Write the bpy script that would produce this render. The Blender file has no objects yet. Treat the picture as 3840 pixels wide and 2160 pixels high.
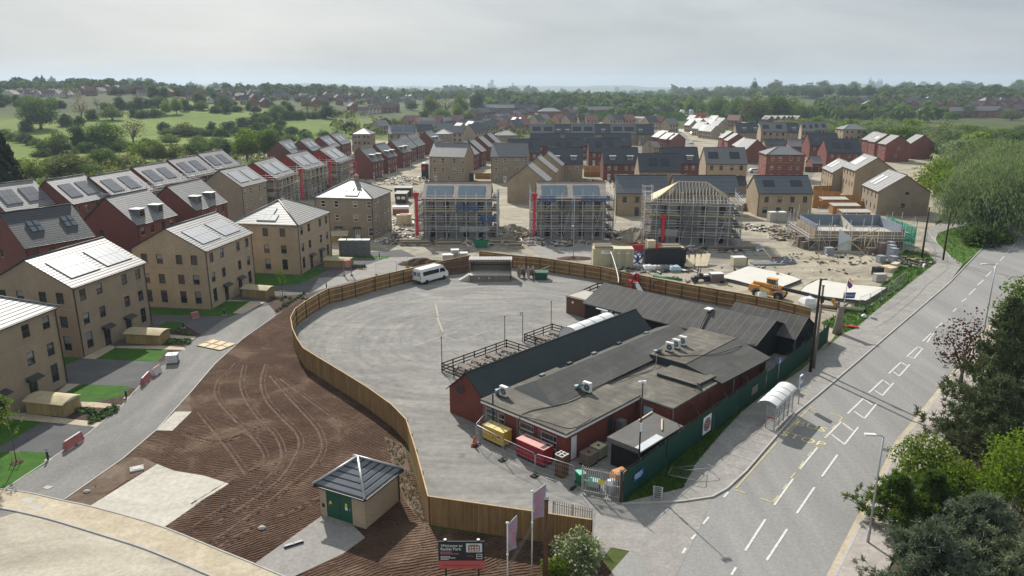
import bpy, math, random
from math import sin, cos, pi, radians, atan2, hypot, sqrt
from mathutils import Vector, Matrix
random.seed(7)
C = bpy.data.collections.new("Scene"); bpy.context.scene.collection.children.link(C)
SC = bpy.context.scene
PIT = radians(15.5); FP = 2740/1.49068; CH = 30.0
def g(x, y, z=0.0):
 """point at height z seen at (x, y) of the 2576 px wide view"""
 u = (x-1288)/FP; v = (y-724.5)/FP
 t = (CH-z)/(sin(PIT)+v*cos(PIT))
 return Vector((u*t, (cos(PIT)-v*sin(PIT))*t, z))
def zat(Y, py):
 v = (py-724.5)/FP
 return CH-Y*(sin(PIT)+v*cos(PIT))/(cos(PIT)-v*sin(PIT))
K = 1.49068
def tl(x0, y0, s):
 return lambda x, y: ((x0+x/s)/K, (y0+y/s)/K)
r1 = tl(0,240,2.0125); r2 = tl(1280,240,2.0125); r3 = tl(2560,240,2.0125)
r4 = tl(0,640,2.0125); r5 = tl(1280,640,2.0125); r6 = tl(2560,640,2.0125)
b1 = tl(0,1360,1.811); b2 = tl(1280,1360,1.811); b3 = tl(2560,1360,1.811)
c1 = tl(1280,440,3.788); c2 = tl(1880,440,3.3026); c3 = tl(2580,420,3.3895)
c4 = tl(3100,340,3.481); c5 = tl(1640,360,2.430); c6 = tl(960,440,4.954)
z1 = tl(1640,1040,3.15); z2 = tl(2280,1000,2.8975); z3 = tl(1640,1380,2.786); z4 = tl(2160,1340,2.5875)
s1 = tl(2140,660,3.578); s2 = tl(1160,860,3.0667); s3 = tl(2640,900,3.3895); s4 = tl(2880,640,3.15)
s5 = tl(1480,660,3.788); s6 = tl(0,1280,2.787); s7 = tl(1560,1840,3.3895); s8 = tl(2800,1400,2.898)
def smooth(a, b, x):
 t = max(0, min(1, (x-a)/(b-a))); return t*t*(3-2*t)
def tz(x, y):
 """terrain height"""
 d = hypot(x, y)
 if d < 300: return 0.0
 a = math.degrees(atan2(x, max(y, 1)))
 left = smooth(-6, -15, a)
 z = 22*smooth(430, 820, d)*left*(0.8+0.2*smooth(-14,-30,a))
 z += 9*smooth(700, 1500, d)*smooth(-16, -4, a)*smooth(4,-4,a)
 z += 12*smooth(800, 1500, d)*smooth(8, 22, a)
 z += 2.0*smooth(400, 900, d)*(sin(x*.011+1)+sin(y*.007)+sin((x+y)*.019))
 z -= 26*smooth(1900, 3600, d)
 z += 62*smooth(5200, 8200, d)*(0.62+0.2*sin(a*.31)+0.12*sin(a*.83+1)+0.05*sin(a*2.3))
 return z
def gt(x, y):
 """point of the terrain seen at (x, y)"""
 u = (x-1288)/FP; v = (y-724.5)/FP
 dx, dy, dz = u, cos(PIT)-v*sin(PIT), -(sin(PIT)+v*cos(PIT))
 t = 60.0
 while t < 9000:
  p = (dx*t, dy*t, CH+dz*t)
  if p[2] <= tz(p[0], p[1]): break
  t *= 1.004
 return Vector((dx*t, dy*t, tz(dx*t, dy*t)))
LABELS = {}
def tag(o, label=None, cat=None, group=None, kind=None):
 if label: o['label'] = label; LABELS.setdefault(label, []).append(o)
 if cat: o['category'] = cat
 if group: o['group'] = group
 if kind: o['kind'] = kind
 return o
def thing(name, label, cat, loc=(0,0,0), rz=0.0, group=None):
 o = bpy.data.objects.new(name, None); C.objects.link(o)
 o.location = loc; o.rotation_euler = (0,0,rz); o.empty_display_size = .3
 return tag(o, label, cat, group)
def link(name, me, parent=None, loc=None, rz=None, sc=None):
 o = bpy.data.objects.new(name, me); C.objects.link(o)
 if parent: o.parent = parent
 if loc is not None: o.location = loc
 if rz is not None: o.rotation_euler = (0,0,rz)
 if sc is not None: o.scale = sc if hasattr(sc,'__len__') else (sc,sc,sc)
 return o
KIDS = {}
def copy_tree(o, parent=None):
 c = o.copy(); C.objects.link(c)
 if parent: c.parent = parent
 for ch in o.children: copy_tree(ch, c)
 return c
def dup(root, loc, rz=0.0, label=None, group=None, sc=None):
 c = copy_tree(root); c.location = loc; c.rotation_euler = (0,0,rz)
 if label: tag(c, label)
 if group: c['group'] = group
 if sc: c.scale = (sc,sc,sc)
 return c
class MB:
 def __init__(s): s.v=[]; s.f=[]; s.m=[]; s.uv=[]; s.hasuv=False; s.sm=[]
 def face(s, pts, m=0, uv=None, smooth=False):
  i=len(s.v); s.v += [tuple(p) for p in pts]
  s.f.append(tuple(range(i,i+len(pts)))); s.m.append(m); s.sm.append(smooth)
  s.uv.append(uv)
  if uv: s.hasuv=True
  return s
 def mesh(s, vs, fs, m=0, smooth=False):
  i=len(s.v); s.v += [tuple(p) for p in vs]
  for f in fs: s.f.append(tuple(i+k for k in f)); s.m.append(m); s.uv.append(None); s.sm.append(smooth)
  return s
 def box(s, x0,y0,z0,x1,y1,z1, m=0, M=None):
  vs=[(x0,y0,z0),(x1,y0,z0),(x1,y1,z0),(x0,y1,z0),(x0,y0,z1),(x1,y0,z1),(x1,y1,z1),(x0,y1,z1)]
  if M is not None: vs=[tuple(M@Vector(p)) for p in vs]
  return s.mesh(vs,[(0,3,2,1),(4,5,6,7),(0,1,5,4),(1,2,6,5),(2,3,7,6),(3,0,4,7)],m)
 def bar(s, p, q, w, h=None, m=0):
  """rectangular bar from p to q, width w, height h"""
  p=Vector(p); q=Vector(q); h=h or w; d=(q-p); L=d.length
  if L<1e-6: return s
  d/=L; up=Vector((0,0,1)) if abs(d.z)<.98 else Vector((0,1,0))
  a=d.cross(up).normalized()*(w/2); b=a.normalized().cross(d)*(h/2)
  vs=[p-a-b,p+a-b,p+a+b,p-a+b,q-a-b,q+a-b,q+a+b,q-a+b]
  return s.mesh(vs,[(0,3,2,1),(4,5,6,7),(0,1,5,4),(1,2,6,5),(2,3,7,6),(3,0,4,7)],m)
 def tube(s, pts, r, n=6, m=0, caps=True):
  pts=[Vector(p) for p in pts]; rs=r if hasattr(r,'__len__') else [r]*len(pts)
  i0=len(s.v); N=len(pts)
  for k,p in enumerate(pts):
   d=(pts[min(k+1,N-1)]-pts[max(k-1,0)]).normalized()
   up=Vector((0,0,1)) if abs(d.z)<.9 else Vector((1,0,0))
   a=d.cross(up).normalized(); b=a.cross(d)
   for j in range(n):
    t=2*pi*j/n; s.v.append(tuple(p+(a*cos(t)+b*sin(t))*rs[k]))
  for k in range(N-1):
   for j in range(n):
    A=i0+k*n+j; B=i0+k*n+(j+1)%n
    s.f.append((A,B,B+n,A+n)); s.m.append(m); s.uv.append(None); s.sm.append(n>4)
  if caps:
   s.f.append(tuple(i0+j for j in range(n))[::-1]); s.m.append(m); s.uv.append(None); s.sm.append(False)
   s.f.append(tuple(i0+(N-1)*n+j for j in range(n))); s.m.append(m); s.uv.append(None); s.sm.append(False)
  return s
 def prism(s, poly, z0, z1, m=0, mside=None):
  n=len(poly); ms=m if mside is None else mside
  if sum(poly[i][0]*poly[(i+1)%n][1]-poly[(i+1)%n][0]*poly[i][1] for i in range(n))<0: poly=poly[::-1]
  s.face([(p[0],p[1],z1) for p in poly],m)
  s.face([(p[0],p[1],z0) for p in poly[::-1]],m)
  for i in range(n):
   a,b=poly[i],poly[(i+1)%n]
   s.face([(a[0],a[1],z0),(b[0],b[1],z0),(b[0],b[1],z1),(a[0],a[1],z1)],ms)
  return s
 def lathe(s, prof, n=12, m=0, c=(0,0,0)):
  i0=len(s.v)
  for r,z in prof:
   for j in range(n):
    t=2*pi*j/n; s.v.append((c[0]+r*cos(t),c[1]+r*sin(t),c[2]+z))
  for k in range(len(prof)-1):
   for j in range(n):
    A=i0+k*n+j; B=i0+k*n+(j+1)%n
    s.f.append((A,B,B+n,A+n)); s.m.append(m); s.uv.append(None); s.sm.append(True)
  s.f.append(tuple(i0+j for j in range(n))[::-1]); s.m.append(m); s.uv.append(None); s.sm.append(False)
  k=len(prof)-1
  s.f.append(tuple(i0+k*n+j for j in range(n))); s.m.append(m); s.uv.append(None); s.sm.append(False)
  return s
 def data(s, name, mats):
  me=bpy.data.meshes.new(name); me.from_pydata(s.v,[],s.f)
  for m in (mats if isinstance(mats,(list,tuple)) else [mats]): me.materials.append(m)
  me.polygons.foreach_set('material_index', s.m)
  me.polygons.foreach_set('use_smooth', s.sm)
  if s.hasuv:
   L=me.uv_layers.new(name='UVMap'); flat=[]
   for f,u in zip(s.f,s.uv):
    if u is None: flat += [0.0,0.0]*len(f)
    else:
     for a in u: flat += [a[0],a[1]]
   L.data.foreach_set('uv', flat)
  me.update(); return me
 def build(s, name, mats, parent=None, loc=None, rz=None):
  return link(name, s.data(name, mats), parent, loc, rz)
class NT:
 def __init__(s, name):
  s.m=bpy.data.materials.new(name); s.m.use_nodes=True; s.t=s.m.node_tree; s.n=s.t.nodes
  s.b=s.n['Principled BSDF']; s.out=s.n['Material Output']
 def node(s, ty, **kw):
  n=s.n.new(ty)
  for k,v in kw.items():
   if k in n.inputs: n.inputs[k].default_value=v
   else: setattr(n,k,v)
  return n
 def l(s,a,b): s.t.links.new(a,b)
 def coord(s, out='Object', scale=(1,1,1), rot=(0,0,0)):
  c=s.n.new('ShaderNodeTexCoord'); mp=s.n.new('ShaderNodeMapping')
  mp.inputs['Scale'].default_value=scale; mp.inputs['Rotation'].default_value=rot
  s.l(c.outputs[out],mp.inputs[0]); return mp.outputs[0]
 def noise(s, vec, scale, detail=4, rough=.6, dist=0):
  n=s.n.new('ShaderNodeTexNoise'); n.inputs['Scale'].default_value=scale
  n.inputs['Detail'].default_value=detail; n.inputs['Roughness'].default_value=rough
  n.inputs['Distortion'].default_value=dist; s.l(vec,n.inputs['Vector']); return n.outputs['Fac']
 def ramp(s, fac, stops):
  r=s.n.new('ShaderNodeValToRGB'); e=r.color_ramp.elements
  while len(e)<len(stops): e.new(.5)
  for i,(p,c) in enumerate(stops):
   e[i].position=p; e[i].color=(c,c,c,1) if not hasattr(c,'__len__') else (*c[:3],1)
  s.l(fac,r.inputs[0]); return r.outputs[0]
 def mix(s, fac, a, b, mode='MIX'):
  n=s.n.new('ShaderNodeMix'); n.data_type='RGBA'; n.blend_type=mode
  for v,i in ((fac,0),(a,6),(b,7)):
   if hasattr(v,'is_linked') or hasattr(v,'links'): s.l(v,n.inputs[i])
   else: n.inputs[i].default_value = v if i==0 else ((*v,1) if len(v)==3 else v)
  return n.outputs[2]
 def math(s, op, a, b=None):
  n=s.n.new('ShaderNodeMath'); n.operation=op
  for v,i in ((a,0),(b,1)):
   if v is None: continue
   if hasattr(v,'links'): s.l(v,n.inputs[i])
   else: n.inputs[i].default_value=v
  return n.outputs[0]
 def bump(s, h, strength=.3, dist=.05):
  n=s.n.new('ShaderNodeBump'); n.inputs['Strength'].default_value=strength; n.inputs['Distance'].default_value=dist
  s.l(h,n.inputs['Height']); s.l(n.outputs[0],s.b.inputs['Normal'])
 def color(s,c):
  if hasattr(c,'links'): s.l(c,s.b.inputs['Base Color'])
  else: s.b.inputs['Base Color'].default_value=(*c,1)
 def set(s, rough=.8, spec=.3, metal=0):
  s.b.inputs['Roughness'].default_value=rough; s.b.inputs['Specular IOR Level'].default_value=spec
  s.b.inputs['Metallic'].default_value=metal; return s.m
MATS={}
def mat(name, col, rough=.8, spec=.3, metal=0, var=.18, scale=1.2, bump=0, coord='Object', stretch=(1,1,1)):
 """plain painted / weathered surface: base colour with soft dirt variation"""
 if name in MATS: return MATS[name]
 t=NT(name)
 if var:
  v=t.coord(coord, stretch); n=t.noise(v,scale,5,.65)
  c=t.ramp(n,[(.25,tuple(x*(1-var) for x in col)),(.75,tuple(min(1,x*(1+var)) for x in col))])
  t.color(c)
  if bump: t.bump(n,bump,.05)
 else: t.color(col)
 MATS[name]=t.set(rough,spec,metal); return MATS[name]
def ground_mat(name, cols, scale=.15, fine=2.0, rough=.95, bump=.3, stretch=(1,1,1), rot=0, dist=.6, spec=.15, coord='Object', extra=None):
 """patchy ground: two scales of noise over three colours"""
 t=NT(name); v=t.coord(coord,stretch,(0,0,rot)); v2=t.coord(coord)
 n=t.noise(v,scale,6,.62,dist); f=t.noise(v2,fine,6,.7)
 c=t.ramp(n,[(.30,cols[0]),(.52,cols[1]),(.72,cols[2])])
 c=t.mix(.55,c,t.ramp(f,[(.3,(.62,.62,.62)),(.7,(1.25,1.25,1.25))]),'MULTIPLY')
 if extra: c=extra(t,c)
 t.color(c)
 if bump: t.bump(f,bump,.06)
 MATS[name]=t.set(rough,spec); return MATS[name]
def wall_mat(name, col, var=.25, streak=.45):
 """brickwork seen from afar: fine course streaks, patches of darker and paler bricks, weather stains"""
 t=NT(name); v=t.coord('Object',(.9,.9,7.0)); n=t.noise(v,2.2,6,.75)
 p=t.noise(t.coord('Object'),.35,4,.6)
 sp=t.noise(t.coord('Object',(3.5,3.5,12)),3.0,2,.6)
 c=t.ramp(n,[(.28,tuple(x*(1-var) for x in col)),(.72,tuple(x*(1+var) for x in col))])
 c=t.mix(streak,c,t.ramp(p,[(.3,(.7,.68,.66)),(.7,(1.2,1.2,1.18))]),'MULTIPLY')
 c=t.mix(.5,c,t.ramp(sp,[(.35,(.60,.58,.57)),(.62,(1.2,1.2,1.19))]),'MULTIPLY')
 t.color(c); t.bump(n,.15,.02)
 MATS[name]=t.set(.9,.2); return MATS[name]
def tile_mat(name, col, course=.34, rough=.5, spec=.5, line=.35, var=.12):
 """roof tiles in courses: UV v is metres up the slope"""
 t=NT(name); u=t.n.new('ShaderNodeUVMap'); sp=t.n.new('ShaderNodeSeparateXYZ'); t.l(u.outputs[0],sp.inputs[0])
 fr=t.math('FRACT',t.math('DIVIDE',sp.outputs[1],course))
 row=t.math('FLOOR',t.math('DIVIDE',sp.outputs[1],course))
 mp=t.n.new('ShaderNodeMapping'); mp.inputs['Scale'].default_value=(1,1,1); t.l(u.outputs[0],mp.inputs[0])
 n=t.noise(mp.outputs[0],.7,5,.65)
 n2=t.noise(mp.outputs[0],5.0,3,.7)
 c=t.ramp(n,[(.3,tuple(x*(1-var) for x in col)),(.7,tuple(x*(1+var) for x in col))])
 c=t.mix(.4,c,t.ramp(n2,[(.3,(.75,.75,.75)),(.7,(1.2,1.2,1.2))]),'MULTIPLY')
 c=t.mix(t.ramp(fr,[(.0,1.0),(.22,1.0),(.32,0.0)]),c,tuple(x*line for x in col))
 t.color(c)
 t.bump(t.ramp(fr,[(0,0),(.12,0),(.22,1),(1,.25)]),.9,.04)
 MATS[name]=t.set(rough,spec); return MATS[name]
M=MATS
wall_mat('buff_brick',(.345,.275,.20)); wall_mat('pale_buff_brick',(.43,.345,.245)); wall_mat('grey_buff_brick',(.32,.265,.205))
wall_mat('red_brick',(.255,.10,.082)); wall_mat('dark_red_brick',(.19,.078,.068)); wall_mat('pink_brick',(.34,.13,.09)); wall_mat('old_red_brick',(.20,.066,.052))
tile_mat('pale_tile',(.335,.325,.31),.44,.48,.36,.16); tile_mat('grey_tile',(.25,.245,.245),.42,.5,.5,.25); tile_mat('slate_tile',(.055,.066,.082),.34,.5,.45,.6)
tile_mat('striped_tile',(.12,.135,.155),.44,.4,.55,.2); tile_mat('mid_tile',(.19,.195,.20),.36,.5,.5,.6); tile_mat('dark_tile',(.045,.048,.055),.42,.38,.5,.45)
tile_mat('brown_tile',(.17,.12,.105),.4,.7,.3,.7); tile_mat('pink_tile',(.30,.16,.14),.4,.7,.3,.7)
mat('white_paint',(.78,.78,.77),.5,.4,var=.06); mat('upvc_white',(.8,.8,.79),.35,.5,var=.04); mat('frame_grey',(.05,.055,.06),.4,.5,var=.1); mat('frame_brown',(.10,.065,.05),.5,.4,var=.1)
mat('glass',(.018,.022,.027),.06,.8,var=0); mat('blind_glass',(.25,.26,.26),.12,.7,var=.5,scale=.6)
mat('solar_pale',(.42,.43,.455),.42,1.0,var=.08); mat('solar_mid',(.12,.13,.155),.35,.9,var=.1); mat('solar_dark',(.014,.018,.028),.28,.6,var=.1); mat('solar_blue',(.10,.15,.19),.15,.9,var=.1)  # pale arrays: glare of the reflected sky is put into the panel base colour
mat('gutter_black',(.03,.028,.028),.5,.4,var=.15); mat('lead_grey',(.16,.17,.18),.5,.4,var=.2); mat('stone_cill',(.34,.29,.22),.85,.2)
mat('door_dark',(.045,.05,.06),.4,.5,var=.1); mat('door_white',(.75,.75,.74),.35,.5,var=.05)
mat('galv',(.42,.43,.44),.45,.5,.5,var=.15,scale=3); mat('scaffold_tube',(.62,.63,.63),.5,.5,.0,var=.12,scale=3); mat('dark_metal',(.06,.06,.065),.5,.4,.3,var=.2); mat('black_paint',(.022,.022,.024),.55,.4,var=.2)
mat('timber_new',(.52,.38,.20),.8,.2,var=.25,scale=1.5,stretch=(1,1,.25)); mat('timber_pale',(.62,.52,.36),.8,.2,var=.2); mat('timber_old',(.20,.165,.135),.9,.15,var=.3,scale=2); mat('timber_brown',(.12,.065,.04),.85,.2,var=.3,scale=2)
mat('concrete',(.46,.44,.40),.9,.2,var=.12,scale=.8); mat('kerb',(.44,.42,.39),.9,.2,var=.15); mat('rubber',(.018,.018,.018),.8,.3,var=.1)
mat('red_plastic',(.55,.03,.05),.45,.4,var=.12); mat('blue_net',(.04,.10,.28),.7,.3,var=.3); mat('green_net',(.01,.30,.20),.7,.3,var=.25)
cam=bpy.data.cameras.new('camera'); cam.sensor_width=36; cam.lens=36*2740/3840; cam.clip_start=.5; cam.clip_end=40000
co=bpy.data.objects.new('camera',cam); C.objects.link(co); co.location=(0,0,CH); co.rotation_euler=(pi/2-PIT,0,0); SC.camera=co
SUN_EL=radians(36.4); SUN_AZ=atan2(-5.3,13.1)     # measured from +Y towards +X
sd=Vector((sin(SUN_AZ)*cos(SUN_EL),cos(SUN_AZ)*cos(SUN_EL),sin(SUN_EL)))
sl=bpy.data.lights.new('sun','SUN'); sl.energy=4.9; sl.angle=radians(.7); sl.color=(1,.955,.88)
so=bpy.data.objects.new('sun',sl); C.objects.link(so); so.rotation_euler=sd.to_track_quat('Z','Y').to_euler(); so.location=sd*400
W=bpy.data.worlds.new('World'); SC.world=W; W.use_nodes=True
wt=W.node_tree; bg=wt.nodes['Background']; sky=wt.nodes.new('ShaderNodeTexSky')
sky.sky_type='NISHITA'; sky.sun_disc=False; sky.sun_elevation=SUN_EL; sky.sun_rotation=SUN_AZ; sky.air_density=1.0; sky.dust_density=3.0; sky.ozone_density=1.5; sky.altitude=100
tc=wt.nodes.new('ShaderNodeTexCoord'); mp=wt.nodes.new('ShaderNodeMapping'); mp.inputs['Scale'].default_value=(1.6,1.6,7)
wt.links.new(tc.outputs['Generated'],mp.inputs[0])
cn=wt.nodes.new('ShaderNodeTexNoise'); cn.inputs['Scale'].default_value=1.5; cn.inputs['Detail'].default_value=6; cn.inputs['Roughness'].default_value=.55; cn.inputs['Distortion'].default_value=.4
wt.links.new(mp.outputs[0],cn.inputs['Vector'])
cr=wt.nodes.new('ShaderNodeValToRGB'); cr.color_ramp.elements[0].position=.35; cr.color_ramp.elements[0].color=(7.0,7.8,8.5,1); cr.color_ramp.elements[1].position=.68; cr.color_ramp.elements[1].color=(10.6,11.2,11.5,1)
wt.links.new(cn.outputs['Fac'],cr.inputs[0])
mx=wt.nodes.new('ShaderNodeMix'); mx.data_type='RGBA'; mx.inputs[0].default_value=.74
wt.links.new(sky.outputs[0],mx.inputs[6]); wt.links.new(cr.outputs[0],mx.inputs[7])
wt.links.new(mx.outputs[2],bg.inputs['Color']); bg.inputs['Strength'].default_value=.062
SC.view_settings.view_transform='Standard'; SC.view_settings.look='None'; SC.view_settings.exposure=.17; SC.view_settings.gamma=1
SC.view_settings.use_curve_mapping=False
SC.cycles.max_bounces=5; SC.cycles.diffuse_bounces=2; SC.cycles.glossy_bounces=2; SC.cycles.transmission_bounces=3; SC.cycles.volume_bounces=0; SC.cycles.transparent_max_bounces=12
SC.cycles.use_denoising=True; SC.cycles.caustics_reflective=False; SC.cycles.caustics_refractive=False
SC.cycles.use_adaptive_sampling=True; SC.cycles.adaptive_threshold=.015
hz=MB(); hz.box(-9500,-400,-60,9500,9600,130)
ht=NT('haze_air'); ht.n.remove(ht.b); pv=ht.n.new('ShaderNodeVolumePrincipled')
pv.inputs['Color'].default_value=(.70,.85,1,1); pv.inputs['Density'].default_value=.000135; pv.inputs['Anisotropy'].default_value=.25
ht.l(pv.outputs[0],ht.out.inputs['Volume'])
tag(hz.build('haze',ht.m),kind='stuff')
# ================================================================ THE GROUND
def G(f, pts, z=0.0): return [g(*f(*p), z) for p in pts]
F0 = lambda x, y: (x, y)
def sheet(name, pts, z, m, kind='structure', label=None, cat=None):
 b=MB(); P=[(p[0],p[1],z) for p in pts]
 if sum(P[i][0]*P[(i+1)%len(P)][1]-P[(i+1)%len(P)][0]*P[i][1] for i in range(len(P)))<0: P=P[::-1]
 b.face(P); o=b.build(name,m); tag(o,label,cat,None,kind); return o
def slab(name, pts, z0, z1, m, kind='structure'):
 b=MB(); b.prism([(p[0],p[1]) for p in pts],z0,z1); return tag(b.build(name,m),kind=kind)
def kerb(pts, w=.14, z0=-.05, h=.1, m='kerb'):
 b=MB()
 for p,q in zip(pts,pts[1:]):
  b.bar((p[0],p[1],(z0+h)/2),(q[0],q[1],(z0+h)/2),w,h-z0)
 return tag(b.build('kerb',M[m]),kind='structure')
def offset(pts, d):
 """polyline moved d metres to its left"""
 out=[]
 for i,p in enumerate(pts):
  a=pts[max(i-1,0)]; c=pts[min(i+1,len(pts)-1)]
  t=Vector((c[0]-a[0],c[1]-a[1])).normalized(); out.append(Vector((p[0]-t.y*d,p[1]+t.x*d,0)))
 return out
def curve(pts, n=6):
 """Catmull-Rom through points"""
 P=[Vector((p[0],p[1],p[2] if len(p)>2 else 0)) for p in pts]; P=[P[0]*2-P[1]]+P+[P[-1]*2-P[-2]]; out=[]
 for i in range(1,len(P)-2):
  for k in range(n):
   t=k/n; a,b,c,d=P[i-1:i+3]
   out.append(.5*((2*b)+(c-a)*t+(2*a-5*b+4*c-d)*t*t+(3*b-a-3*c+d)*t**3))
 out.append(P[-2]); return out
t=NT('pasture'); at=t.n.new('ShaderNodeAttribute'); at.attribute_name='meadow'
v=t.coord('Object'); n1=t.noise(v,.010,6,.6,.5); n2=t.noise(v,.12,5,.7); n3=t.noise(v,1.3,4,.7)
gr=t.ramp(n1,[(.35,(.095,.150,.024)),(.52,(.150,.215,.030)),(.68,(.235,.250,.065))])
gr=t.mix(.45,gr,t.ramp(n2,[(.3,(.6,.62,.6)),(.7,(1.25,1.2,1.2))]),'MULTIPLY')
sc=t.ramp(n2,[(.3,(.035,.055,.018)),(.55,(.075,.085,.035)),(.75,(.12,.105,.055))])
c=t.mix(at.outputs['Fac'],sc,gr); c=t.mix(.4,c,t.ramp(n3,[(.3,(.65,.65,.65)),(.7,(1.3,1.3,1.3))]),'MULTIPLY')
t.color(c); t.bump(n2,.4,.5); t.set(.95,.1); MATS['pasture']=t.m
def meadow(x,y):
 d=hypot(x,y); a=math.degrees(atan2(x,max(y,1)))
 if d<150: return .2
 if a<-9:
  base=smooth(270,330,d+40*sin(a*.6))*(1-smooth(600,720,d+60*sin(a*.35)))
  return min(1,max(0,base+.25*sin(x*.021+y*.013)*base))
 if 1500<d: return .25
 return .15
na,nd=240,150; vs=[];me_=[]
for i in range(na+1):
 a=radians(-62+124*i/na)
 for j in range(nd+1):
  d=-60+ (220*(j/30) if j<30 else 220+ (9400-220)*((j-30)/(nd-30))**2.2)
  x,y=(d*sin(a)/cos(a)*.9 if j<30 and False else d*sin(a), d*cos(a))
  if j==0: x,y=(-330+660*i/na,-120)
  elif j<12: x,y=((-330+660*i/na)*(1-j/12)+(d*sin(a))*(j/12), -120*(1-j/12)+d*cos(a)*(j/12)) if False else (d*sin(a), d*cos(a))
  vs.append((x,y,tz(x,y)-.0)); me_.append(meadow(x,y))
fs=[]
for i in range(na):
 for j in range(1,nd):
  A=i*(nd+1)+j; B=A+nd+1; fs.append((A,B,B+1,A+1))
b=MB(); b.mesh(vs,fs,0,True); me=b.data('ground',M['pasture'])
att=me.attributes.new('meadow','FLOAT','POINT'); att.data.foreach_set('value',me_)
tag(link('ground',me),kind='structure')
ground_mat('site_sand',[(.21,.187,.145),(.37,.33,.25),(.50,.45,.35)],.11,1.6,stretch=(1,1.9,1),dist=1.2)
ground_mat('site_mud',[(.19,.17,.145),(.33,.295,.24),(.48,.43,.33)],.12,1.2,stretch=(1,2.2,1),dist=1.5)
ground_mat('asphalt_bay',[(.105,.105,.108),(.125,.125,.128),(.15,.149,.147)],.3,5.0,bump=.1)
ground_mat('asphalt_lane',[(.185,.18,.172),(.235,.228,.215),(.30,.288,.265)],.22,3.5,bump=.1,stretch=(1,.35,1),rot=radians(-12),dist=1.0)
ground_mat('asphalt_road',[(.245,.24,.233),(.285,.279,.268),(.335,.327,.313)],.35,4.0,bump=.12,stretch=(1,.10,1),rot=radians(-40.5),dist=.3)
ground_mat('pave_grey',[(.27,.258,.24),(.315,.30,.28),(.37,.355,.33)],.5,3.5,bump=.1)
def swirl(c0):
 def f(t,c):
  tcn=t.n.new('ShaderNodeTexCoord'); sp=t.n.new('ShaderNodeSeparateXYZ'); t.l(tcn.outputs['Object'],sp.inputs[0]); x=t.math('SUBTRACT',sp.outputs[0],c0[0]); y=t.math('SUBTRACT',sp.outputs[1],c0[1])
  r=t.math('SQRT',t.math('ADD',t.math('MULTIPLY',x,x),t.math('MULTIPLY',y,y))); an=t.math('ARCTAN2',y,x); cb=t.n.new('ShaderNodeCombineXYZ'); t.l(t.math('MULTIPLY',r,.9),cb.inputs[0]); t.l(t.math('MULTIPLY',an,2.2),cb.inputs[1])
  n=t.noise(cb.outputs[0],1.0,6,.72,.6); c=t.mix(.75,c,t.ramp(n,[(.3,(.72,.72,.73)),(.5,(1,1,1)),(.68,(1.25,1.24,1.21))]),'MULTIPLY')
  q=t.noise(t.coord('Object'),.55,3,.5); return t.mix(t.ramp(q,[(.68,0.0),(.74,.45)]),c,(.11,.105,.098))
 return f
ground_mat('car_park_tarmac',[(.215,.208,.196),(.262,.253,.238),(.325,.315,.292)],.16,1.4,stretch=(.55,1.6,1),rot=radians(28),dist=1.4,bump=.2,extra=swirl((-2,86)))
ground_mat('dusty_road',[(.36,.32,.255),(.46,.415,.335),(.56,.51,.42)],.35,3.0,stretch=(.35,1,1),rot=radians(-22),dist=1.0)
ground_mat('sandy_path',[(.42,.355,.255),(.50,.43,.315),(.58,.515,.40)],.5,3.0)
ground_mat('lawn_grass',[(.034,.095,.014),(.050,.130,.018),(.068,.160,.024)],.8,9.0,bump=.6)
ground_mat('rough_grass',[(.045,.10,.018),(.085,.165,.026),(.14,.19,.05)],.5,4.0,bump=.8)
ground_mat('bark_mulch',[(.045,.028,.022),(.085,.055,.042),(.14,.10,.08)],2.0,9.0,bump=1.0)
ground_mat('new_concrete',[(.44,.41,.35),(.54,.505,.435),(.62,.585,.51)],.25,2.2,bump=.12,stretch=(.5,1.2,1))
t=NT('topsoil'); v=t.coord('Object'); rt=t.coord('Object',rot=(0,0,radians(-124))); rt2=t.coord('Object',rot=(0,0,radians(-104)))
def wav(vec,scale,dist,dsc=1.0):
 w=t.n.new('ShaderNodeTexWave'); w.inputs['Scale'].default_value=scale; w.inputs['Distortion'].default_value=dist; w.inputs['Detail'].default_value=3; w.inputs['Detail Scale'].default_value=dsc
 t.l(vec,w.inputs['Vector']); return w.outputs['Fac']
w1=t.mix(t.ramp(t.noise(v,.12,3,.5),[(.47,0.0),(.53,1.0)]),wav(rt,1.2,4.5,.7),wav(rt2,1.1,4.5,.7)); w1=t.math('MULTIPLY',w1,t.ramp(t.noise(v,.3,4,.6),[(.36,.15),(.56,1.0)])); n1=t.noise(v,.22,6,.65,.8); n2=t.noise(v,2.4,6,.7); n3=t.noise(v,9,3,.7)
c=t.ramp(n1,[(.3,(.080,.048,.034)),(.52,(.118,.074,.053)),(.70,(.215,.150,.108))])
c=t.mix(.5,c,t.ramp(n2,[(.3,(.6,.6,.6)),(.72,(1.45,1.4,1.35))]),'MULTIPLY')
c=t.mix(.30,c,t.ramp(w1,[(.1,(.74,.72,.70)),(.8,(1.22,1.22,1.22))]),'MULTIPLY')
t.color(c); h=t.math('ADD',t.math('MULTIPLY',w1,1.0),t.math('ADD',t.math('MULTIPLY',n2,1.3),t.math('MULTIPLY',n3,.35)))
t.bump(h,.9,.22); t.set(.97,.08); MATS['topsoil']=t.m
mat('soil_ridge',(.155,.105,.075),.97,.1,var=.35,scale=2,bump=.8)
site=[(-190,690),(300,470),(640,380),(960,330),(1180,292),(1700,286),(2060,330),(2330,372),(2480,470),(2353,560),(2352,655),(2235,745),(2128,806),(2060,900),(1500,960),(900,960),(300,1100),(-500,1300)]
sheet('site_ground',[g(*p) for p in site],.010,M['site_sand'])
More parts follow.
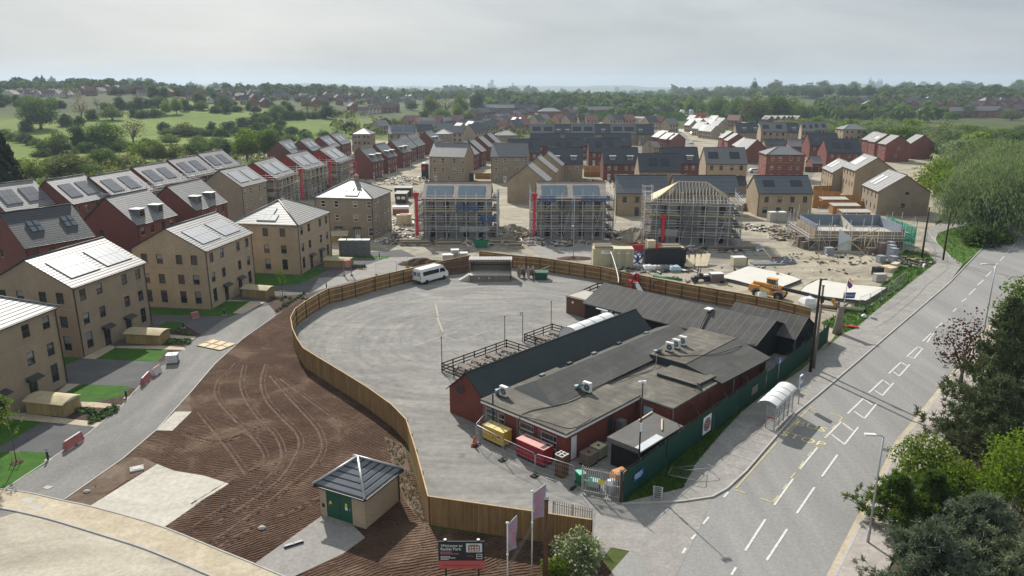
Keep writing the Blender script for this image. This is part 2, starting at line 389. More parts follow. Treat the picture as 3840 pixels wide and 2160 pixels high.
sheet('site_mud',G(F0,[(960,625),(1120,560),(1700,560),(1960,600),(1940,660),(1800,690),(1500,668),(1200,640),(1020,668)]),.016,M['site_mud'])
sheet('site_road',G(s1,[(-700,700),(-300,600),(0,640),(300,960),(900,1010),(1500,985),(2150,980),(2420,930),(2560,900),(2620,960),(2500,1050),(2150,1090),(1500,1060),(800,1045),(200,1150),(-400,1100)]),.022,M['pave_grey'])
sheet('estate_street',G(c2,[(2100,180),(2240,165),(2430,390),(2470,640),(2440,800),(2330,700)]),.022,M['asphalt_lane'])
sheet('estate_street',G(c1,[(850,1010),(1120,870),(1250,600),(1160,620),(800,820),(600,900)]),.022,M['site_sand'])
ground_mat('estate_ground',[(.10,.105,.075),(.20,.19,.165),(.30,.275,.225)],.09,1.5,stretch=(1,1.6,1))
sheet('estate_ground',G(c2,[(330,640),(60,420),(300,190),(1900,170),(2080,190),(2420,420),(2440,640),(2400,800),(1430,700),(1270,610),(1020,640),(800,600)]),.019,M['estate_ground'])
sheet('estate_ground',G(c3,[(250,640),(330,470),(480,300),(1000,230),(1900,270),(2300,420),(2240,640),(1650,700),(1550,880),(900,800),(650,840)]),.019,M['estate_ground'])
sheet('estate_ground',G(c1,[(1300,420),(1180,300),(1500,200),(2500,130),(2560,330),(2150,420),(2100,560),(1950,640)]),.0195,M['estate_ground'])
bay=G(F0,[(-700,1420),(-700,1000),(100,700),(560,690),(860,640),(1010,628),(1055,650),(960,690),(840,724),(775,755),(703,763),(690,800),(607,856),(541,916),(481,986),(393,1083),(311,1153),(163,1257),(7,1233)])
sheet('parking_bays',bay,.018,M['asphalt_bay'])
laneL=[(-120,1335),(7,1233),(130,1153),(222,1090),(307,1020),(337,986),(370,953),(411,920),(440,896),(500,849),(560,805),(633,779)]
laneR=[(703,763),(693,794),(607,856),(541,916),(515,946),(481,986),(393,1083),(311,1153),(163,1257)]
sheet('estate_lane',[g(*p) for p in laneL+laneR],.024,M['asphalt_lane'])
sheet('estate_lane',G(s2,[(0,730),(110,560),(380,545),(640,420),(900,325),(1250,318),(1100,440),(900,500),(500,600),(220,670)]),.024,M['pave_grey'])
kerb([g(*p) for p in laneL[1:8]],.1,-.05,.035); kerb([g(*p) for p in laneR[1:]],.12,-.05,.07)
lawns=[(b1,[(-420,640),(95,600),(300,612),(352,640),(310,690),(80,825),(-60,900),(-420,960)]),(b1,[(-420,360),(0,375),(285,402),(110,510),(0,570),(-420,760)]),
 (s6,[(700,535),(860,450),(1340,470),(1370,490),(1290,570),(1000,630),(845,625)]),(s6,[(1000,185),(1230,55),(1730,75),(1740,100),(1640,215)]),(s6,[(655,172),(835,180),(660,265)]),
 (r4,[(1130,1035),(1600,1052),(1700,990),(1885,988),(1760,1090),(1690,1100),(1135,1085)]),(r4,[(1930,780),(2270,792),(2340,745),(2490,745),(2250,860),(1935,880)]),(r4,[(1190,1190),(1250,1140),(1380,1145),(1400,1165),(1290,1195)]),
 (s2,[(250,297),(620,300),(930,312),(900,338),(600,330),(250,325)])]
for f,p in lawns: sheet('lawn',G(f,p),.030,M['lawn_grass'])
beds=[(s6,[(1000,634),(1290,574),(1375,485),(1420,500),(1410,540),(1330,600),(1270,665)]),(s6,[(690,805),(850,685),(1210,700),(1130,800),(1060,845)]),
 (r4,[(1205,1320),(1280,1260),(1475,1265),(1390,1332)]),(r4,[(1280,1200),(1400,1170),(1515,1240),(1480,1252),(1290,1235)]),(s6,[(1650,215),(1740,105),(1760,85),(1880,90),(1700,210)]),
 (r4,[(2010,992),(2075,945),(2330,935),(2400,915),(2200,1030),(2085,1085),(2070,1060)]),(s2,[(470,460),(520,405),(640,410),(670,440),(620,470)])]
for f,p in beds: sheet('planting_bed',G(f,p),.032,M['bark_mulch'])
paths=[(s6,[(845,635),(1000,638),(1258,668),(1213,705),(860,685)]),(s6,[(-60,770),(240,752),(690,810),(1058,850),(1010,900),(710,868),(445,845),(-60,800)]),
 (s6,[(1120,40),(1232,53),(1000,188),(862,180)]),(s6,[(700,445),(838,448),(690,535),(600,530)]),(r4,[(860,1325),(1215,1322),(1390,1335),(1400,1355),(1250,1350),(880,1340)]),(r4,[(1270,1240),(1480,1254),(1460,1275),(1275,1262)]),
 (r4,[(1890,985),(2008,990),(1830,1082),(1757,1075)]),(r4,[(1730,975),(1890,985),(1700,988)])]
for f,p in paths: sheet('path',G(f,p),.034,M['sandy_path'])
for f,p in [(b1,[(1190,335),(1303,335),(1170,465),(1060,462)])]: slab('path',G(f,p),-.05,.05,M['new_concrete'])
soil=G(F0,[(770,748),(735,770),(693,794),(607,856),(541,916),(481,986),(393,1083),(311,1153),(163,1257),(430,1340),(650,1422),(760,1470),(900,1500),(1500,1480),(1540,1440),(1490,1375),(1085,1330),(1030,1150),(1000,1060),(870,975),(770,900),(745,850),(738,800),(760,765)])
sheet('soil',soil,.014,M['topsoil'])
sheet('concrete_pad',G(b1,[(1068,690),(1180,735),(1390,770),(1560,825),(1330,970),(1112,1122),(860,1040),(610,975)]),.028,M['new_concrete'])
sheet('concrete_pad',G(b1,[(2195,1035),(1735,1362),(1960,1470),(2330,1300),(2480,1190),(2400,1110)]),.028,M['pave_grey'])
ver=[(-300,770),(0,862),(200,888),(430,940),(620,980),(860,1045),(1120,1125),(1500,1280),(1700,1360),(1960,1470),(2200,1590)]; vk=[(-300,945),(0,990),(200,1030),(400,1082),(720,1180),(1000,1270),(1430,1449),(1800,1620)]
slab('pavement',G(b1,ver)+G(b1,vk)[::-1],-.05,.05,M['sandy_path'])
kerb(curve(G(b1,ver[1:-1]),3),.1,-.05,.09); kerb(curve(G(b1,vk),3),.16,-.05,.10)
rd=G(b1,vk); sheet('street',[Vector((-45,26,0)),Vector((8,20,0))]+[rd[-1]]+rd[::-1][1:]+[Vector((-60,45,0))],.018,M['dusty_road'])
for p in ([(135,945),(180,920),(248,925),(205,958)],[(182,990),(235,960),(310,965),(260,1005)],[(290,855),(320,838),(365,845),(325,865)]): slab('paving_slab',G(b1,p),-.02,.058,M['concrete'])
trk=[[(1480,110),(1455,200),(1490,280),(1580,380),(1700,500),(1770,590),(1790,650),(1740,705),(1560,800),(1300,960)],[(1650,20),(1630,140),(1660,250),(1750,380),(1860,490),(1905,590),(1900,680),(1800,790),(1600,920),(1300,1120)],
 [(1800,10),(1770,130),(1800,250),(1900,370),(2000,470),(2030,550),(2000,640),(1900,790),(1700,940),(1450,1100)],[(1830,90),(1950,230),(2090,380),(2160,470),(2185,580),(2130,690),(2000,800),(1800,960),(1560,1130),(1430,1220)],
 [(1900,110),(2100,260),(2250,370),(2318,450)],[(1340,340),(1430,450),(1520,560),(1600,670),(1670,770)],[(1600,0),(1545,60),(1480,110)],[(2190,900),(2000,1000),(1800,1080),(1600,1180),(1480,1260)],[(1240,490),(1380,540),(1500,545),(1650,500),(1800,440)]]
bt=MB()
for tr in trk:
 P=curve(G(b1,tr),8)
 for off,wd in ((0,.10),(.40,.055)):
  Q=offset(P,off)
  for k,(p,q) in enumerate(zip(Q,Q[1:])):
   d=(q-p); nn=Vector((-d.y,d.x,0)).normalized()*wd*random.uniform(.7,1.3); h=random.uniform(.03,.08); zz=Vector((0,0,.012))
   bt.face([p-nn+zz,q-nn+zz,q+Vector((0,0,h)),p+Vector((0,0,h))]); bt.face([p+Vector((0,0,h)),q+Vector((0,0,h)),q+nn+zz,p+nn+zz])
tag(bt.build('soil_ruts',M['soil_ridge']),kind='structure')
bt=MB()
PADS=[G(b1,[(1068,690),(1560,825),(1112,1122),(610,975)]),G(b1,[(2195,1035),(1735,1362),(1960,1470),(2480,1190)])]
for k in range(2600):        # clods and stones turned up on the soil
 x=random.uniform(30,1480); y=random.uniform(780,1440); p=g(x,y)
 inside=False; n=len(soil)
 for i in range(n):
  a,b_=soil[i],soil[(i+1)%n]
  if (a.y>p.y)!=(b_.y>p.y) and p.x<(b_.x-a.x)*(p.y-a.y)/(b_.y-a.y)+a.x: inside=not inside
 for Q in PADS:
  for i in range(4):
   a,b_=Q[i],Q[(i+1)%4]
   if (b_.x-a.x)*(p.y-a.y)-(b_.y-a.y)*(p.x-a.x)<0: break
  else: inside=False
  for i in range(4):
   a,b_=Q[i],Q[(i+1)%4]
   if (b_.x-a.x)*(p.y-a.y)-(b_.y-a.y)*(p.x-a.x)>0: break
  else: inside=False
 if not inside: continue
 r=random.uniform(.02,.06)*random.choice((1,1,1,1.6)); q=[p+Vector((random.uniform(-r,r),random.uniform(-r,r),random.uniform(0,r))) for _ in range(3)]+[p+Vector((0,0,r*1.3))]
 bt.mesh(q,[(0,1,3),(1,2,3),(2,0,3),(0,2,1)],0 if random.random()<.75 else 1)
tag(bt.build('soil_clods',[M['soil_ridge'],M['concrete']]),kind='stuff')
FENCE=[(1488,1308),(1077,1249),(1045,1130),(1022,1056),(985,1018),(925,975),(860,935),(800,899),(763,876),(747,852),(735,825),(731,798),(743,776),(767,759),(800,739),(826,726),(859,719),(892,710),(942,696),(1014,679),(1062,668),(1111,657),(1183,642),(1207,632),(1290,642),(1359,648),(1512,671),(1562,683),(1717,713),(1851,736),(1961,756),(2041,776)]
FZ=2.25
FP3=[g(*p,FZ) for p in FENCE]
GF=[g(*z4(450,1410)),Vector((12.45,53.2,0)),Vector((14.6,55.8,0)),Vector((18.0,59.7,0)),Vector((21.2,63.3,0)),Vector((25.6,68.4,0)),Vector((35.6,80.2,0)),Vector((38.4,84.0,0))]   # green hoarding line
sheet('car_park',[Vector((p.x,p.y,0)) for p in FP3]+[Vector((39.2,88,0))]+GF[::-1]+[g(*F0(1600,1300)),g(*F0(1520,1400))],.020,M['car_park_tarmac'])
mat('worn_line',(.43,.42,.395),.9,.2,var=.3,scale=2); mat('worn_yellow',(.40,.365,.28),.9,.2,var=.2,scale=2); mat('road_white',(.62,.62,.60),.8,.2,var=.22,scale=4); mat('road_yellow',(.50,.43,.24),.8,.2,var=.25,scale=4)
def marks(name, f, segs, w, z, m):
 b=MB()
 for p,q in segs:
  p=g(*f(*p)); q=g(*f(*q)); d=(q-p).normalized(); n=Vector((-d.y,d.x,0))*w/2; zz=Vector((0,0,z))
  b.face([p-n+zz,q-n+zz,q+n+zz,p+n+zz])
 return tag(b.build(name,m),kind='structure')
marks('parking_lines',r5,[((540,1325),(870,1215)),((775,1250),(870,1283)),((870,1283),(1000,1250)),((1000,1248),(1100,1213)),((920,1193),(985,1178))],.10,.026,M['worn_line'])
marks('parking_lines',r5,[((710,1005),(730,1100)),((725,1110),(765,1215))],.22,.027,M['worn_yellow'])
kl=[b3(300,860),b3(430,740),b3(770,345),b3(910,230),b3(1180,0),r6(1600,1200),r6(2000,860),r6(2250,600),r6(2410,430),r6(2576,250)]
KL=[g(*p) for p in kl]; d=(KL[-1]-KL[-2]).normalized(); KL+= [KL[-1]+Vector((22,26,0)),KL[-1]+Vector((60,95,0)),KL[-1]+Vector((110,240,0))]
d0=(KL[1]-KL[0]); KRL=[Vector((13.5,46.2,0)),Vector((4.5,36,0)),Vector((-8,20,0))]
KR=offset(KL,-9.1); KR0=KR[0]; st=(KR[2]-KR[1]).normalized(); KR=[KR[1]-st*60,KR[1]-st*30]+KR[1:]
main=KL+KR[::-1]+[Vector((-10,22,0)),Vector((2,34,0)),Vector((9,44,0)),Vector((10,47.4,0)),g(*b3(0,945)),g(*b3(200,915))]
sheet('road',main,.012,M['asphalt_road'])
sheet('road_apron',G(F0,[(1488,1378),(1500,1290),(1580,1262),(1666,1266),(1717,1263),(1790,1252),(1760,1330),(1700,1449),(1690,1560),(1560,1560),(1640,1449),(1600,1390),(1540,1378)]),.0235,M['pave_grey'])
pv=KL[:10]; inner=[GF[0]+Vector((1.6,.5,0)),g(*b3(0,860)),g(*b3(90,690)),g(*b3(250,500)),g(*b3(400,340)),g(*b3(540,230)),g(*b3(800,60)),g(*r6(960,1449)),g(*r6(1210,1235)),g(*r6(1300,1200)),g(*r6(1460,1060)),g(*r6(1700,865)),g(*r6(1912,700))]
pav=[g(*b2(1905,962)),g(*b2(2180,955)),g(*b3(0,945)),g(*b3(200,915))]+KL[:7]+[g(*r6(2110,715)),g(*r6(1960,640)),g(*r6(1912,700))]+inner[::-1]
slab('pavement',pav,-.05,.115,M['pave_grey'])
kerb([g(*b2(1905,964)),g(*b2(2180,955)),g(*b3(0,945)),g(*b3(200,915))]+KL,.15,-.05,.125)
sheet('grass_verge',[Vector((GF[0].x,GF[0].y,0))]+inner[:7]+[g(*r6(900,1500))]+GF[::-1][2:],.026,M['rough_grass'])
sheet('grass_verge',G(r6,[(1040,1150),(1210,1230),(1300,1200),(1460,1060),(1700,865),(1915,700),(1850,630),(1690,600),(1620,640),(1640,720),(1560,820),(1380,960),(1230,1060)]),.026,M['rough_grass'])
slab('pavement',G(r6,[(1912,700),(1960,640),(2110,715),(2010,640),(1930,560),(1905,520),(1930,470),(2050,430),(2250,395),(2100,375),(1990,375),(1860,440),(1800,470),(1810,540),(1880,620)]),-.05,.105,M['pave_grey'])
slab('grass_island',G(r6,[(2110,715),(2010,640),(1930,560),(1908,520),(1935,475),(2050,432),(2250,395),(2420,300),(2570,250),(2410,432),(2250,602)]),-.05,.10,M['rough_grass'])
kerb(curve(G(r6,[(2108,712),(2010,640),(1930,560),(1908,520),(1935,475),(2050,432),(2180,410)]),4),.12,-.05,.12)
R2=offset(KR,-2.6); slab('pavement',KR+R2[::-1],-.05,.10,ground_mat('pale_pavement',[(.36,.32,.29),(.43,.385,.35),(.49,.445,.41)],.5,3.0))
kerb(KR,.2,-.05,.11)
sheet('gutter_strip',offset(KR,.45)+offset(KR,.12)[::-1],.018,M['sandy_path'])
sheet('woodland_floor',R2+[R2[-1]+Vector((80,0,0)),Vector((160,60,0)),Vector((90,10,0))],.008,ground_mat('leaf_litter',[(.06,.05,.03),(.10,.085,.05),(.15,.12,.08)],.3,3,bump=.8))
W_=M['road_white']; Y_=M['road_yellow']
marks('road_markings',b3,[((570,1345),(710,1132)),((425,1278),(562,1065)),((775,1025),(895,848)),((622,968),(750,790)),((945,775),(1052,627)),((795,725),(915,578)),((965,513),(1077,402)),((1098,558),(1192,440)),((1120,348),(1227,245)),((1235,380),(1320,278)),((1265,205),(1360,117)),((1355,225),(1433,138)),((1400,75),(1480,0)),((1470,93),(1542,12)),((330,1445),(362,1392)),((60,1200),(90,1168)),((138,1098),(178,1050)),((0,1295),(20,1262)),((280,915),(310,880))],.16,.030,W_)
marks('road_markings',b3,[((1010,488),(1098,555)),((1088,412),(1155,463)),((1165,332),(1228,376)),((1235,252),(1290,290)),((1305,190),(1352,222)),((1370,125),(1405,152)),((1430,62),(1470,92)),((1485,0),(1520,22))],.16,.031,W_)
marks('road_markings',r6,[((1910,1190),(1960,1150)),((2040,1065),(2065,1040)),((2105,990),(2140,965)),((2160,938),(2210,890)),((2225,865),(2270,825)),((2290,800),(2330,760)),((2348,735),(2375,700)),((2395,680),(2425,648)),((2440,625),(2470,598)),((2485,580),(2510,550)),((2525,535),(2545,510)),((2555,495),(2576,470)),
 ((1810,1290),(1880,1225)),((1845,1297),(1895,1225)),((1690,1405),(1775,1330)),((1745,1420),(1810,1345)),((1705,1405),(1745,1420)),((1775,1330),(1810,1345))],.15,.030,W_)
marks('bus_stop_box',b3,[((360,855),(640,540)),((680,490),(790,380)),((800,370),(860,312)),((345,862),(428,888)),((525,922),(612,952)),((612,952),(650,905)),((680,862),(708,828)),((735,785),(765,750)),((790,722),(820,672)),((850,636),(875,605)),((965,510),(985,485)),((1012,450),(1038,425)),((1062,402),(1087,372)),((1000,345),(1087,372)),((860,305),(918,322))],.13,.032,Y_)
def text(body, size, m, parent=None, loc=(0,0,0), rot=(0,0,0), name='lettering', ext=.004, ax='CENTER', sx=1.0, shear=0.0):
 cu=bpy.data.curves.new(name,'FONT'); cu.body=body; cu.size=size; cu.extrude=ext; cu.align_x=ax; cu.align_y='CENTER'; cu.resolution_u=2
 cu.materials.append(m); to=bpy.data.objects.new(name,cu); C.objects.link(to); cu.shear=shear
 me=bpy.data.meshes.new_from_object(to.evaluated_get(bpy.context.evaluated_depsgraph_get())); bpy.data.objects.remove(to); bpy.data.curves.remove(cu)
 o=bpy.data.objects.new(name,me); C.objects.link(o); o.location=loc; o.rotation_euler=rot; o.scale=(sx,1,1)
 if parent: o.parent=parent
 return o
rdir=(KL[3]-KL[1]).normalized(); rang=atan2(rdir.y,rdir.x)
for s_,p in (('BUS',(870,435)),('STOP',(815,520))):
 q=g(*b3(*p)); tag(text(s_,1.4,mat('road_letters',(.68,.58,.30),.8,.2,var=.15,scale=3),None,(q.x,q.y,.030),(0,0,rang-pi/2),'road_lettering',.001,sx=1.15),kind='structure')
mat('drain_iron',(.09,.09,.09),.7,.3)
for p in ((1378,593),(1785,33)):
 q=g(*b3(*p)); b=MB(); b.box(-.25,-.25,0,.25,.25,.026,M=Matrix.Translation((q.x,q.y,0))@Matrix.Rotation(rang,4,'Z')); tag(b.build('drain_cover',M['drain_iron']),kind='structure')
bt=MB()
for P in ([(1450,1195),(1560,1130),(1720,1000),(1790,930),(1840,870),(1900,830),(1960,780),(2015,735)],):
 Q=[g(*r6(*p)) for p in P]
 for p,q in zip(Q,Q[1:]):
  nn=Vector((-(q-p).y,(q-p).x,0)).normalized()*.04; bt.face([p-nn+Vector((0,0,.119)),q-nn+Vector((0,0,.119)),q+nn+Vector((0,0,.119)),p+nn+Vector((0,0,.119))])
for k in range(34):
 a=KL[1].lerp(KL[4],k/18) if k<18 else KL[4].lerp(KL[6],(k-18)/16)
 n_=Vector((-rdir.y,rdir.x,0)); q=a+n_*(2.7 if k%3 else 1.6); w_=rdir*.025; zz=Vector((0,0,.119)); a=a+n_*.1
 bt.face([a-w_+zz,q-w_+zz,q+w_+zz,a+w_+zz])
tag(bt.build('pavement_joints',M['drain_iron']),kind='structure')
# ================================================================ HOUSES
WIN={}
def win_mesh(w, h, fr, blind=False, split=True, pane=True):
 """window seen from outside: x across, z up, y into the wall"""
 k=(round(w,2),round(h,2),fr,blind,split,pane)
 if k in WIN: return WIN[k]
 b=MB(); t=.075; y0,y1=.06,.12
 b.box(-w/2,y0,0,-w/2+t,y1,h); b.box(w/2-t,y0,0,w/2,y1,h); b.box(-w/2+t,y0,0,w/2-t,y1,t); b.box(-w/2+t,y0,h-t,w/2-t,y1,h)
 if split: b.box(-w/2+t,y0-.01,h*.46,w/2-t,y1,h*.46+.09)
 b.box(-w/2-.06,-.05,-.10,w/2+.06,.05,-.002,2)
 gl=MB();
 (b if pane else gl).face([(-w/2+t,.10,t),(w/2-t,.10,t),(w/2-t,.10,h-t),(-w/2+t,.10,h-t)],1)
 if blind: b.face([(-w/2+t,.097,h*.5),(w/2-t,.097,h*.5),(w/2-t,.097,h-t),(-w/2+t,.097,h-t)],3)
 gm=[M[fr],M['glass'],M['stone_cill'],M['blind_glass']]
 WIN[k]=(b.data('window',gm), None if pane else gl.data('pane',[M['glass'],M['glass']])); return WIN[k]
def wall_face(b, O, U, L, H, wins, inw, m=0, d=.12):
 """flat wall with real openings (x, sill, w, h), x measured to the centre from its left end"""
 O=Vector(O); U=Vector(U); I=Vector(inw); Z=Vector((0,0,1))
 xs=sorted({0,L,*[max(0,x-w/2) for x,z,w,h in wins],*[min(L,x+w/2) for x,z,w,h in wins]})
 zs=sorted({0,H,*[z for x,z,w,h in wins],*[min(H,z+h) for x,z,w,h in wins]})
 for i in range(len(xs)-1):
  run=None
  for j in range(len(zs)-1):
   cx=(xs[i]+xs[i+1])/2; cz=(zs[j]+zs[j+1])/2
   if any(abs(cx-x)<w/2 and z<cz<z+h for x,z,w,h in wins): continue
   b.face([O+U*xs[i]+Z*zs[j],O+U*xs[i+1]+Z*zs[j],O+U*xs[i+1]+Z*zs[j+1],O+U*xs[i]+Z*zs[j+1]],m)
 for x,z,w,h in wins:
  p=[O+U*(x-w/2)+Z*z,O+U*(x+w/2)+Z*z,O+U*(x+w/2)+Z*(z+h),O+U*(x-w/2)+Z*(z+h)]; q=[a+I*d for a in p]
  for i in range(4): b.face([p[i],p[(i+1)%4],q[(i+1)%4],q[i]],m)
  b.face(q,m)
FACES={'f':0,'r':pi/2,'b':pi,'l':-pi/2}
def rows(xs, sills, w=.95, h=1.3):
 hs=h if hasattr(h,'__len__') else [h]*len(sills)
 return [(x,z,w,hh) for z,hh in zip(sills,hs) for x in xs]
def slope_pt(H, x, s, side='f', up=0.0):
 c,sn=cos(H['p']),sin(H['p']); ov=H['ov']
 y=-ov+s*c; z=H['ez']-ov*math.tan(H['p'])+.16+s*sn
 y-=up*sn; z+=up*c
 if side=='b': y=H['D']-y
 if side=='l': return Vector((y,H['D']-x,z))
 return Vector((x,y,z))
def house(label, A, B, D=9.0, ez=5.5, pitch=32, roof='gable', wall='buff_brick', tile='grey_tile', wins=None, doors=(), panels=(), dormers=(), velux=(), name='house', cat='house', group=None, frame='upvc_white', near=False, pipes=True, band=False, chimney=None, verge='gutter_black', blind=.3):
 A=Vector(A); B=Vector(B); L=(B-A).length; rz=atan2(B.y-A.y,B.x-A.x)
 o=thing(name,label,cat,(A.x,A.y,0),rz,group); wins=wins or {}
 P=radians(pitch); ov=.28; rise=(D/2)*math.tan(P); Hh={'p':P,'ov':ov,'ez':ez,'D':D,'L':L}
 b=MB(); dd={'f':[],'l':[],'r':[],'b':[]}
 for fc,x,w,h,m,can in doors: dd[fc].append((x,.02,w,h))
 org={'f':((0,0,0),(1,0,0),L,(0,1,0)),'r':((L,0,0),(0,1,0),D,(-1,0,0)),'b':((L,D,0),(-1,0,0),L,(0,-1,0)),'l':((0,D,0),(0,-1,0),D,(1,0,0))}
 for fc in 'frbl':
  O,U,LL,I=org[fc]; wall_face(b,O,U,LL,ez,[w for w in wins.get(fc,[])]+dd[fc],I)
 if roof=='gable':
  b.face([(0,D,ez),(0,0,ez),(0,D/2,ez+rise)]); b.face([(L,0,ez),(L,D,ez),(L,D/2,ez+rise)])
 if band:
  zb=ez*.685
  b.box(-.02,-.02,zb,L+.02,.0,zb+.10,1); b.box(-.02,0,zb,-.002,D,zb+.10,1); b.box(L+.002,0,zb,L+.02,D,zb+.10,1)
 b.build('wall',[M[wall],M['stone_cill']],o)
 r=MB(); z0=ez-ov*math.tan(P)+.16; vg=.16; th=.14; SL=(D/2+ov)/cos(P); zr=z0+SL*sin(P)
 if roof=='gable':
  x0,x1=-vg,L+vg
  def sl(y0,y1):
   r.face([(x0,y0,z0),(x1,y0,z0),(x1,y1,zr),(x0,y1,zr)] if y0<y1 else [(x1,y0,z0),(x0,y0,z0),(x0,y1,zr),(x1,y1,zr)],0,[(x0,0),(x1,0),(x1,SL),(x0,SL)])
  sl(-ov,D/2); sl(D+ov,D/2)
  for x in (x0,x1):
   r.face([(x,-ov,z0-th),(x,-ov,z0),(x,D/2,zr),(x,D/2,zr-th)],1); r.face([(x,D/2,zr-th),(x,D/2,zr),(x,D+ov,z0),(x,D+ov,z0-th)],1)
  r.face([(x0,-ov,z0-th),(x1,-ov,z0-th),(x1,-ov,z0),(x0,-ov,z0)],1); r.face([(x1,D+ov,z0-th),(x0,D+ov,z0-th),(x0,D+ov,z0),(x1,D+ov,z0)],1)
  r.face([(x0,-ov,z0-th),(x0,D/2,zr-th),(x1,D/2,zr-th),(x1,-ov,z0-th)],1); r.face([(x0,D+ov,z0-th),(x1,D+ov,z0-th),(x1,D/2,zr-th),(x0,D/2,zr-th)],1)
  r.tube([(x0,D/2,zr+.02),(x1,D/2,zr+.02)],.11,6,0)
 else:
  x0,x1,y0,y1=-ov,L+ov,-ov,D+ov; hw=(D/2+ov); ra,rb=x0+hw,x1-hw
  if ra>rb: ra=rb=(x0+x1)/2
  a_,b_=(ra,D/2,zr),(rb,D/2,zr)
  r.face([(x0,y0,z0),(x1,y0,z0),b_,a_] if ra!=rb else [(x0,y0,z0),(x1,y0,z0),a_],0,[(x0,0),(x1,0),(rb,SL),(ra,SL)] if ra!=rb else [(x0,0),(x1,0),(ra,SL)])
  r.face([(x1,y1,z0),(x0,y1,z0),a_,b_] if ra!=rb else [(x1,y1,z0),(x0,y1,z0),a_],0,[(x1,0),(x0,0),(ra,SL),(rb,SL)] if ra!=rb else [(x1,0),(x0,0),(ra,SL)])
  s2=sqrt((rb-x1)**2+(zr-z0)**2)
  r.face([(x1,y0,z0),(x1,y1,z0),b_],0,[(y0,0),(y1,0),(D/2,s2)]); r.face([(x0,y1,z0),(x0,y0,z0),a_],0,[(y1,0),(y0,0),(D/2,s2)])
  r.face([(x0,y0,z0-th),(x0,y1,z0-th),(x1,y1,z0-th),(x1,y0,z0-th)],1)
  for p,q in (((x0,y0),(x1,y0)),((x1,y0),(x1,y1)),((x1,y1),(x0,y1)),((x0,y1),(x0,y0))): r.face([(*p,z0-th),(*q,z0-th),(*q,z0),(*p,z0)],1)
  for p,q in (((x0,y0,z0),a_),((x1,y0,z0),b_),((x1,y1,z0),b_),((x0,y1,z0),a_)): r.tube([Vector(p)+Vector((0,0,.03)),Vector(q)+Vector((0,0,.03))],.10,6,2)
  if ra!=rb: r.tube([a_,b_],.11,6,2)
 r.build('roof',[M[tile],M[verge],M['lead_grey']],o)
 gm=MB(); gm.bar((-.1,-ov-.06,z0-.05),(L+.1,-ov-.06,z0-.05),.12,.10)
 if roof=='hip': gm.bar((-ov-.06,-ov,z0-.05),(-ov-.06,D+ov,z0-.05),.12,.10); gm.bar((L+ov+.06,-ov,z0-.05),(L+ov+.06,D+ov,z0-.05),.12,.10)
 gm.build('gutter',M['gutter_black'],o)
 if pipes:
  for px in ((.14,) if not near else (.14,L-.14)):
   pm=MB(); pm.tube([(px,-ov-.02,z0-.08),(px,-.09,z0-.45),(px,-.09,.1)],.05,6); pm.build('downpipe',M['gutter_black'],o)
 k=0
 for fc,ws in wins.items():
  O,U,LL,I=org[fc]
  for x,z,w,h in ws:
   k+=1; bl=((k*7+len(label))%10)/10<blind
   me,pm=win_mesh(w,h,frame,bl,True,not near)
   wo=link('window',me,o,Vector(O)+Vector(U)*x+Vector((0,0,z)),FACES[fc])
   if near: link('pane',pm,wo)
 for fc,x,w,h,m,can in doors:
  O,U,LL,I=org[fc]; dm=MB(); dm.box(-w/2,.05,0,w/2,.11,h); dm.box(-w/2+.18,.035,h*.42,-w/2+.38,.05,h*.85,1); dm.box(w/2-.38,.035,h*.42,w/2-.18,.05,h*.85,1)
  do=dm.build('door',[M[m],M['glass']],o,Vector(O)+Vector(U)*x+Vector((0,0,.02)),FACES[fc])
  hm=MB(); hm.bar((w/2-.12,.0,1.0),(w/2-.12,.0,1.18),.03,.04); hm.build('handle',M['galv'],do)
  if can:
   cm=MB(); cm.face([(-w/2-.3,-.75,h+.12),(w/2+.3,-.75,h+.12),(w/2+.3,0,h+.42),(-w/2-.3,0,h+.42)]); cm.box(-w/2-.3,-.75,h+.05,w/2+.3,-.02,h+.115); cm.build('canopy',M['frame_grey'],o,Vector(O)+Vector(U)*x,FACES[fc])
 for sp in panels:
  x0,x1,s0,s1,cols,rws,m=sp[:7]; side=sp[7] if len(sp)>7 else 'f'
  pb=MB(); f=lambda x,s,u: slope_pt(Hh,x,s,side,u)
  pts=[(x0,s0),(x1,s0),(x1,s1),(x0,s1)]
  pb.face([f(*p,.09) for p in pts],1)
  for i in range(4): a,c=pts[i],pts[(i+1)%4]; pb.face([f(*a,-.01),f(*c,-.01),f(*c,.09),f(*a,.09)],1)
  gx=.03; cw=(x1-x0)/cols; rh=(s1-s0)/rws
  for i in range(cols):
   for j in range(rws):
    xa,xb,sa,sb=x0+i*cw+gx,x0+(i+1)*cw-gx,s0+j*rh+gx,s0+(j+1)*rh-gx
    pb.face([f(xa,sa,.096),f(xb,sa,.096),f(xb,sb,.096),f(xa,sb,.096)],0)
  pb.build('solar_panel',[M[m],M['lead_grey' if m=='solar_pale' else 'dark_metal']],o)
 for x,w,s in dormers:
  p0=slope_pt(Hh,x,s); hh=1.35; db=MB(); zt=p0.z+hh; yb=p0.y+hh/math.tan(P)+.1
  wall_face(db,(x-w/2,p0.y,p0.z-.1),(1,0,0),w,hh+.1,[(w/2,.30,w-.35,hh-.42)],(0,1,0))
  db.face([(x-w/2,p0.y,p0.z-.1),(x-w/2,p0.y,zt),(x-w/2,yb,zt),(x-w/2,yb,zt-.1)]); db.face([(x+w/2,p0.y,p0.z-.1),(x+w/2,yb,zt-.1),(x+w/2,yb,zt),(x+w/2,p0.y,zt)])
  do=db.build('dormer',[M['lead_grey' if frame!='upvc_white' or near else 'upvc_white'] if frame!='upvc_white' else M['lead_grey']],o)
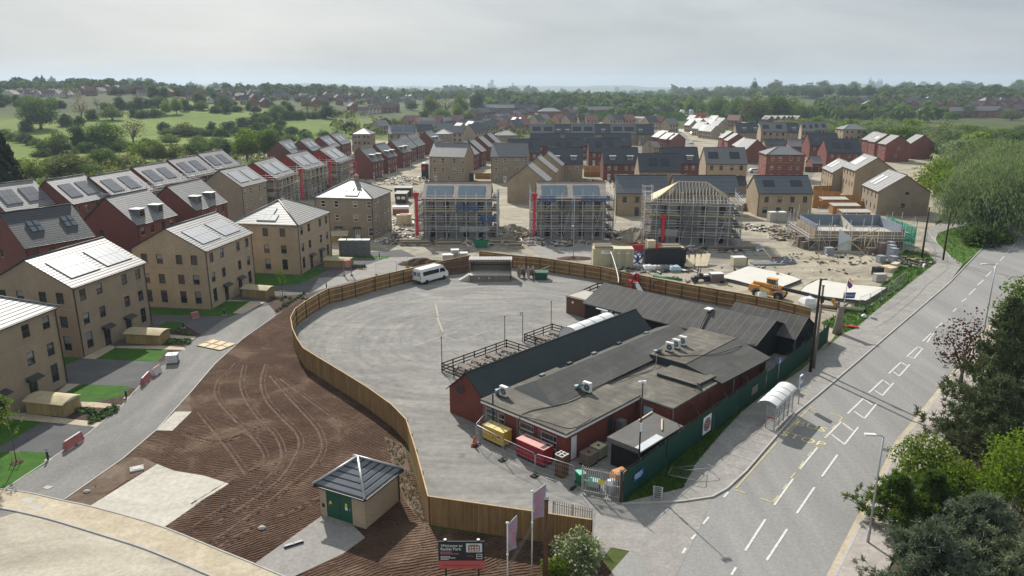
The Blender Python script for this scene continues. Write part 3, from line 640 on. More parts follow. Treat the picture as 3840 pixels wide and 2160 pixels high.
  tb=MB(); tb.box(x-w/2-.18,p0.y-.25,zt,x+w/2+.18,yb+.1,zt+.12); tb.build('dormer_roof',M['white_paint'] if frame=='upvc_white' else M['lead_grey'],do)
  me,pm=win_mesh(w-.35,hh-.42,frame,False,True,True); link('window',me,do,(x,p0.y,p0.z+.20))
 for x,s,w,h in velux:
  vb=MB(); f=lambda a,c,u: slope_pt(Hh,a,c,'f',u)
  vb.face([f(x-w/2,s,.07),f(x+w/2,s,.07),f(x+w/2,s+h,.07),f(x-w/2,s+h,.07)],1)
  pts=[(x-w/2,s),(x+w/2,s),(x+w/2,s+h),(x-w/2,s+h)]
  for i in range(4): a,c=pts[i],pts[(i+1)%4]; vb.face([f(*a,-.01),f(*c,-.01),f(*c,.07),f(*a,.07)],1)
  vb.face([f(x-w/2+.08,s+.08,.076),f(x+w/2-.08,s+.08,.076),f(x+w/2-.08,s+h-.08,.076),f(x-w/2+.08,s+h-.08,.076)],0)
  vb.build('roof_window',[M['solar_blue'],M['frame_grey']],o)
 if chimney:
  x,y,w,h=chimney; cb=MB(); cb.box(x-w/2,y-w/2,zr-1.0,x+w/2,y+w/2,zr+h); cb.box(x-w/2-.06,y-w/2-.06,zr+h,x+w/2+.06,y+w/2+.06,zr+h+.12); co_=cb.build('chimney',M[wall],o)
  for dx in (-.2,.2): pb=MB(); pb.lathe([(.12,0),(.10,.3),(.13,.32)],8,0,(x+dx,y,zr+h+.12)); pb.build('chimney_pot',M['white_paint'],co_)
 o['hz']=zr
 return o
def E2(f,a,b,z): return g(*f(*a),z), g(*f(*b),z)
hh_=tl(820,540,3.45)
EX=[1.5,4.2,8.6,11.2]
FW=lambda L: [(x*L/12.6,z,.95,h) for z,h in ((6.45,1.3),(3.6,1.35)) for x in EX]+[(1.5*L/12.6,.75,.95,1.9),(11.2*L/12.6,.75,.95,1.9)]
FD=lambda L,m='door_dark': [('f',4.4*L/12.6,1.05,2.2,m,True),('f',8.3*L/12.6,1.05,2.2,m,True)]
GW=rows([1.7,4.0,6.9,9.1],[6.3,3.5],.95,1.35)+rows([1.7,4.0,6.9,9.1],[.75],.95,1.75)
KW=dict(name='apartment_block',cat='apartment block',ez=8.3,near=True,frame='frame_grey',band=True)
house('buff brick apartment block cut by the frame edge, with a pale hipped roof',(-48.25,58.4,0),(-46.45,71.0,0),10.8,pitch=29,roof='hip',tile='pale_tile',wins={'f':FW(12.7)},doors=FD(12.7),**KW)
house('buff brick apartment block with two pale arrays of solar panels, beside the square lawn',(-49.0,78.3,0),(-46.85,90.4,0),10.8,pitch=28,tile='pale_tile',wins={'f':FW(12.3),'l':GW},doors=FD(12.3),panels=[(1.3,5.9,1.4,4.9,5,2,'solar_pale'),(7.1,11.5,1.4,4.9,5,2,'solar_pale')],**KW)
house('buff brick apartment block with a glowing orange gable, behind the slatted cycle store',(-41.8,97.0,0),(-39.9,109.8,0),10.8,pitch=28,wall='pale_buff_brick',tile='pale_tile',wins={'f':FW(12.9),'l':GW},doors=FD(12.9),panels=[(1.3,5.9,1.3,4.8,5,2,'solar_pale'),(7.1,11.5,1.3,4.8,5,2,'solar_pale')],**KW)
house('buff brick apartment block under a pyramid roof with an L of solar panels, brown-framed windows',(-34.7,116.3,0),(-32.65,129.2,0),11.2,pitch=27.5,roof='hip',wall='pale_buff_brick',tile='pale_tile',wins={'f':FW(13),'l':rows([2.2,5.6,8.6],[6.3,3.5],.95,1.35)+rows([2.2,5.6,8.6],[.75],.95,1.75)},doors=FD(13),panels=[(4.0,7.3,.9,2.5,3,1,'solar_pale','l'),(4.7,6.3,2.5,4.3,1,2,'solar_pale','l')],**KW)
a_,b_=E2(hh_,(1235,688),(1988,708),8.3)
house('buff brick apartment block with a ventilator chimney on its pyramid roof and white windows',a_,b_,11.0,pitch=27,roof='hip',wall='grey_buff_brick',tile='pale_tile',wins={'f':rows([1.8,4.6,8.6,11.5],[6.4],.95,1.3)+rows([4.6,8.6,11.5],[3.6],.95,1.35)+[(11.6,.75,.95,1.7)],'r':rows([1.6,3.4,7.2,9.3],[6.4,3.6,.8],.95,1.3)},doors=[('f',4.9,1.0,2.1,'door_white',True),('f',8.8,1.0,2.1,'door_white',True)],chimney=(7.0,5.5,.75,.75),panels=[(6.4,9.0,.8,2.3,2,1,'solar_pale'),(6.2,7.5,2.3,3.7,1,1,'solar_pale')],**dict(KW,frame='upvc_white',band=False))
RW=lambda L:[(x*L/12.6,z,.9,1.3) for z in (6.4,3.6,.8) for x in (1.7,4.6,8.2,11)]
KR_=dict(name='brick_house',cat='house',ez=8.3,pitch=40,wall='dark_red_brick',frame='frame_brown',near=True)
GS=[(3.4,6.2,.7,1.1),(3.6,3.2,.7,1.1)]
a_,b_=E2(r4,(185,580),(705,490),8.3)
house('dark red brick house with two pairs of roof windows in a dark tiled roof',a_,b_,10,tile='dark_tile',wins={'f':RW((b_-a_).length),'l':GS},velux=[(2.6,2.6,.75,1.0),(3.5,2.6,.75,1.0),(2.6,3.7,.75,1.0),(3.5,3.7,.75,1.0),(7.4,2.6,.75,1.0),(8.3,2.6,.75,1.0),(7.4,3.7,.75,1.0),(8.3,3.7,.75,1.0)],**KR_)
a_,b_=E2(r4,(1030,410),(1325,330),8.3)
house('dark red brick house with two box dormers, behind the glowing orange gable',a_,b_,10,tile='grey_tile',wins={'f':RW((b_-a_).length),'l':GS},dormers=[(2.6,1.5,1.3),(7.3,1.5,1.3)],**KR_)
a_,b_=E2(r4,(1475,300),(1705,232),8.3)
house('dark red brick house with two box dormers, beside the buff house with pale panels',a_,b_,10,tile='grey_tile',wins={'f':RW((b_-a_).length),'l':GS},dormers=[(2.8,1.5,1.3),(7.6,1.5,1.3)],**KR_)
a_,b_=E2(hh_,(290,552),(615,472),8.3)
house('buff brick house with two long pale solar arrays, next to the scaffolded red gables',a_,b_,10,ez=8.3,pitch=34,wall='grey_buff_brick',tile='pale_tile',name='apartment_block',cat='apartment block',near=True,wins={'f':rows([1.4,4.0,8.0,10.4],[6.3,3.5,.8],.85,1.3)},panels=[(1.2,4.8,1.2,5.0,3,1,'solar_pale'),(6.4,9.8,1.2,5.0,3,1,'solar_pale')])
for lab,a,b in (('red brick house cut by the frame edge, two dark solar arrays on its grey roof',(40,308),(412,250)),('red brick house with two dark solar arrays next to the green scaffold netting',(545,250),(815,195))):
 a_,b_=E2(r4,a,b,8.3); house(lab,a_,b_,10,tile='grey_tile',wins={'f':RW((b_-a_).length)},panels=[(1.2,4.2,1.6,5.2,3,2,'solar_mid'),(5.4,8.4,1.6,5.2,3,2,'solar_mid')],**KR_)
for i,(a,b) in enumerate([((2205,660),(2290,650)),((2345,628),(2400,615)),((2478,598),(2530,585)),((2540,582),(2620,560))]):
 pass
ordw=['first','second','third','fourth','fifth','sixth','seventh','eighth','ninth','tenth','eleventh','twelfth','thirteenth','fourteenth','fifteenth','sixteenth','seventeenth','eighteenth','nineteenth','twentieth']
def ordn(i):
 if i<20: return ordw[i]
 tens={2:'twenty',3:'thirty',4:'forty',5:'fifty',6:'sixty',7:'seventy',8:'eighty',9:'ninety'}
 k=i+1
 if k>=100:
  return 'hundred and '+ordn(k-101) if k>100 else 'hundredth'
 t_,u=k//10,k%10
 return tens[t_][:-1]+'ieth' if u==0 else tens[t_]+'-'+ordw[u-1]
for i,(a,b) in enumerate([((745,770),(885,610)),((1035,620),(1225,580)),((1395,560),(1555,520)),((1590,500),(1765,460))]):
 a_,b_=E2(c6,a if i else (690,700),b,5.6)
 d_=(b_-a_).normalized()
 if i==0: b_=g(*c6(870,612),5.6); a_=b_-Vector((.14,.99,0))*11
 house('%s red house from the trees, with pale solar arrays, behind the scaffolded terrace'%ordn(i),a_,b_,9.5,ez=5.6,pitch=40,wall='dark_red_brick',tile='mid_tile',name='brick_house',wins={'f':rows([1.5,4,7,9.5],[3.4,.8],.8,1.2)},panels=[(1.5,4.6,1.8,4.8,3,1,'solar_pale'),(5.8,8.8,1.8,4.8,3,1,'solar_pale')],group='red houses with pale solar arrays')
ph=dict(ez=5.7,pitch=44,wall='dark_red_brick',tile='mid_tile',name='brick_house',cat='house')
PWn=lambda L:rows([L*.13,L*.35,L*.62,L*.85],[3.5],.75,1.25)+rows([L*.35,L*.62],[.9],.75,1.25)
PD=lambda L:[('f',L*.12,.95,2.1,'door_white',False),('f',L*.88,.95,2.1,'door_white',False)]
for lab,a,b,dm,vx in (('red brick house with twin dormers, nearest the skip on the sandy street',(435,632),(598,598),[(2.6,1.7,1.2),(7.2,1.7,1.2)],[]),
 ('red brick house with twin dormers, second along the sandy street',(655,572),(792,538),[(2.6,1.7,1.2),(7.2,1.7,1.2)],[]),
 ('red brick house with twin dormers, third along the sandy street, joined to the skylit house',(868,505),(995,470),[(2.6,1.7,1.2),(6.8,1.7,1.2)],[]),
 ('red brick house with skylights, next to the twin dormers on the sandy street',(975,440),(1068,412),[],[(2.5,3.4,.8,1.2),(5,3.4,.8,1.2),(7.5,3.4,.8,1.2)]),
 ('red brick house with skylights, at the far end of the sandy street row',(1080,408),(1188,378),[],[(2.5,3.2,.8,1.2),(4.5,3.2,.8,1.2),(7,3.2,.8,1.2),(9,3.2,.8,1.2)])):
 a_,b_=E2(c1,a,b,5.7); L=(b_-a_).length
 house(lab,a_,b_,9,wins={'f':PWn(L)},doors=PD(L),dormers=dm,velux=vx,**ph)
a_,b_=E2(c1,(1325,352),(1430,330),5.7)
house('red brick house with a lone dormer pair, behind the buff house on the sandy street',a_,a_+Vector((2.0,9.8,0)),9,dormers=[(2.6,1.7,1.2),(6.8,1.7,1.2)],**ph)
MW=rows([1.7,4.5,8.4,11.2],[6.4,3.5],.95,1.35)+rows([1.7,6.5],[.8],.95,1.4)
a_,b_=E2(c1,(1250,552),(1745,566),8.3)
house('buff brick block under a plain grey roof, behind the two dark site cabins',a_,b_,9,pitch=40,wall='buff_brick',tile='mid_tile',wins={'f':MW},doors=[('f',2.0,1.0,2.1,'door_white',False)],name='apartment_block',cat='apartment block',ez=8.3)
a_=g(*c1(2125,555),8.3); b_=g(*c2(312,489),8.3)
house('buff brick block under a plain grey roof, left of the three stepped buff gables',a_,b_,9,pitch=40,wall='grey_buff_brick',tile='mid_tile',wins={'f':MW},doors=[('f',4.5,1.0,2.1,'door_white',False)],name='apartment_block',cat='apartment block',ez=8.3)
for lab,a,b,dep in (('buff house with a large blank gable, nearest of three stepped ones',(565,800),(632,738),10.5),('buff house with a sunlit roof, middle of three stepped ones',(662,686),(718,628),10.5),('buff house with a sunlit roof, farthest of three stepped ones',(745,602),(792,550),9.5)):
 a_,b_=E2(c2,a,b,5.8); d_=(b_-a_).normalized();
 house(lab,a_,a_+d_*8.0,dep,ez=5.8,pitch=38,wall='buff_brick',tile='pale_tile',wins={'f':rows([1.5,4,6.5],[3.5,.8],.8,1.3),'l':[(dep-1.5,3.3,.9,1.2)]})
a_,b_=E2(r5,(2075,166),(2467,170),5.5)
SG=dict(ez=5.5,pitch=38,wall='buff_brick',tile='striped_tile',frame='frame_grey')
house('buff house under a ribbed blue-grey roof, left of the bare roof trusses',a_,b_,9,wins={'f':rows([2.0,5.0],[3.2],1.0,1.4)},doors=[('f',5.0,1.05,2.1,'door_dark',False)],**SG)
a_=g(*c3(-330,1032),5.5); b_=g(*c3(655,1032),5.5)
house('buff house under a ribbed blue-grey roof, directly behind the bare roof trusses',a_+(b_-a_)*.18,b_,9,wins={'f':rows([2.0,5.0,9],[3.2],1.0,1.4)},**SG)
a_,b_=E2(c3,(898,1032),(1590,1032),5.5)
house('buff house under a ribbed blue-grey roof with two solar windows and a yellow lit gable',a_,b_,9,wins={'f':rows([2.0,5.1,8.1,11.1],[3.3],1.0,1.4)+[(1.8,.8,1.1,1.4),(8,.8,1.1,1.4)]},doors=[('f',5.0,1.05,2.1,'door_dark',False)],panels=[(1.7,4.3,2.4,4.4,4,1,'solar_dark'),(8.2,10.8,2.4,4.4,4,1,'solar_dark')],**dict(SG,wall='pale_buff_brick'))
SL_=dict(ez=5.5,pitch=46,tile='slate_tile')
SW=lambda L:rows([L*.16,L*.35,L*.65,L*.84],[3.4],.85,1.3)+rows([L*.35,L*.65],[.8],.85,1.3)
def slate(lab,f,a,b,wall,dorm=(),pan=(),vx=(),doors=True,**k):
 a_,b_=E2(f,a,b,5.5); L=(b_-a_).length
 kk=dict(SL_); kk.update(k)
 house(lab,a_,b_,9,wall=wall,wins={'f':SW(L)},doors=[('f',L*.16,1,2.1,'door_white',False)] if doors else (),dormers=[(L*q,1.9,1.5) for q in dorm],panels=[(L*p,L*q,2.2,5.0,1,2,'solar_dark') for p,q in pan],velux=[(L*q+dx,2.6+dy,.7,.8) for q in vx for dx in (-.45,.45) for dy in (0,.95)],**kk)
slate('red house under a slate roof with two white dormers, facing the rubble yard',c2,(1267,572),(1705,572),'dark_red_brick',dorm=(.26,.76))
slate('buff house under a slate roof with white dormers, right of the stepped buff gables',c2,(580,572),(1008,572),'buff_brick',dorm=(.25,.74))
slate('buff house with two dark panels high on a slate roof, behind the ribbed roof',c2,(1712,667),(2225,667),'buff_brick',pan=((.25,.46),(.54,.75)))
slate('red house under a slate roof with a white dormer, beside the long street',c2,(2000,568),(2452,568),'dark_red_brick',dorm=(.75,))
slate('slate roofed red house with two dark panels, left of the garden fences',c2,(592,430),(975,430),'dark_red_brick',pan=((.2,.41),(.54,.75)))
slate('slate roofed red house with two dark panels and patio doors, above the garden fences',c2,(1087,425),(1480,425),'dark_red_brick',pan=((.22,.43),(.57,.78)))
slate('slate roofed house with two dark panels, partly behind the plain grey roof',c2,(80,435),(472,435),'dark_red_brick',pan=((.22,.43),(.57,.78)))
slate('red house under a bare slate roof, leftmost of the middle slate row',c2,(368,350),(732,350),'dark_red_brick')
slate('red house with four small skylights in a slate roof, middle slate row',c2,(808,350),(1150,350),'dark_red_brick',vx=(.70,))
slate('red house with a faint skylight in a slate roof, rightmost of the middle slate row',c2,(1268,348),(1612,348),'dark_red_brick',vx=(.74,))
for lab,a,b,w_,kw in (('grey slate end house with stepped panels in the far terrace',(350,205),(672,205),'buff_brick',dict(pan=((.12,.43),(.55,.88)),tile='mid_tile')),('far terrace house with two white dormers, second from its left end',(672,208),(858,208),'buff_brick',dict(dorm=(.2,.8))),('far terrace house with stepped panels, third from its left end',(858,205),(1168,205),'buff_brick',dict(pan=((.1,.43),(.55,.88)),tile='mid_tile')),('far terrace house with one white dormer, fourth from its left end',(1168,206),(1358,206),'buff_brick',dict(dorm=(.5,))),('far terrace house with stepped panels, fifth from its left end',(1358,206),(1685,206),'buff_brick',dict(pan=((.1,.43),(.52,.88)),tile='mid_tile')),('far terrace house with one white dormer at its right end',(1685,208),(1890,208),'buff_brick',dict(dorm=(.2,)))):
 slate(lab,c2,a,b,w_,**kw)
def hip(lab,f,a,b,D,z,wall,tile,w=None,**k):
 a_,b_=E2(f,a,b,z); L=(b_-a_).length
 house(lab,a_,b_,D,ez=z,pitch=k.pop('pitch',26),roof='hip',wall=wall,tile=tile,wins={'f':rows([L*.16,L*.36,L*.64,L*.84],w or [z-1.8,z-4.6],.85,1.2),'l':rows([D*.25,D*.7],w or [z-1.8,z-4.6],.85,1.2)},**k)
hip('buff brick block with a pyramid roof, left of the blue-grey panelled block',c1,(150,237),(422,237),10,8.3,'grey_buff_brick','pale_tile',frame='frame_grey')
hip('buff brick block with a pale pyramid roof, behind the lone dormer pair',c1,(1312,237),(1562,237),9,5.6,'grey_buff_brick','pale_tile')
hip('buff brick block with a pale pyramid roof, left of the slate rows',c1,(2187,257),(2492,257),9,5.6,'grey_buff_brick','pale_tile')
hip('dark red brick block under a hipped grey roof, with a lit left face',c3,(1005,542),(1490,545),9.5,8.3,'red_brick','mid_tile',[6.4,3.5,.8],band=True)
hip('pale buff block under a hipped grey roof, at the edge of the willows',c3,(1980,222),(2290,222),10,8.3,'pale_buff_brick','mid_tile',frame='frame_brown')
a_,b_=E2(c1,(662,235),(1000,235),8.3)
house('grey block with two solar arrays, behind the skylit red houses',a_,b_,10,ez=8.3,pitch=38,wall='grey_buff_brick',tile='grey_tile',wins={'f':rows([1.7,5,9,12],[6.4,3.5],.9,1.3)},panels=[(1.6,6.0,2.2,5.0,4,1,'solar_blue'),(7.4,12.2,2.2,5.0,4,1,'solar_blue')],frame='frame_grey',name='apartment_block',cat='apartment block')
YG=dict(ez=8.3,pitch=42,wall='pale_buff_brick',tile='mid_tile',frame='frame_brown',name='apartment_block',cat='apartment block')
def yg(lab,f,a,b,z=8.3,**k):
 a_,b_=E2(f,a,b,z); L=(b_-a_).length
 kk=dict(YG,ez=z); kk.update(k)
 house(lab,a_,b_,9,wins={'f':rows([L*.14,L*.37,L*.63,L*.86],[z-1.9,z-4.7],.95,1.35)},panels=[(L*.08,L*.32,2.1,4.6,3,2,'solar_dark'),(L*.60,L*.84,2.1,4.6,3,2,'solar_dark')],**kk)
yg('yellow gabled block with two L shaped solar arrays, left of the red hipped block',c3,(232,655),(755,657))
yg('yellow gabled block with two solar arrays, behind the red hipped block',c3,(932,247),(1258,249))
yg('yellow gabled block with solar arrays, left house of the paired ones by the willows',c3,(1447,240),(1612,242),pitch=40)
yg('yellow gabled block with solar arrays, right house of the paired ones by the willows',c3,(1614,232),(1790,232),pitch=40)
slate('dark roofed house with white bay dormers, left of the yellow gabled block',c3,(620,260),(905,260),'buff_brick',dorm=(.35,.85))
slate('dark roofed house with a white bay dormer, between two yellow gables',c3,(1255,260),(1420,260),'buff_brick',dorm=(.6,))
slate('pink gabled house with four bright skylights in a slate roof',c3,(1553,420),(1930,420),'red_brick',vx=(.26,),doors=False)
slate('pink gabled house with two dark panels in a slate roof, by the small garage',c3,(1768,515),(2210,515),'red_brick',pan=((.22,.43),(.55,.76)),doors=False)
def garage(lab,f,a,b,D=6,z=2.5,tile='mid_tile',wall='red_brick'):
 a_,b_=E2(f,a,b,z); house(lab,a_,b_,D,ez=z,pitch=36,wall=wall,tile=tile,name='garage',cat='garage',pipes=False)
garage('small brick garage with a pink lit gable, by the panelled slate roof',c3,(1585,655),(1712,655))
garage('long low garage with a grey roof, behind the hipped red block',c3,(1290,438),(1482,440),8)
garage('low slate roofed garage block behind the yellow gabled block',c3,(985,415),(1250,415),6,2.6,'slate_tile','grey_buff_brick')
garage('low slate roofed garage in front of the pyramid roofed block',c1,(150,405),(420,405),6,2.6,'slate_tile','grey_buff_brick')
garage('little dark roofed garage right of the bare trusses',c3,(650,925),(745,925),6,2.6,'dark_tile','grey_buff_brick')
def lit(lab,f,a,b,z,D,wall='buff_brick',tile='pale_tile',pitch=34,cols=(1.4,3.6,6,8.2),pan=None,**k):
 a_,b_=E2(f,a,b,z); L=(b_-a_).length
 c_=[q*L/9.6 for q in cols]
 house(lab,a_,b_,D,ez=z,pitch=pitch,wall=wall,tile=tile,wins={'f':rows(c_,[z-1.75]+([z-4.5] if z>4 else [])+([.7] if z>8 else []),.75,1.25),'r':k.pop('wr',[])},panels=pan or (),**k)
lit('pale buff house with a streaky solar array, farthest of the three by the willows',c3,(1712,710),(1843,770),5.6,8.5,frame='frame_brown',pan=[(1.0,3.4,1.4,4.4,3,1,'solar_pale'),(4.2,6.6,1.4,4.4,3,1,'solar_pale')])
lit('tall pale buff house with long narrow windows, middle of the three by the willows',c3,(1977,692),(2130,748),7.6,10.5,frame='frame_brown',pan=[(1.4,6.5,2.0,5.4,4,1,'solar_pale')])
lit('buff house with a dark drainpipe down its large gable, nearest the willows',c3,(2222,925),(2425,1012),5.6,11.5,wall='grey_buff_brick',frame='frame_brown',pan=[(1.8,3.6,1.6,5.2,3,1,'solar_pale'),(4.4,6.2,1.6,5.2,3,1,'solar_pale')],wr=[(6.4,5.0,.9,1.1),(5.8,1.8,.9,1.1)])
for lab,f,a,b,z,D in (('lit red house with a pale roof, farthest of the street corner four',c3,(398,322),(442,332),5.6,9),('lit red house with a pale roof, second farthest of the street corner four',c3,(458,352),(508,366),5.6,9),('lit red house with a pale roof, second nearest of the street corner four',c3,(563,418),(618,438),5.6,9),('large red gabled house with a pale roof, nearest of the street corner four',c3,(645,464),(742,474),5.6,10.5),
 ('red house with a pale roof and white windows, farthest of the willow row',c4,(487,638),(555,648),7,9.5),('red house with a pale roof and a solar array, second of the willow row',c4,(562,660),(632,672),7,9.5),('red house with a pale roof and two gable windows, third of the willow row',c4,(698,690),(778,702),7,10),('red house with a pale roof half hidden by the willows',c4,(1020,680),(1100,692),6.4,10)):
 a_,b_=E2(f,a,b,z); d_=(b_-a_).normalized(); L=max(6.5,(b_-a_).length)
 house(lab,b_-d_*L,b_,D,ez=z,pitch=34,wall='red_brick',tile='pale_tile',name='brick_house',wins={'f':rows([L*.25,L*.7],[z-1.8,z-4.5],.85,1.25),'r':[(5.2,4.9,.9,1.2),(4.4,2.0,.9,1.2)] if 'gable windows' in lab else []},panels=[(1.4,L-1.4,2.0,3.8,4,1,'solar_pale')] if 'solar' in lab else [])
for k,(x,y) in enumerate(((1955,506),(2055,466),(2160,402),(2268,352))):
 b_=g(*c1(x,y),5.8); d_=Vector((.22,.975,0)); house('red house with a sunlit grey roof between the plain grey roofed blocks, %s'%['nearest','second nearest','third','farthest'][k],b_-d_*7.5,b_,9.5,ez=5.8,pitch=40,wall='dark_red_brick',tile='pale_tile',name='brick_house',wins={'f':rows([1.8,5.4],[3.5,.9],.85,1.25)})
# ================================================================ THE CLUBHOUSE AND ITS YARD
def felt_mat(name, col, seam=1.0, line=.7, axis=0, var=.2, rough=.85):
 """roofing felt laid in strips: seams every 'seam' metres, patches and pale scuffs"""
 t=NT(name); tcn=t.n.new('ShaderNodeTexCoord'); sp=t.n.new('ShaderNodeSeparateXYZ'); t.l(tcn.outputs['Object'],sp.inputs[0])
 fr=t.math('FRACT',t.math('DIVIDE',sp.outputs[axis],seam)); v=t.coord('Object')
 n=t.noise(v,.45,6,.65,.7); f=t.noise(v,4,5,.7)
 c=t.ramp(n,[(.3,tuple(x*(1-var) for x in col)),(.55,col),(.75,tuple(x*(1+1.3*var) for x in col))])
 c=t.mix(.5,c,t.ramp(f,[(.3,(.7,.7,.7)),(.7,(1.2,1.2,1.18))]),'MULTIPLY')
 c=t.mix(t.ramp(fr,[(0,1.0),(.05,1.0),(.09,0.0)]),c,tuple(x*line for x in col))
 t.color(c); t.bump(f,.2,.03); MATS[name]=t.set(rough,.25); return MATS[name]
felt_mat('felt_pale',(.155,.143,.120),1.0,.55,0,.48); felt_mat('felt_grey',(.088,.086,.082),1.0,.7,1,.28); felt_mat('felt_shed',(.092,.089,.085),1.05,1.7,1,.26); felt_mat('felt_blue',(.042,.054,.056),1.1,.85,0,.12,.7)
felt_mat('corrugated',(.16,.152,.145),.30,.7,1,.2)
mat('black_boards',(.020,.020,.022),.8,.2,var=.3,scale=2,stretch=(.2,.2,4)); mat('shed_boards',(.15,.075,.05),.85,.2,var=.3,scale=3,stretch=(3,3,.3)); mat('dark_timber',(.045,.032,.026),.85,.2,var=.3); mat('weathered_grey_wood',(.24,.205,.17),.9,.15,var=.25,scale=2)
mat('ac_white',(.74,.74,.72),.5,.4,var=.08); mat('yellow_paint',(.62,.40,.06),.5,.4,var=.12); mat('pale_yellow',(.66,.52,.20),.55,.4,var=.12); mat('crimson_paint',(.30,.012,.03),.45,.4,var=.15); mat('pale_pink',(.60,.30,.27),.55,.4,var=.15,scale=2)
mat('barrel_white',(.70,.71,.70),.55,.4,var=.08); mat('hoarding_green',(.010,.060,.045),.55,.35,var=.25,scale=1,stretch=(4,4,.4)); mat('clear_panel',(.62,.66,.68),.15,.6,var=.08)
mat('bottle_green',(.01,.085,.05),.5,.4,var=.1); mat('bin_green',(.015,.20,.09),.5,.4,var=.1); mat('teal_plastic',(.20,.55,.42),.5,.4,var=.1); mat('orange_sheet',(.66,.30,.12),.7,.3,var=.15); mat('cone_orange',(.65,.09,.03),.5,.4,var=.05)
mat('sign_blue',(.02,.12,.42),.4,.4,var=.05); mat('pale_blue_sheet',(.38,.52,.58),.4,.5,var=.12); mat('sign_dark',(.022,.026,.035),.5,.4,var=.05); mat('sign_coral',(.52,.10,.10),.5,.4,var=.05); mat('sign_red',(.5,.02,.03),.4,.4,var=.05); mat('mauve_flag',(.36,.28,.36),.7,.3,var=.1); mat('pink_ink',(.72,.25,.33),.6,.3,var=.05); mat('white_ink',(.8,.8,.8),.5,.3,var=0); mat('safety_yellow',(.75,.60,.02),.5,.4,var=.05)
PA=atan2(.726,.688); PO=(-5.9,63.9,0)
def pu(u,v,z=0): return Vector((PO[0]+u*.688+v*.726,PO[1]+u*.726-v*.688,z))
club=thing('clubhouse','red brick clubhouse with a slate blue roof and a flat felt extension','clubhouse',PO,PA)
b=MB()
wall_face(b,(0,0,0),(0,-1,0),4.8,2.6,[],(1,0,0)); b.face([(0,0,2.6),(0,-4.8,2.6),(0,-2.4,4.62)])
wall_face(b,(27,-4.8,0),(0,1,0),4.8,2.6,[],(-1,0,0)); b.face([(27,-4.8,2.6),(27,0,2.6),(27,-2.4,4.62)])
wall_face(b,(27,0,0),(-1,0,0),27,2.6,rows([3,8,13,18,23],[1.0],1.2,1.1),(0,-1,0)); b.face([(10,-4.8,0),(27,-4.8,0),(27,-4.8,2.6),(10,-4.8,2.6)])
b.build('hall_wall',M['old_red_brick'],club)
b=MB()
b.face([(-.15,-5.15,2.38),(27.2,-5.15,2.38),(27.2,-2.4,4.72),(-.15,-2.4,4.72)]); b.face([(27.2,.35,2.38),(-.15,.35,2.38),(-.15,-2.4,4.72),(27.2,-2.4,4.72)])
for x in (-.15,27.2): b.face([(x,-5.15,2.26),(x,-5.15,2.38),(x,-2.4,4.72),(x,-2.4,4.6)],1); b.face([(x,-2.4,4.6),(x,-2.4,4.72),(x,.35,2.38),(x,.35,2.26)],1)
b.tube([(-.15,-2.4,4.72),(27.2,-2.4,4.72)],.09,6); b.build('hall_roof',[M['felt_blue'],M['dark_timber']],club)
ext=MB(); we=[(.9,1.15,1.35,1.1),(2.2,1.15,.9,1.1),(5.2,1.1,1.7,1.15),(7.7,1.0,1.8,1.2)]
wall_face(ext,(-.3,-4.85,0),(0,-1,0),9.5,2.75,we,(1,0,0)); wall_face(ext,(-.3,-14.35,0),(1,0,0),10.2,2.75,[(1.2,.1,.8,2.1),(6.2,.1,.9,2.1)],(0,1,0))
wall_face(ext,(9.9,-14.35,0),(0,1,0),9.5,2.75,[],(-1,0,0)); ext.build('extension_wall',M['old_red_brick'],club)
b=MB(); b.box(-.5,-14.6,2.82,10.1,-4.7,2.98); b.build('extension_roof',M['felt_pale'],club)
b=MB(); b.box(-.52,-14.62,2.62,-.46,-4.75,2.81); b.box(-.46,-14.62,2.62,10.12,-14.56,2.81); b.build('fascia',M['white_paint'],club)
for y,z,w,h in we:
 me,_=win_mesh(w,h,'upvc_white',False,True,True); wo=link('window',me,club,(-.3,-4.85-y,z),-pi/2)
 gb=MB()
 for k in range(int(w/.13)): gb.bar((-w/2-.1+k*.14,-.12,-.15),(-w/2-.1+k*.14,-.12,h+.15),.018)
 for zz in (-.15,h*.33,h*.66,h+.15): gb.bar((-w/2-.12,-.12,zz),(w/2+.12,-.12,zz),.03)
 gb.build('window_grille',M['galv'],wo)
for x in (1.2,6.2): dm=MB(); dm.box(-.4,.05,0,.4,.1,2.1); dm.build('door',M['door_white'] if x<2 else M['dark_metal'],club,(-.3+x,-14.35,.1))
b=MB(); e0=(4.3,-7,3.95); e1=(27.4,-7.4,3.95)
b.face([(2.7,-10.6,2.99),(27.0,-10.9,3.2),e1,e0]); b.face([(27.4,-5.2,3.0),(3.2,-5.2,2.99),e0,e1]); b.face([(3.2,-5.2,2.985),(2.7,-10.6,2.985),e0],1); b.face([(27.0,-10.9,3.2),(27.4,-5.2,3.0),e1]); b.build('ridge_roof',[M['felt_grey'],M['felt_blue']],club)
b=MB(); wall_face(b,(9.9,-17.9,0),(1,0,0),17.5,2.6,rows([3.0,6.5],[1.2],1.2,.8)+[(13,.1,1,2.1)],(0,1,0)); wall_face(b,(9.9,-14.4,0),(0,-1,0),3.5,2.6,[(1.2,.1,1.0,2.1)],(1,0,0)); wall_face(b,(27.4,-18.5,0),(0,1,0),13,2.9,[],(-1,0,0)); b.build('rear_wall',M['old_red_brick'],club)
dm=MB(); dm.box(-.5,.05,0,.5,.1,2.1); dm.build('door',M['pale_blue_sheet'],club,(9.9,-15.6,.1),-pi/2)
b=MB(); b.box(9.95,-18.1,2.62,18.6,-10.62,2.80); b.build('lower_roof',M['felt_pale'],club)
b=MB(); b.prism([(15.3,-13.0),(18.5,-12.8),(18.6,-17.5),(15.3,-17.3)],2.81,3.12,0,1); b.build('roof_step',[M['felt_pale'],M['felt_blue']],club)
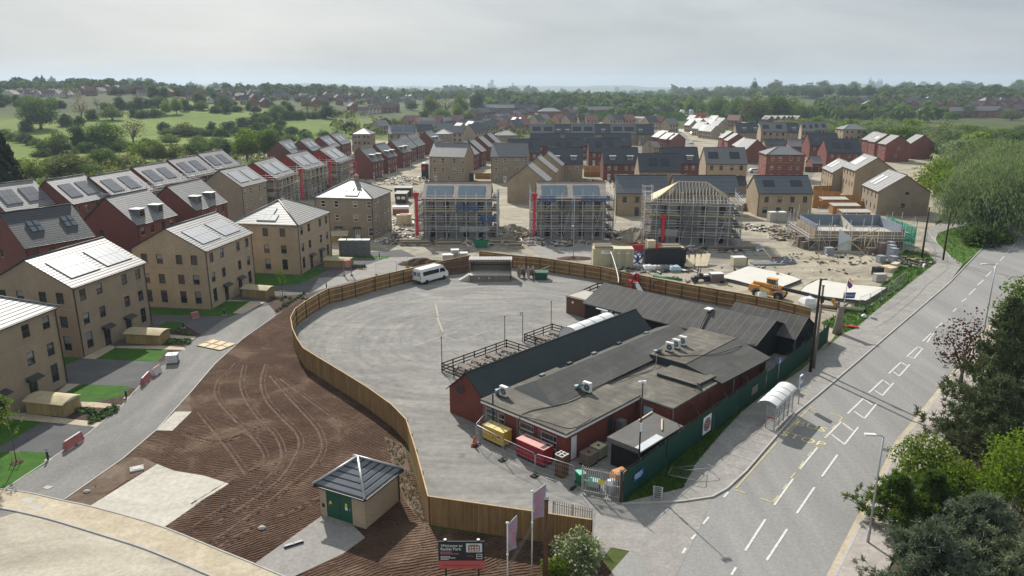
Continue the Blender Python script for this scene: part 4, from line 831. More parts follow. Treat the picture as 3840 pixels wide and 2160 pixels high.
b=MB(); b.prism([(18.3,-10.2),(18.3,-14.3),(29.0,-14.3),(29.0,-8.8)],2.6,3.55,0,1); b.build('upper_roof',[M['felt_pale'],M['felt_blue']],club)
b=MB(); b.face([(17.9,-18.55,2.86),(27.6,-18.9,2.86),(28.9,-14.3,3.50),(18.3,-14.3,3.50)]); b.face([(17.9,-18.55,2.7),(18.3,-14.3,2.7),(18.3,-14.3,3.5),(17.9,-18.55,2.86)],1); b.face([(17.9,-18.55,2.7),(27.6,-18.9,2.7),(27.6,-18.9,2.86),(17.9,-18.55,2.86)],1); b.face([(27.6,-18.9,2.7),(28.9,-14.3,2.7),(28.9,-14.3,3.5),(27.6,-18.9,2.86)],1); b.build('slope_roof',[M['felt_grey'],M['felt_blue']],club)
b=MB(); b.tube([(-.42,-6.2,3.9),(-.42,-6.2,.2)],.07,8); b.build('soil_pipe',M['black_paint'],club)
for k,(x,y,z) in enumerate(((9.97,-18.02,2.62),(20,-18.6,2.7))): b=MB(); b.tube([(x,y-.1,z),(x,y-.1,.1)],.05); b.build('downpipe',M['lead_grey'],club)
b=MB(); b.lathe([(.0,.0),(.28,.06),(.38,.14)],14); o=b.build('satellite_dish',M['dark_metal'],club,(-.25,-1.75,3.0)); o.rotation_euler=(0,-pi/2,.4)
b=MB(); b.lathe([(.0,.0),(.35,.07),(.48,.18)],14); b.tube([(0,0,0),(0,0,-.5)],.03); o=b.build('satellite_dish',M['dark_metal'],club,(14.8,-17.75,3.1)); o.rotation_euler=(.9,0,.4)
def ac_unit():
 o=thing('air_conditioner','','air conditioner',(0,0,0),PA)
 b=MB(); b.box(-.18,-.42,.12,.18,.42,1.02); b.build('casing',M['ac_white'],o)
 b=MB(); b.lathe([(.31,0),(.31,.02)],20); f=b.build('fan_grille',M['dark_metal'],o,(-.185,-.08,.56)); f.rotation_euler=(0,-pi/2,0)
 b=MB(); b.lathe([(.05,.02),(.06,.04)],8)
 for k in range(5): b.box(.04,-.03,.022,.29,.03,.03,M=Matrix.Rotation(k*2*pi/5,4,'Z'))
 b.build('fan',M['galv'],f)
 b=MB(); b.box(-.24,-.36,0,.24,-.30,.12); b.box(-.24,.30,0,.24,.36,.12); b.build('stand',M['black_paint'],o)
 b=MB(); b.tube([(.2,.38,.3),(.45,.5,.15),(.7,.5,.05)],.03); b.build('pipe',M['black_paint'],o)
 return o
AC=ac_unit(); acs=[(1.3,5.9,2.99,'white air conditioner on the flat roof corner nearest the brick gable'),(7.2,10.75,2.99,'lone white air conditioner in the middle of the flat felt roof'),(20.2,11.3,3.56,'white air conditioner, nearest of three in a row on the raised roof'),(21.5,11.3,3.56,'white air conditioner, middle of three in a row on the raised roof'),(22.8,11.3,3.56,'white air conditioner, farthest of three in a row on the raised roof')]
for k,(u,v,z,l) in enumerate(acs):
 o=AC if k==0 else copy_tree(AC); o.location=pu(u,v,z); o.rotation_euler=(0,0,PA); tag(o,l); o['group']='air conditioners on the clubhouse roof'
def cowl(u,v,z,l):
 b=MB(); b.face([(-.1,-.35,.1),(-.1,.35,.1),(-.75,.30,.75),(-.75,-.30,.75)]); b.face([(-.1,.35,.06),(-.1,-.35,.06),(-.78,-.30,.71),(-.78,.30,.71)]); b.box(-.1,-.2,0,.2,.2,.4); o=b.build('vent_cowl',M['pale_blue_sheet']); o.location=pu(u,v,z); o.rotation_euler=(0,0,PA+1.2); tag(o,l,'vent cowl')
cowl(1.4,5.0,2.99,'pale blue sheet metal cowl beside the air conditioner nearest the gable'); cowl(7.0,9.7,3.05,'pale blue sheet metal cowl beside the lone air conditioner'); cowl(19.4,10.2,3.25,'pale sheet metal cowl beside the row of three air conditioners')
for k,(u,v) in enumerate(((6.4,6.0),(10.4,6.05),(14.3,6.1),(18.5,6.2),(23.4,6.4))):
 b=MB(); b.box(-.55,-.12,0,.55,.12,.10); b.box(-.30,-.18,.10,.30,.18,.30); o=b.build('roof_vent',M['black_paint'] if k%2 else M['lead_grey']); o.location=pu(u,v,3.45 if k else 3.4); o.rotation_euler=(0,0,PA); tag(o,'low dark vent box in the pale roof valley, %s from the brick gable'%ordn(k),'roof vent','vent boxes in the roof valley')
def cable(l,pts,r=.035):
 b=MB(); b.tube(curve(pts,4),r,5,0,False); tag(b.build('cable',M['black_paint']),l,'cable')
cable('black cable looping from the window fascia across the flat roof',[pu(-.55,9.5,1.6),pu(-.55,9.6,2.9),pu(1,9.8,3.02),pu(4,10.9,3.02),pu(7,10.95,3.03),pu(10,10.8,3.02),pu(14,11.5,2.9),pu(16.5,11.8,2.9),pu(18,11.2,3.4),pu(18.8,10.5,3.6),pu(20,10.6,3.62)])
cable('black cable sagging over the raised roof towards the black shed',[pu(18.5,11.0,3.62),pu(20,13,3.6),pu(23,15,3.5),pu(27,15.6,3.4),pu(31,15.6,2.6)])
cable('thin black cable along the front flat roof edge',[pu(-.5,10,3.0),pu(0,12,3.01),pu(.5,14.3,3.01),pu(3,14.4,3.0)],.025)
sh=thing('long_shed','long black boarded shed under a ridged grey felt roof, behind the clubhouse','shed',PO,PA)
b=MB(); wall_face(b,(31.2,8.2,0),(0,-1,0),23.7,2.55,[(3.2,.05,1.15,2.1),(7.3,1.0,.9,.9)],(1,0,0)); wall_face(b,(31.2,-15.5,0),(1,0,0),8.8,2.55,[],(0,1,0)); b.face([(31.2,-15.5,2.55),(40,-15.5,2.55),(35.6,-15.5,4.2)]); wall_face(b,(40,8.2,0),(-1,0,0),8.8,2.55,[],(0,-1,0)); b.face([(40,8.2,2.55),(31.2,8.2,2.55),(35.6,8.2,4.2)]); wall_face(b,(40,-15.5,0),(0,1,0),23.7,2.55,[],(-1,0,0)); b.build('wall',M['black_boards'],sh)
b=MB(); b.face([(30.9,8.4,2.46),(30.9,-15.75,2.46),(35.6,-15.75,4.28),(35.6,8.4,4.28)]); b.face([(40.3,-15.75,2.46),(40.3,8.4,2.46),(35.6,8.4,4.28),(35.6,-15.75,4.28)])
for y in (8.4,-15.75): b.face([(30.9,y,2.36),(30.9,y,2.46),(35.6,y,4.28),(35.6,y,4.16)],1); b.face([(35.6,y,4.16),(35.6,y,4.28),(40.3,y,2.46),(40.3,y,2.36)],1)
b.build('roof',[M['felt_shed'],M['black_paint']],sh)
b=MB(); b.bar((30.8,8.3,2.40),(30.8,-15.7,2.40),.1,.1); b.build('gutter',M['black_paint'],sh)
b=MB(); b.box(-.57,.0,0,.57,.06,2.1); b.box(-.5,-.02,.1,-.42,0,2.0,1); d_=b.build('door',[M['door_white'],M['lead_grey']],sh,(31.2,5.0,.05),-pi/2)
b=MB(); b.box(-.9,-.7,2.25,.9,-.02,2.33); b.build('door_canopy',M['white_paint'],sh,(31.2,5.0,0),-pi/2)
b=MB(); b.box(-.45,.04,0,.45,.06,.9)
for k in range(7):
 for q in (1,-1):
  x0=-.45+k*.15; b.bar((x0 if q>0 else x0,.0,.0 if q>0 else .9),(min(.45,x0+.9*(1)),.0,(min(.45,x0+.9)-x0) if q>0 else .9-(min(.45,x0+.9)-x0)),.025,m=1)
b.build('lattice_window',[M['black_paint'],M['white_paint']],sh,(31.2,.9,1.0),-pi/2)
b=MB(); b.box(-.75,-.03,0,.75,-.003,.36); b.build('sign_board',M['white_paint'],sh,(31.2,.9,2.05),-pi/2)
b=MB(); b.box(-.3,-.03,0,.3,-.003,.3); b.build('sign_board',M['white_paint'],sh,(31.2,3.1,1.75),-pi/2)
b=MB(); b.box(-.2,-.1,0,.1,.1,.3); b.build('floodlight',M['ac_white'],sh,(31.05,3.75,2.1))
b=MB(); b.box(-.5,-.4,0,.5,.4,.12); b.box(-.3,-.25,-.15,.3,.25,0); b.build('roof_hood',M['ac_white'],sh,(34.6,-7.8,4.15))
b=MB(); b.tube([(34.4,-7.9,4.0),(31.0,-8.6,2.62),(30.6,-9.6,2.5)],.07,6); b.tube([(34.2,-8.15,3.95),(31.0,-8.85,2.62),(30.5,-9.8,2.5)],.07,6); b.build('duct_pipe',M['black_paint'],sh)
o=thing('rear_shed','shorter black shed with a ridged felt roof, at the timber fence corner','shed',PO,PA)
b=MB(); wall_face(b,(36.6,-15.56,0),(1,0,0),6,2.4,[],(0,1,0)); wall_face(b,(36.6,-17.6,0),(1,0,0),5.8,2.4,[],(0,1,0)); b.face([(36.6,-17.6,2.4),(42.4,-17.6,2.4),(39.5,-17.6,4.1)]); b.face([(36.6,-15.6,0),(36.6,-17.6,0),(36.6,-17.6,2.4),(36.6,-15.6,2.4)]); b.face([(42.4,-17.6,0),(42.4,-8.9,0),(42.4,-8.9,2.4),(42.4,-17.6,2.4)]); b.build('wall',M['black_boards'],o)
b=MB(); b.face([(36.3,-8.7,2.3),(36.3,-17.85,2.3),(39.5,-17.85,4.25),(39.5,-8.7,4.25)]); b.face([(42.7,-17.85,2.3),(42.7,-8.7,2.3),(39.5,-8.7,4.25),(39.5,-17.85,4.25)]); b.face([(36.3,-17.85,2.2),(36.3,-17.85,2.3),(39.5,-17.85,4.25),(39.5,-17.85,4.13)],1); b.face([(39.5,-8.7,4.25),(42.7,-8.7,2.3),(36.3,-8.7,2.3)],1); b.build('roof',[M['felt_shed'],M['black_paint']],o)
b=MB(); b.tube([(36.5,-17.75,2.2),(36.5,-17.75,.1)],.05); b.build('downpipe',M['lead_grey'],o)
o=thing('timber_store','brown boarded timber store with a pale sheet roof, joined to the black shed','shed',PO,PA)
b=MB(); b.box(32,8.45,0,35.8,12,2.35); b.build('wall',M['shed_boards'],o); b=MB(); b.box(31.8,8.42,2.40,36,12.2,2.46); b.build('roof',M['timber_old'],o); b=MB(); b.box(32.2,8.6,2.47,35.7,11.8,2.50); b.build('roof_sheet',M['concrete'],o); b=MB(); b.box(-.15,-.03,0,.15,0,.3); b.build('notice',M['white_paint'],o,(32,10.9,1.6),-pi/2)
def rail_fence(label, pts, h=1.1, rails=3, post=1.9, m='dark_timber', group=None, name='rail_fence', boards=False):
 o=thing(name,label,'fence',pts[0],0,group); O=Vector(pts[0]); rb=MB(); N=0
 for p,q in zip(pts,pts[1:]):
  p=Vector(p)-O; q=Vector(q)-O; L=(q-p).length; n=max(1,round(L/post))
  for k in range(n+(q+O==Vector(pts[-1]) or True)):
   x=p.lerp(q,k/n); pb=MB(); pb.box(x.x-.06,x.y-.06,0,x.x+.06,x.y+.06,h+.05); pb.build('post',M[m],o)
  for r in range(rails):
   z=h*(r+1)/rails-.05; rb.bar(p+Vector((0,0,z)),q+Vector((0,0,z)),.045,.12 if not boards else .2)
 rb.build('rails',M[m],o); return o
rail_fence('dark rail fence around the longer seating deck beside the clubhouse',[pu(6,-.4),pu(6.1,-8.1),pu(11,-8.15),pu(16.3,-8.2),pu(16.3,-.4)])
rail_fence('dark rail fence around the smaller seating deck near the white barrel canopy',[pu(19.3,-1),pu(19.3,-8.1),pu(24.6,-8.2),pu(24.6,-5.2)])
rail_fence('brown boarded fence around the yard behind the timber store',[pu(36.2,-12.2),pu(36.3,-14),pu(43,-15),pu(47,-11)],1.5,3,2.2,'timber_brown',name='board_fence',boards=True)
def picnic():
 o=thing('picnic_table','','picnic table',(0,0,0),0)
 b=MB();
 for k in range(5): b.box(-.95,-.38+k*.155,.72,.95,-.38+k*.155+.14,.76)
 b.build('tabletop',M['weathered_grey_wood'],o)
 for s in (-1,1):
  b=MB(); b.box(-.95,s*.75-.13,.42,.95,s*.75+.13,.46); b.build('bench',M['weathered_grey_wood'],o)
  b=MB(); b.bar((s*.65,-.7,0),(s*.65,-.2,.72),.06,.1); b.bar((s*.65,.7,0),(s*.65,.2,.72),.06,.1); b.bar((s*.65,-.85,.38),(s*.65,.85,.38),.06,.1); b.build('leg',M['dark_timber'],o)
 return o
PT=picnic()
for k,(u,v,r,l) in enumerate([(14.6,-6.3,.1,'weathered picnic table at the far end of the longer railed deck'),(12.1,-6.3,0,'weathered picnic table second from the far end of the longer railed deck'),(9.9,-6.4,.05,'weathered picnic table third from the far end of the longer railed deck'),(7.7,-6.3,-.1,'weathered picnic table at the near end of the longer railed deck'),(20.6,-6.3,.1,'weathered picnic table at the near end of the smaller railed deck'),(23.0,-6.3,0,'weathered picnic table at the far end of the smaller railed deck'),(13.3,-3.2,.1,'weathered picnic table close under the slate blue roof of the longer deck'),(9.2,-3.3,0,'weathered picnic table by the slate blue roof, near end of the longer deck')]):
 o=PT if k==0 else copy_tree(PT); o.location=pu(u,v,.02); o.rotation_euler=(0,0,PA+r+pi/2); tag(o,l,None,'picnic tables on the railed decks')
for u,v,top,l in ((6.3,-8.3,3.9,'thin dark pole at the near corner of the longer seating deck'),(16.2,-8.4,3.9,'thin dark pole at the far corner of the longer seating deck'),(19.2,-8.3,3.7,'thin dark pole with a curled hook, near corner of the smaller deck'),(24.6,-8.4,3.9,'thin dark pole at the far corner of the smaller seating deck')):
 o=thing('light_pole',l,'pole',pu(u,v),PA); b=MB(); b.tube([(0,0,0),(0,0,top)],.045); b.build('pole',M['dark_metal'],o)
 if 'hook' in l:
  b=MB(); b.tube([(.0,0,top),(-.05,.1,top+.1),(-.1,.25,top+.05),(-.1,.3,top-.15),(-.1,.2,top-.3)],.05); b.build('hook',M['dark_metal'],o)
 else: b=MB(); b.box(-.06,-.06,top,.06,.06,top+.12); b.build('cap',M['dark_metal'],o)
o=thing('barrel_canopy','white barrel vaulted canopy of ribbed sheeting beside the slate blue roof','canopy',pu(21.8,-3.2),PA)
b=MB(); n=12; R=1.6; Lc=8.0
prof=[(R*cos(pi*k/n),.9+1.55*sin(pi*k/n)) for k in range(n+1)]
for s in range(16):
 x0,x1=Lc*s/16,Lc*(s+1)/16
 for k in range(n): b.face([(x0,prof[k][0],prof[k][1]),(x1,prof[k][0],prof[k][1]),(x1,prof[k+1][0],prof[k+1][1]),(x0,prof[k+1][0],prof[k+1][1])][::-1],0,None,True)
for x in (0,Lc): b.face([(x,p[0],p[1]) for p in prof])
b.build('cover',M['barrel_white'],o)
for s in range(5): b=MB(); b.tube([(Lc*s/4,p[0]*1.012,p[1]+.015) for p in prof],.035,6,0); b.build('rib',M['lead_grey'],o)
for s in range(5):
 for q in (-1,1): b=MB(); b.tube([(Lc*s/4,q*R,0),(Lc*s/4,q*R,.9)],.04); b.build('post',M['galv'],o)
o=thing('gate_shed','small dark shed under corrugated sheets with one pale strip, by the gate','shed',PO,PA)
b=MB(); b.box(2.4,-19.7,0,8.2,-17,2.15); b.build('wall',M['black_boards'],o); b=MB(); b.face([(2.1,-19.95,2.25),(8.6,-19.95,2.25),(8.6,-16.8,2.55),(2.1,-16.8,2.55)]); b.face([(2.1,-16.8,2.47),(8.6,-16.8,2.47),(8.6,-19.95,2.17),(2.1,-19.95,2.17)]); b.box(2.05,-19.98,2.14,2.1,-16.78,2.56); b.build('roof',M['corrugated'],o); b=MB(); b.face([(2.3,-19.9,2.27),(5.6,-19.9,2.27),(5.6,-19.2,2.335),(2.3,-19.2,2.335)]); b.build('roof_strip',M['clear_panel'],o)
b=MB(); b.bar((6.4,-19.2,2.42),(8.0,-18.2,2.52),.12,.05); b.build('batten',M['timber_pale'],o); b=MB(); b.bar((6.3,-17.0,2.6),(8.5,-16.9,2.62),.12,.06); b.build('batten',M['timber_pale'],o)
o=thing('camera_pole','tall black pole with white cameras standing at the corner of the gate shed','pole',(9.95,51.6,0),.3)
b=MB(); b.tube([(0,0,0),(0,0,8.2)],[.07,.045]); b.build('pole',M['black_paint'],o)
for dx,dy in ((.18,.1),(-.18,.12)): b=MB(); b.box(dx-.14,dy-.08,8.1,dx+.14,dy+.08,8.32); b.bar((0,0,8.15),(dx,dy,8.2),.04); b.build('camera',M['ac_white'],o)
b=MB(); b.box(-.09,-.12,4.2,.09,-.06,4.9); b.build('notice',M['white_paint'],o)
def genset(label, p, ang, L, Wd, H, body, top, dark=True):
 o=thing('generator',label,'generator',(p[0],p[1],0),ang)
 b=MB(); b.box(-L/2,-Wd/2,.28,L/2,Wd/2,H); b.box(-L/2+.02,-Wd/2-.012,.5,L*.1,-Wd/2,H-.25); b.box(L*.14,-Wd/2-.012,.5,L/2-.05,-Wd/2,H-.25); b.build('body',M[body],o)
 b=MB(); b.box(-L/2-.03,-Wd/2-.03,H,L/2+.03,Wd/2+.03,H+.05); b.build('top',M[top],o)
 b=MB(); b.box(-L/2,-Wd/2+.05,.08,L/2,-Wd/2+.2,.28); b.box(-L/2,Wd/2-.2,.08,L/2,Wd/2-.05,.28); b.build('skid',M['black_paint'],o)
 b=MB(); b.box(L*.22,-Wd/2-.02,H*.6,L*.34,-Wd/2-.013,H*.6+.22); b.build('control_panel',M['black_paint'],o)
 for dx in (.02,.14): b=MB(); b.lathe([(.07,0),(.07,.02)],10); q=b.build('lock',M['black_paint'],o,(L*dx,-Wd/2-.01,H*.5)); q.rotation_euler=(pi/2,0,0)
 b=MB()
 if dark: b.box(L/2-.5,-Wd/2+.12,H+.051,L/2-.12,Wd/2-.12,H+.06); b.box(-L/2+.3,Wd/2-.35,H+.051,L/2-1.0,Wd/2-.27,H+.08)
 else: b.box(-L/2+.1,-Wd/2+.15,H+.051,-L/2+.6,Wd/2-.15,H+.058); b.box(-.03,-Wd/2+.05,H+.051,.03,Wd/2-.05,H+.07)
 b.build('exhaust_grille',M['black_paint'] if dark else M['worn_yellow'],o)
GA=atan2(-.68,.73)
genset('yellow generator with a pale top, against the barred clubhouse windows',(-1.3,57.75),GA,2.5,1.05,1.5,'yellow_paint','pale_yellow',False)
genset('crimson generator with a faded pink top, between the fence panels and clubhouse',(1.85,54.65),GA,3.0,1.15,1.65,'crimson_paint','pale_pink')
def ibc(label,p,body,ang=PA):
 o=thing('ibc_tank',label,'liquid tank',(p[0],p[1],0),ang)
 b=MB(); b.box(-.55,-.48,.15,.55,.48,1.08); b.build('bottle',M[body],o)
 b=MB()
 for k in range(6):
  x=-.58+1.16*k/5;
  for y in (-.51,.51): b.bar((x,y,.14),(x,y,1.12),.025)
  y=-.51+1.02*k/5
  for x in (-.58,.58): b.bar((x,y,.14),(x,y,1.12),.025)
 for z in (.3,.55,.8,1.1):
  for y in (-.51,.51): b.bar((-.58,y,z),(.58,y,z),.025)
  for x in (-.58,.58): b.bar((x,-.51,z),(x,.51,z),.025)
 b.build('cage',M['galv'],o)
 b=MB(); b.box(-.6,-.52,0,.6,.52,.13); b.build('pallet',M['dark_timber'],o)
 b=MB(); b.lathe([(.12,0),(.12,.06)],10,0,(0,0,1.08)); b.build('lid',M['black_paint'],o)
 return o
mat('ibc_cream',(.55,.50,.33),.4,.4,var=.1); mat('ibc_brown',(.22,.15,.10),.6,.3,var=.15)
ibc('caged cream liquid tank beside the clubhouse corner',pu(2.7,15.5),'ibc_cream'); ibc('caged brown liquid tank in front of the cream one',pu(1.25,15.6),'ibc_brown'); ibc('white caged tank standing at the edge of the estate lane',(-38.0,76.7),'ac_white',.2)
o=thing('timber_duct','tall brown box with an open gridded top beside the crimson generator','box',(3.95,52.15,0),PA); b=MB(); b.box(-.4,-.38,0,.4,.38,1.85); b.build('box',M['timber_brown'],o); b=MB();
for x in (-.4,0,.34): b.box(x,-.4,1.86,x+.06,.4,1.92)
for y in (-.4,0,.34): b.box(-.4,y,1.925,.4,y+.06,1.96)
b.build('grid',M['ac_white'],o)
o=thing('steel_cabinet','grey steel cabinet against the clubhouse wall behind the tanks','cabinet',pu(6.9,14.8),PA); b=MB(); b.box(-.35,-.35,0,.35,.35,1.7); b.build('casing',M['lead_grey'],o); b=MB(); b.box(-.33,-.37,.08,-.01,-.35,1.62); b.build('door',M['galv'],o); b=MB(); b.box(.01,-.37,.08,.33,-.35,1.62); b.build('door',M['galv'],o)
def wheelie(label,p,ang,m):
 o=thing('wheeled_bin',label,'bin',(p[0],p[1],0),ang); b=MB(); b.mesh([(-.25,-.28,.05),(.25,-.28,.05),(.25,.25,.05),(-.25,.25,.05),(-.3,-.36,1.0),(.3,-.36,1.0),(.3,.36,1.0),(-.3,.36,1.0)],[(0,3,2,1),(4,5,6,7),(0,1,5,4),(1,2,6,5),(2,3,7,6),(3,0,4,7)]); b.build('body',M[m],o); b=MB(); b.box(-.32,-.4,1.0,.32,.4,1.08); b.build('lid',M['teal_plastic'],o)
 for x in (-.27,.27): b=MB(); b.lathe([(.1,-.03),(.1,.03)],10); w=b.build('wheel',M['rubber'],o,(x,.3,.1)); w.rotation_euler=(0,pi/2,0)
 return o
wheelie('green wheeled bin with a mint lid behind the palisade gate',(5.35,50.9),.4,'bin_green')
o=thing('plastic_crate','mint green plastic crate behind the palisade gate bars','crate',(6.3,50.2,0),-.4); b=MB(); b.box(-.4,-.3,.3,.4,.3,.8); b.build('crate',M['teal_plastic'],o); b=MB(); b.box(-.45,-.35,0,.45,.35,.28); b.build('base',M['dark_timber'],o)
o=thing('covered_stack','stack under a peach orange cover by the green hoarding','covered stack',(8.3,50.3,0),.5); b=MB(); b.mesh([(-.75,-.5,.9),(.75,-.5,.95),(.7,.55,1.05),(-.7,.5,1.0),(-.6,-.35,1.45),(.65,-.3,1.35),(.5,.4,1.55),(-.5,.4,1.5)],[(4,5,6,7),(0,1,5,4),(1,2,6,5),(2,3,7,6),(3,0,4,7),(0,3,2,1)]); b.build('cover',M['orange_sheet'],o); b=MB(); b.box(-.7,-.45,0,.65,.5,.89); b.build('stack',M['lead_grey'],o)
o=thing('plastic_drum','pale grey sheeted drum behind the palisade gate','drum',(7.6,49.55,0)); b=MB(); b.lathe([(.4,0),(.5,.3),(.5,.8),(.42,1.05),(.2,1.2)],12); b.build('drum',M['galv'],o)
def heras(label,p,q,h=2.0,group='mesh fence panels in front of the generators',name='mesh_fence_panel',mesh=True):
 p=Vector((p[0],p[1],0)); q=Vector((q[0],q[1],0)); o=thing(name,label,'fence panel',p,atan2((q-p).y,(q-p).x),group); L=(q-p).length
 b=MB(); b.tube([(0.05,0,.1),(.05,0,h-.15),(.2,0,h),(L-.2,0,h),(L-.05,0,h-.15),(L-.05,0,.1)],.024,6); b.tube([(0.05,0,.2),(L-.05,0,.2)],.02,5); b.build('frame',M['galv'],o)
 if mesh:
  b=MB(); n=int(L/.16)
  for k in range(1,n): b.bar((L*k/n,0,.2),(L*k/n,0,h),.0045)
  for k in range(1,5): b.bar((.05,0,h*k/5+.1),(L-.05,0,h*k/5+.1),.0045)
  b.build('mesh',M['galv'],o)
 for x in (.1,L-.1) if 'fallen' not in (group or '') else (): b=MB(); b.box(x-.12,-.35,0,x+.12,.35,.13); b.build('foot',M['rubber'],o)
 return o
HP=[(-3.1,57.25),(-.76,54.63),(1.83,52.09),(4.8,50.15),(5.25,49.6)]
heras('mesh fence panel in front of the yellow generator',HP[0],HP[1]); heras('mesh fence panel in front of the crimson generator',HP[1],HP[2]); heras('mesh fence panel between the crimson generator and palisade gate',HP[2],HP[3]); heras('mesh fence panel turned towards the clubhouse wall beside the cone',HP[0],(-2.2,60.0))
o=heras('mesh fence panel lying flat on the verge grass behind the kerb bend',(13.0,53.4),(15.6,52.3),2.0,'mesh fence panels fallen on the verge'); o.rotation_euler=(pi/2-.12,0,o.rotation_euler.z); o.location.z=.2
o=heras('mesh fence panel lying skewed on top of the fallen one',(13.4,53.0),(15.9,53.4),1.4,'mesh fence panels fallen on the verge',mesh=False); o.rotation_euler=(pi/2-.3,0,o.rotation_euler.z); o.location.z=.35
def cone(label,p):
 o=thing('traffic_cone',label,'traffic cone',(p[0],p[1],.02)); b=MB(); b.lathe([(.19,.05),(.05,.95)],14); b.build('cone',M['cone_orange'],o); b=MB(); b.lathe([(.155,.28),(.11,.55)],14); b.build('reflective_band',M['white_paint'],o); b=MB(); b.box(-.28,-.28,0,.28,.28,.05); b.build('base',M['rubber'],o)
cone('tall red and white traffic cone at the end of the mesh panels',(-3.25,57.05))
def palisade(label,p,q,h,sign=False):
 p=Vector((p[0],p[1],.02)); q=Vector((q[0],q[1],.02)); o=thing('palisade_gate',label,'gate',p,atan2((q-p).y,(q-p).x)); L=(q-p).length; n=int(L/.155)
 for k in range(n+1): b=MB(); b.box(L*k/n-.03,-.012,.08,L*k/n+.03,.012,h); b.mesh([(L*k/n-.03,-.012,h),(L*k/n+.03,-.012,h),(L*k/n+.03,.012,h),(L*k/n-.03,.012,h),(L*k/n,.0,h+.10)],[(0,1,4),(1,2,4),(2,3,4),(3,0,4)]); b.build('pale',M['galv'],o)
 b=MB();
 for z in (.25,h*.48,h-.25): b.box(0,.013,z,L,.06,z+.07)
 for x in (0,L/2-.04,L-.06): b.box(x,.061,.05,x+.06,.12,h)
 b.build('frame',M['galv'],o)
 if sign:
  for x,m,w in ((L*.52,'safety_yellow',.42),(L*.22,'teal_plastic',.3),(L*.75,'white_paint',.4)): b=MB(); b.box(x-w/2,-.03,h*.48,x+w/2,-.015,h*.48+.36); b.build('notice',M[m],o)
 return o
palisade('tall galvanised palisade gate leaf shut across the yard entrance',(5.3,49.5),(8.0,48.4),2.35,True)
palisade('open galvanised palisade gate leaf behind the front timber fence',(2.85,44.9),(5.45,43.9),2.2)
o=thing('gate_post','rusty brown gate post between the palisade gate and green hoarding','post',(8.12,48.4,0)); b=MB(); b.box(-.1,-.1,0,.1,.1,2.5); b.build('post',M['timber_brown'],o); b=MB(); b.box(-.13,-.13,2.5,.13,.13,2.58); b.build('cap',M['dark_metal'],o)
o=thing('green_hoarding','long dark green corrugated hoarding between the clubhouse yard and pavement','hoarding',GF[0]); O=GF[0]
for k,(p,q) in enumerate(zip(GF,GF[1:])):
 p=Vector((p.x,p.y,0))-O; q=Vector((q.x,q.y,0))-O; L=(q-p).length; d_=(q-p)/L; n_=Vector((-d_.y,d_.x,0)); b=MB(); m=int(L/.11); h=2.5-.25*(k>4)
 pt=[p+d_*(L*i/m)+n_*(.03 if i%2 else -.03) for i in range(m+1)]
 for a,c in zip(pt,pt[1:]): b.face([a,c,c+Vector((0,0,h+.05*sin(c.x*3))),a+Vector((0,0,h+.05*sin(a.x*3)))])
 b.build('sheet_panel',M['hoarding_green'],o)
 for i in range(int(L/2.6)+1): x=p+d_*min(L,i*2.6)+n_*.1; b=MB(); b.box(x.x-.05,x.y-.05,0,x.x+.05,x.y+.05,2.55); b.bar(x+Vector((0,0,2.5)),x+Vector((0,0,3.0))+n_*(.35 if i%2 else -.3),.05); b.build('post',M['dark_metal'],o)
 b=MB()
 b.tube([p+n_*.02+Vector((0,0,h+.12)),q+n_*.02+Vector((0,0,h+.12))],.022,4); b.build('barbed_wire',M['dark_metal'],o)
def on_hoarding(seg,t_,z):
 p,q=Vector((GF[seg].x,GF[seg].y,0)),Vector((GF[seg+1].x,GF[seg+1].y,0)); d_=(q-p).normalized(); return p+(q-p)*t_+Vector((d_.y,-d_.x,0))*.07+Vector((0,0,z)), atan2(d_.y,d_.x)
p,a=on_hoarding(2,.72,.55); o=thing('banner','white banner with a dark round badge on the green hoarding','banner',p,a); b=MB(); b.box(-.75,-.02,0,.75,0,1.65); b.build('sheet',M['white_paint'],o)
b=MB(); b.lathe([(.62,0),(.62,.012)],28); q=b.build('badge',M['sign_dark'],o,(0,-.021,.82)); q.rotation_euler=(pi/2,0,0)
b=MB(); b.lathe([(.5,.013),(.5,.02)],28); q2=b.build('badge_ring',M['white_paint'],q)
b=MB(); b.lathe([(.45,.021),(.45,.026)],28); b.build('badge_centre',M['sign_dark'],q)
b=MB()
for k in range(7): t_=k*2*pi/7; b.box(-.05,.08,.027,.05,.34,.034,M=Matrix.Rotation(t_,4,'Z'))
b.build('badge_petals',M['pink_ink'],q)
p,a=on_hoarding(0,.32,1.15); o=thing('blue_sign','narrow blue sign board with white lettering on the green hoarding','sign',p,a); b=MB(); b.box(-.7,-.02,0,.7,0,.6); b.build('board',M['sign_blue'],o)
for z,w in ((.42,.55),(.26,.62),(.1,.45)): b=MB(); [b.box(-w+i*.13,-.025,z,-w+i*.13+.085,-.021,z+.09) for i in range(int(w*2/.13))]; b.build('lettering',M['white_ink'],o)
p,a=on_hoarding(4,.55,1.0); o=thing('banner','faded dark banner sagging on the green hoarding near the bus stop flag','banner',p,a); b=MB(); b.box(-.7,-.02,0,.7,0,.8); b.build('sheet',M['lead_grey'],o); b=MB(); b.box(-.5,-.025,.3,.5,-.021,.42); b.build('stripe',M['sign_red'],o)
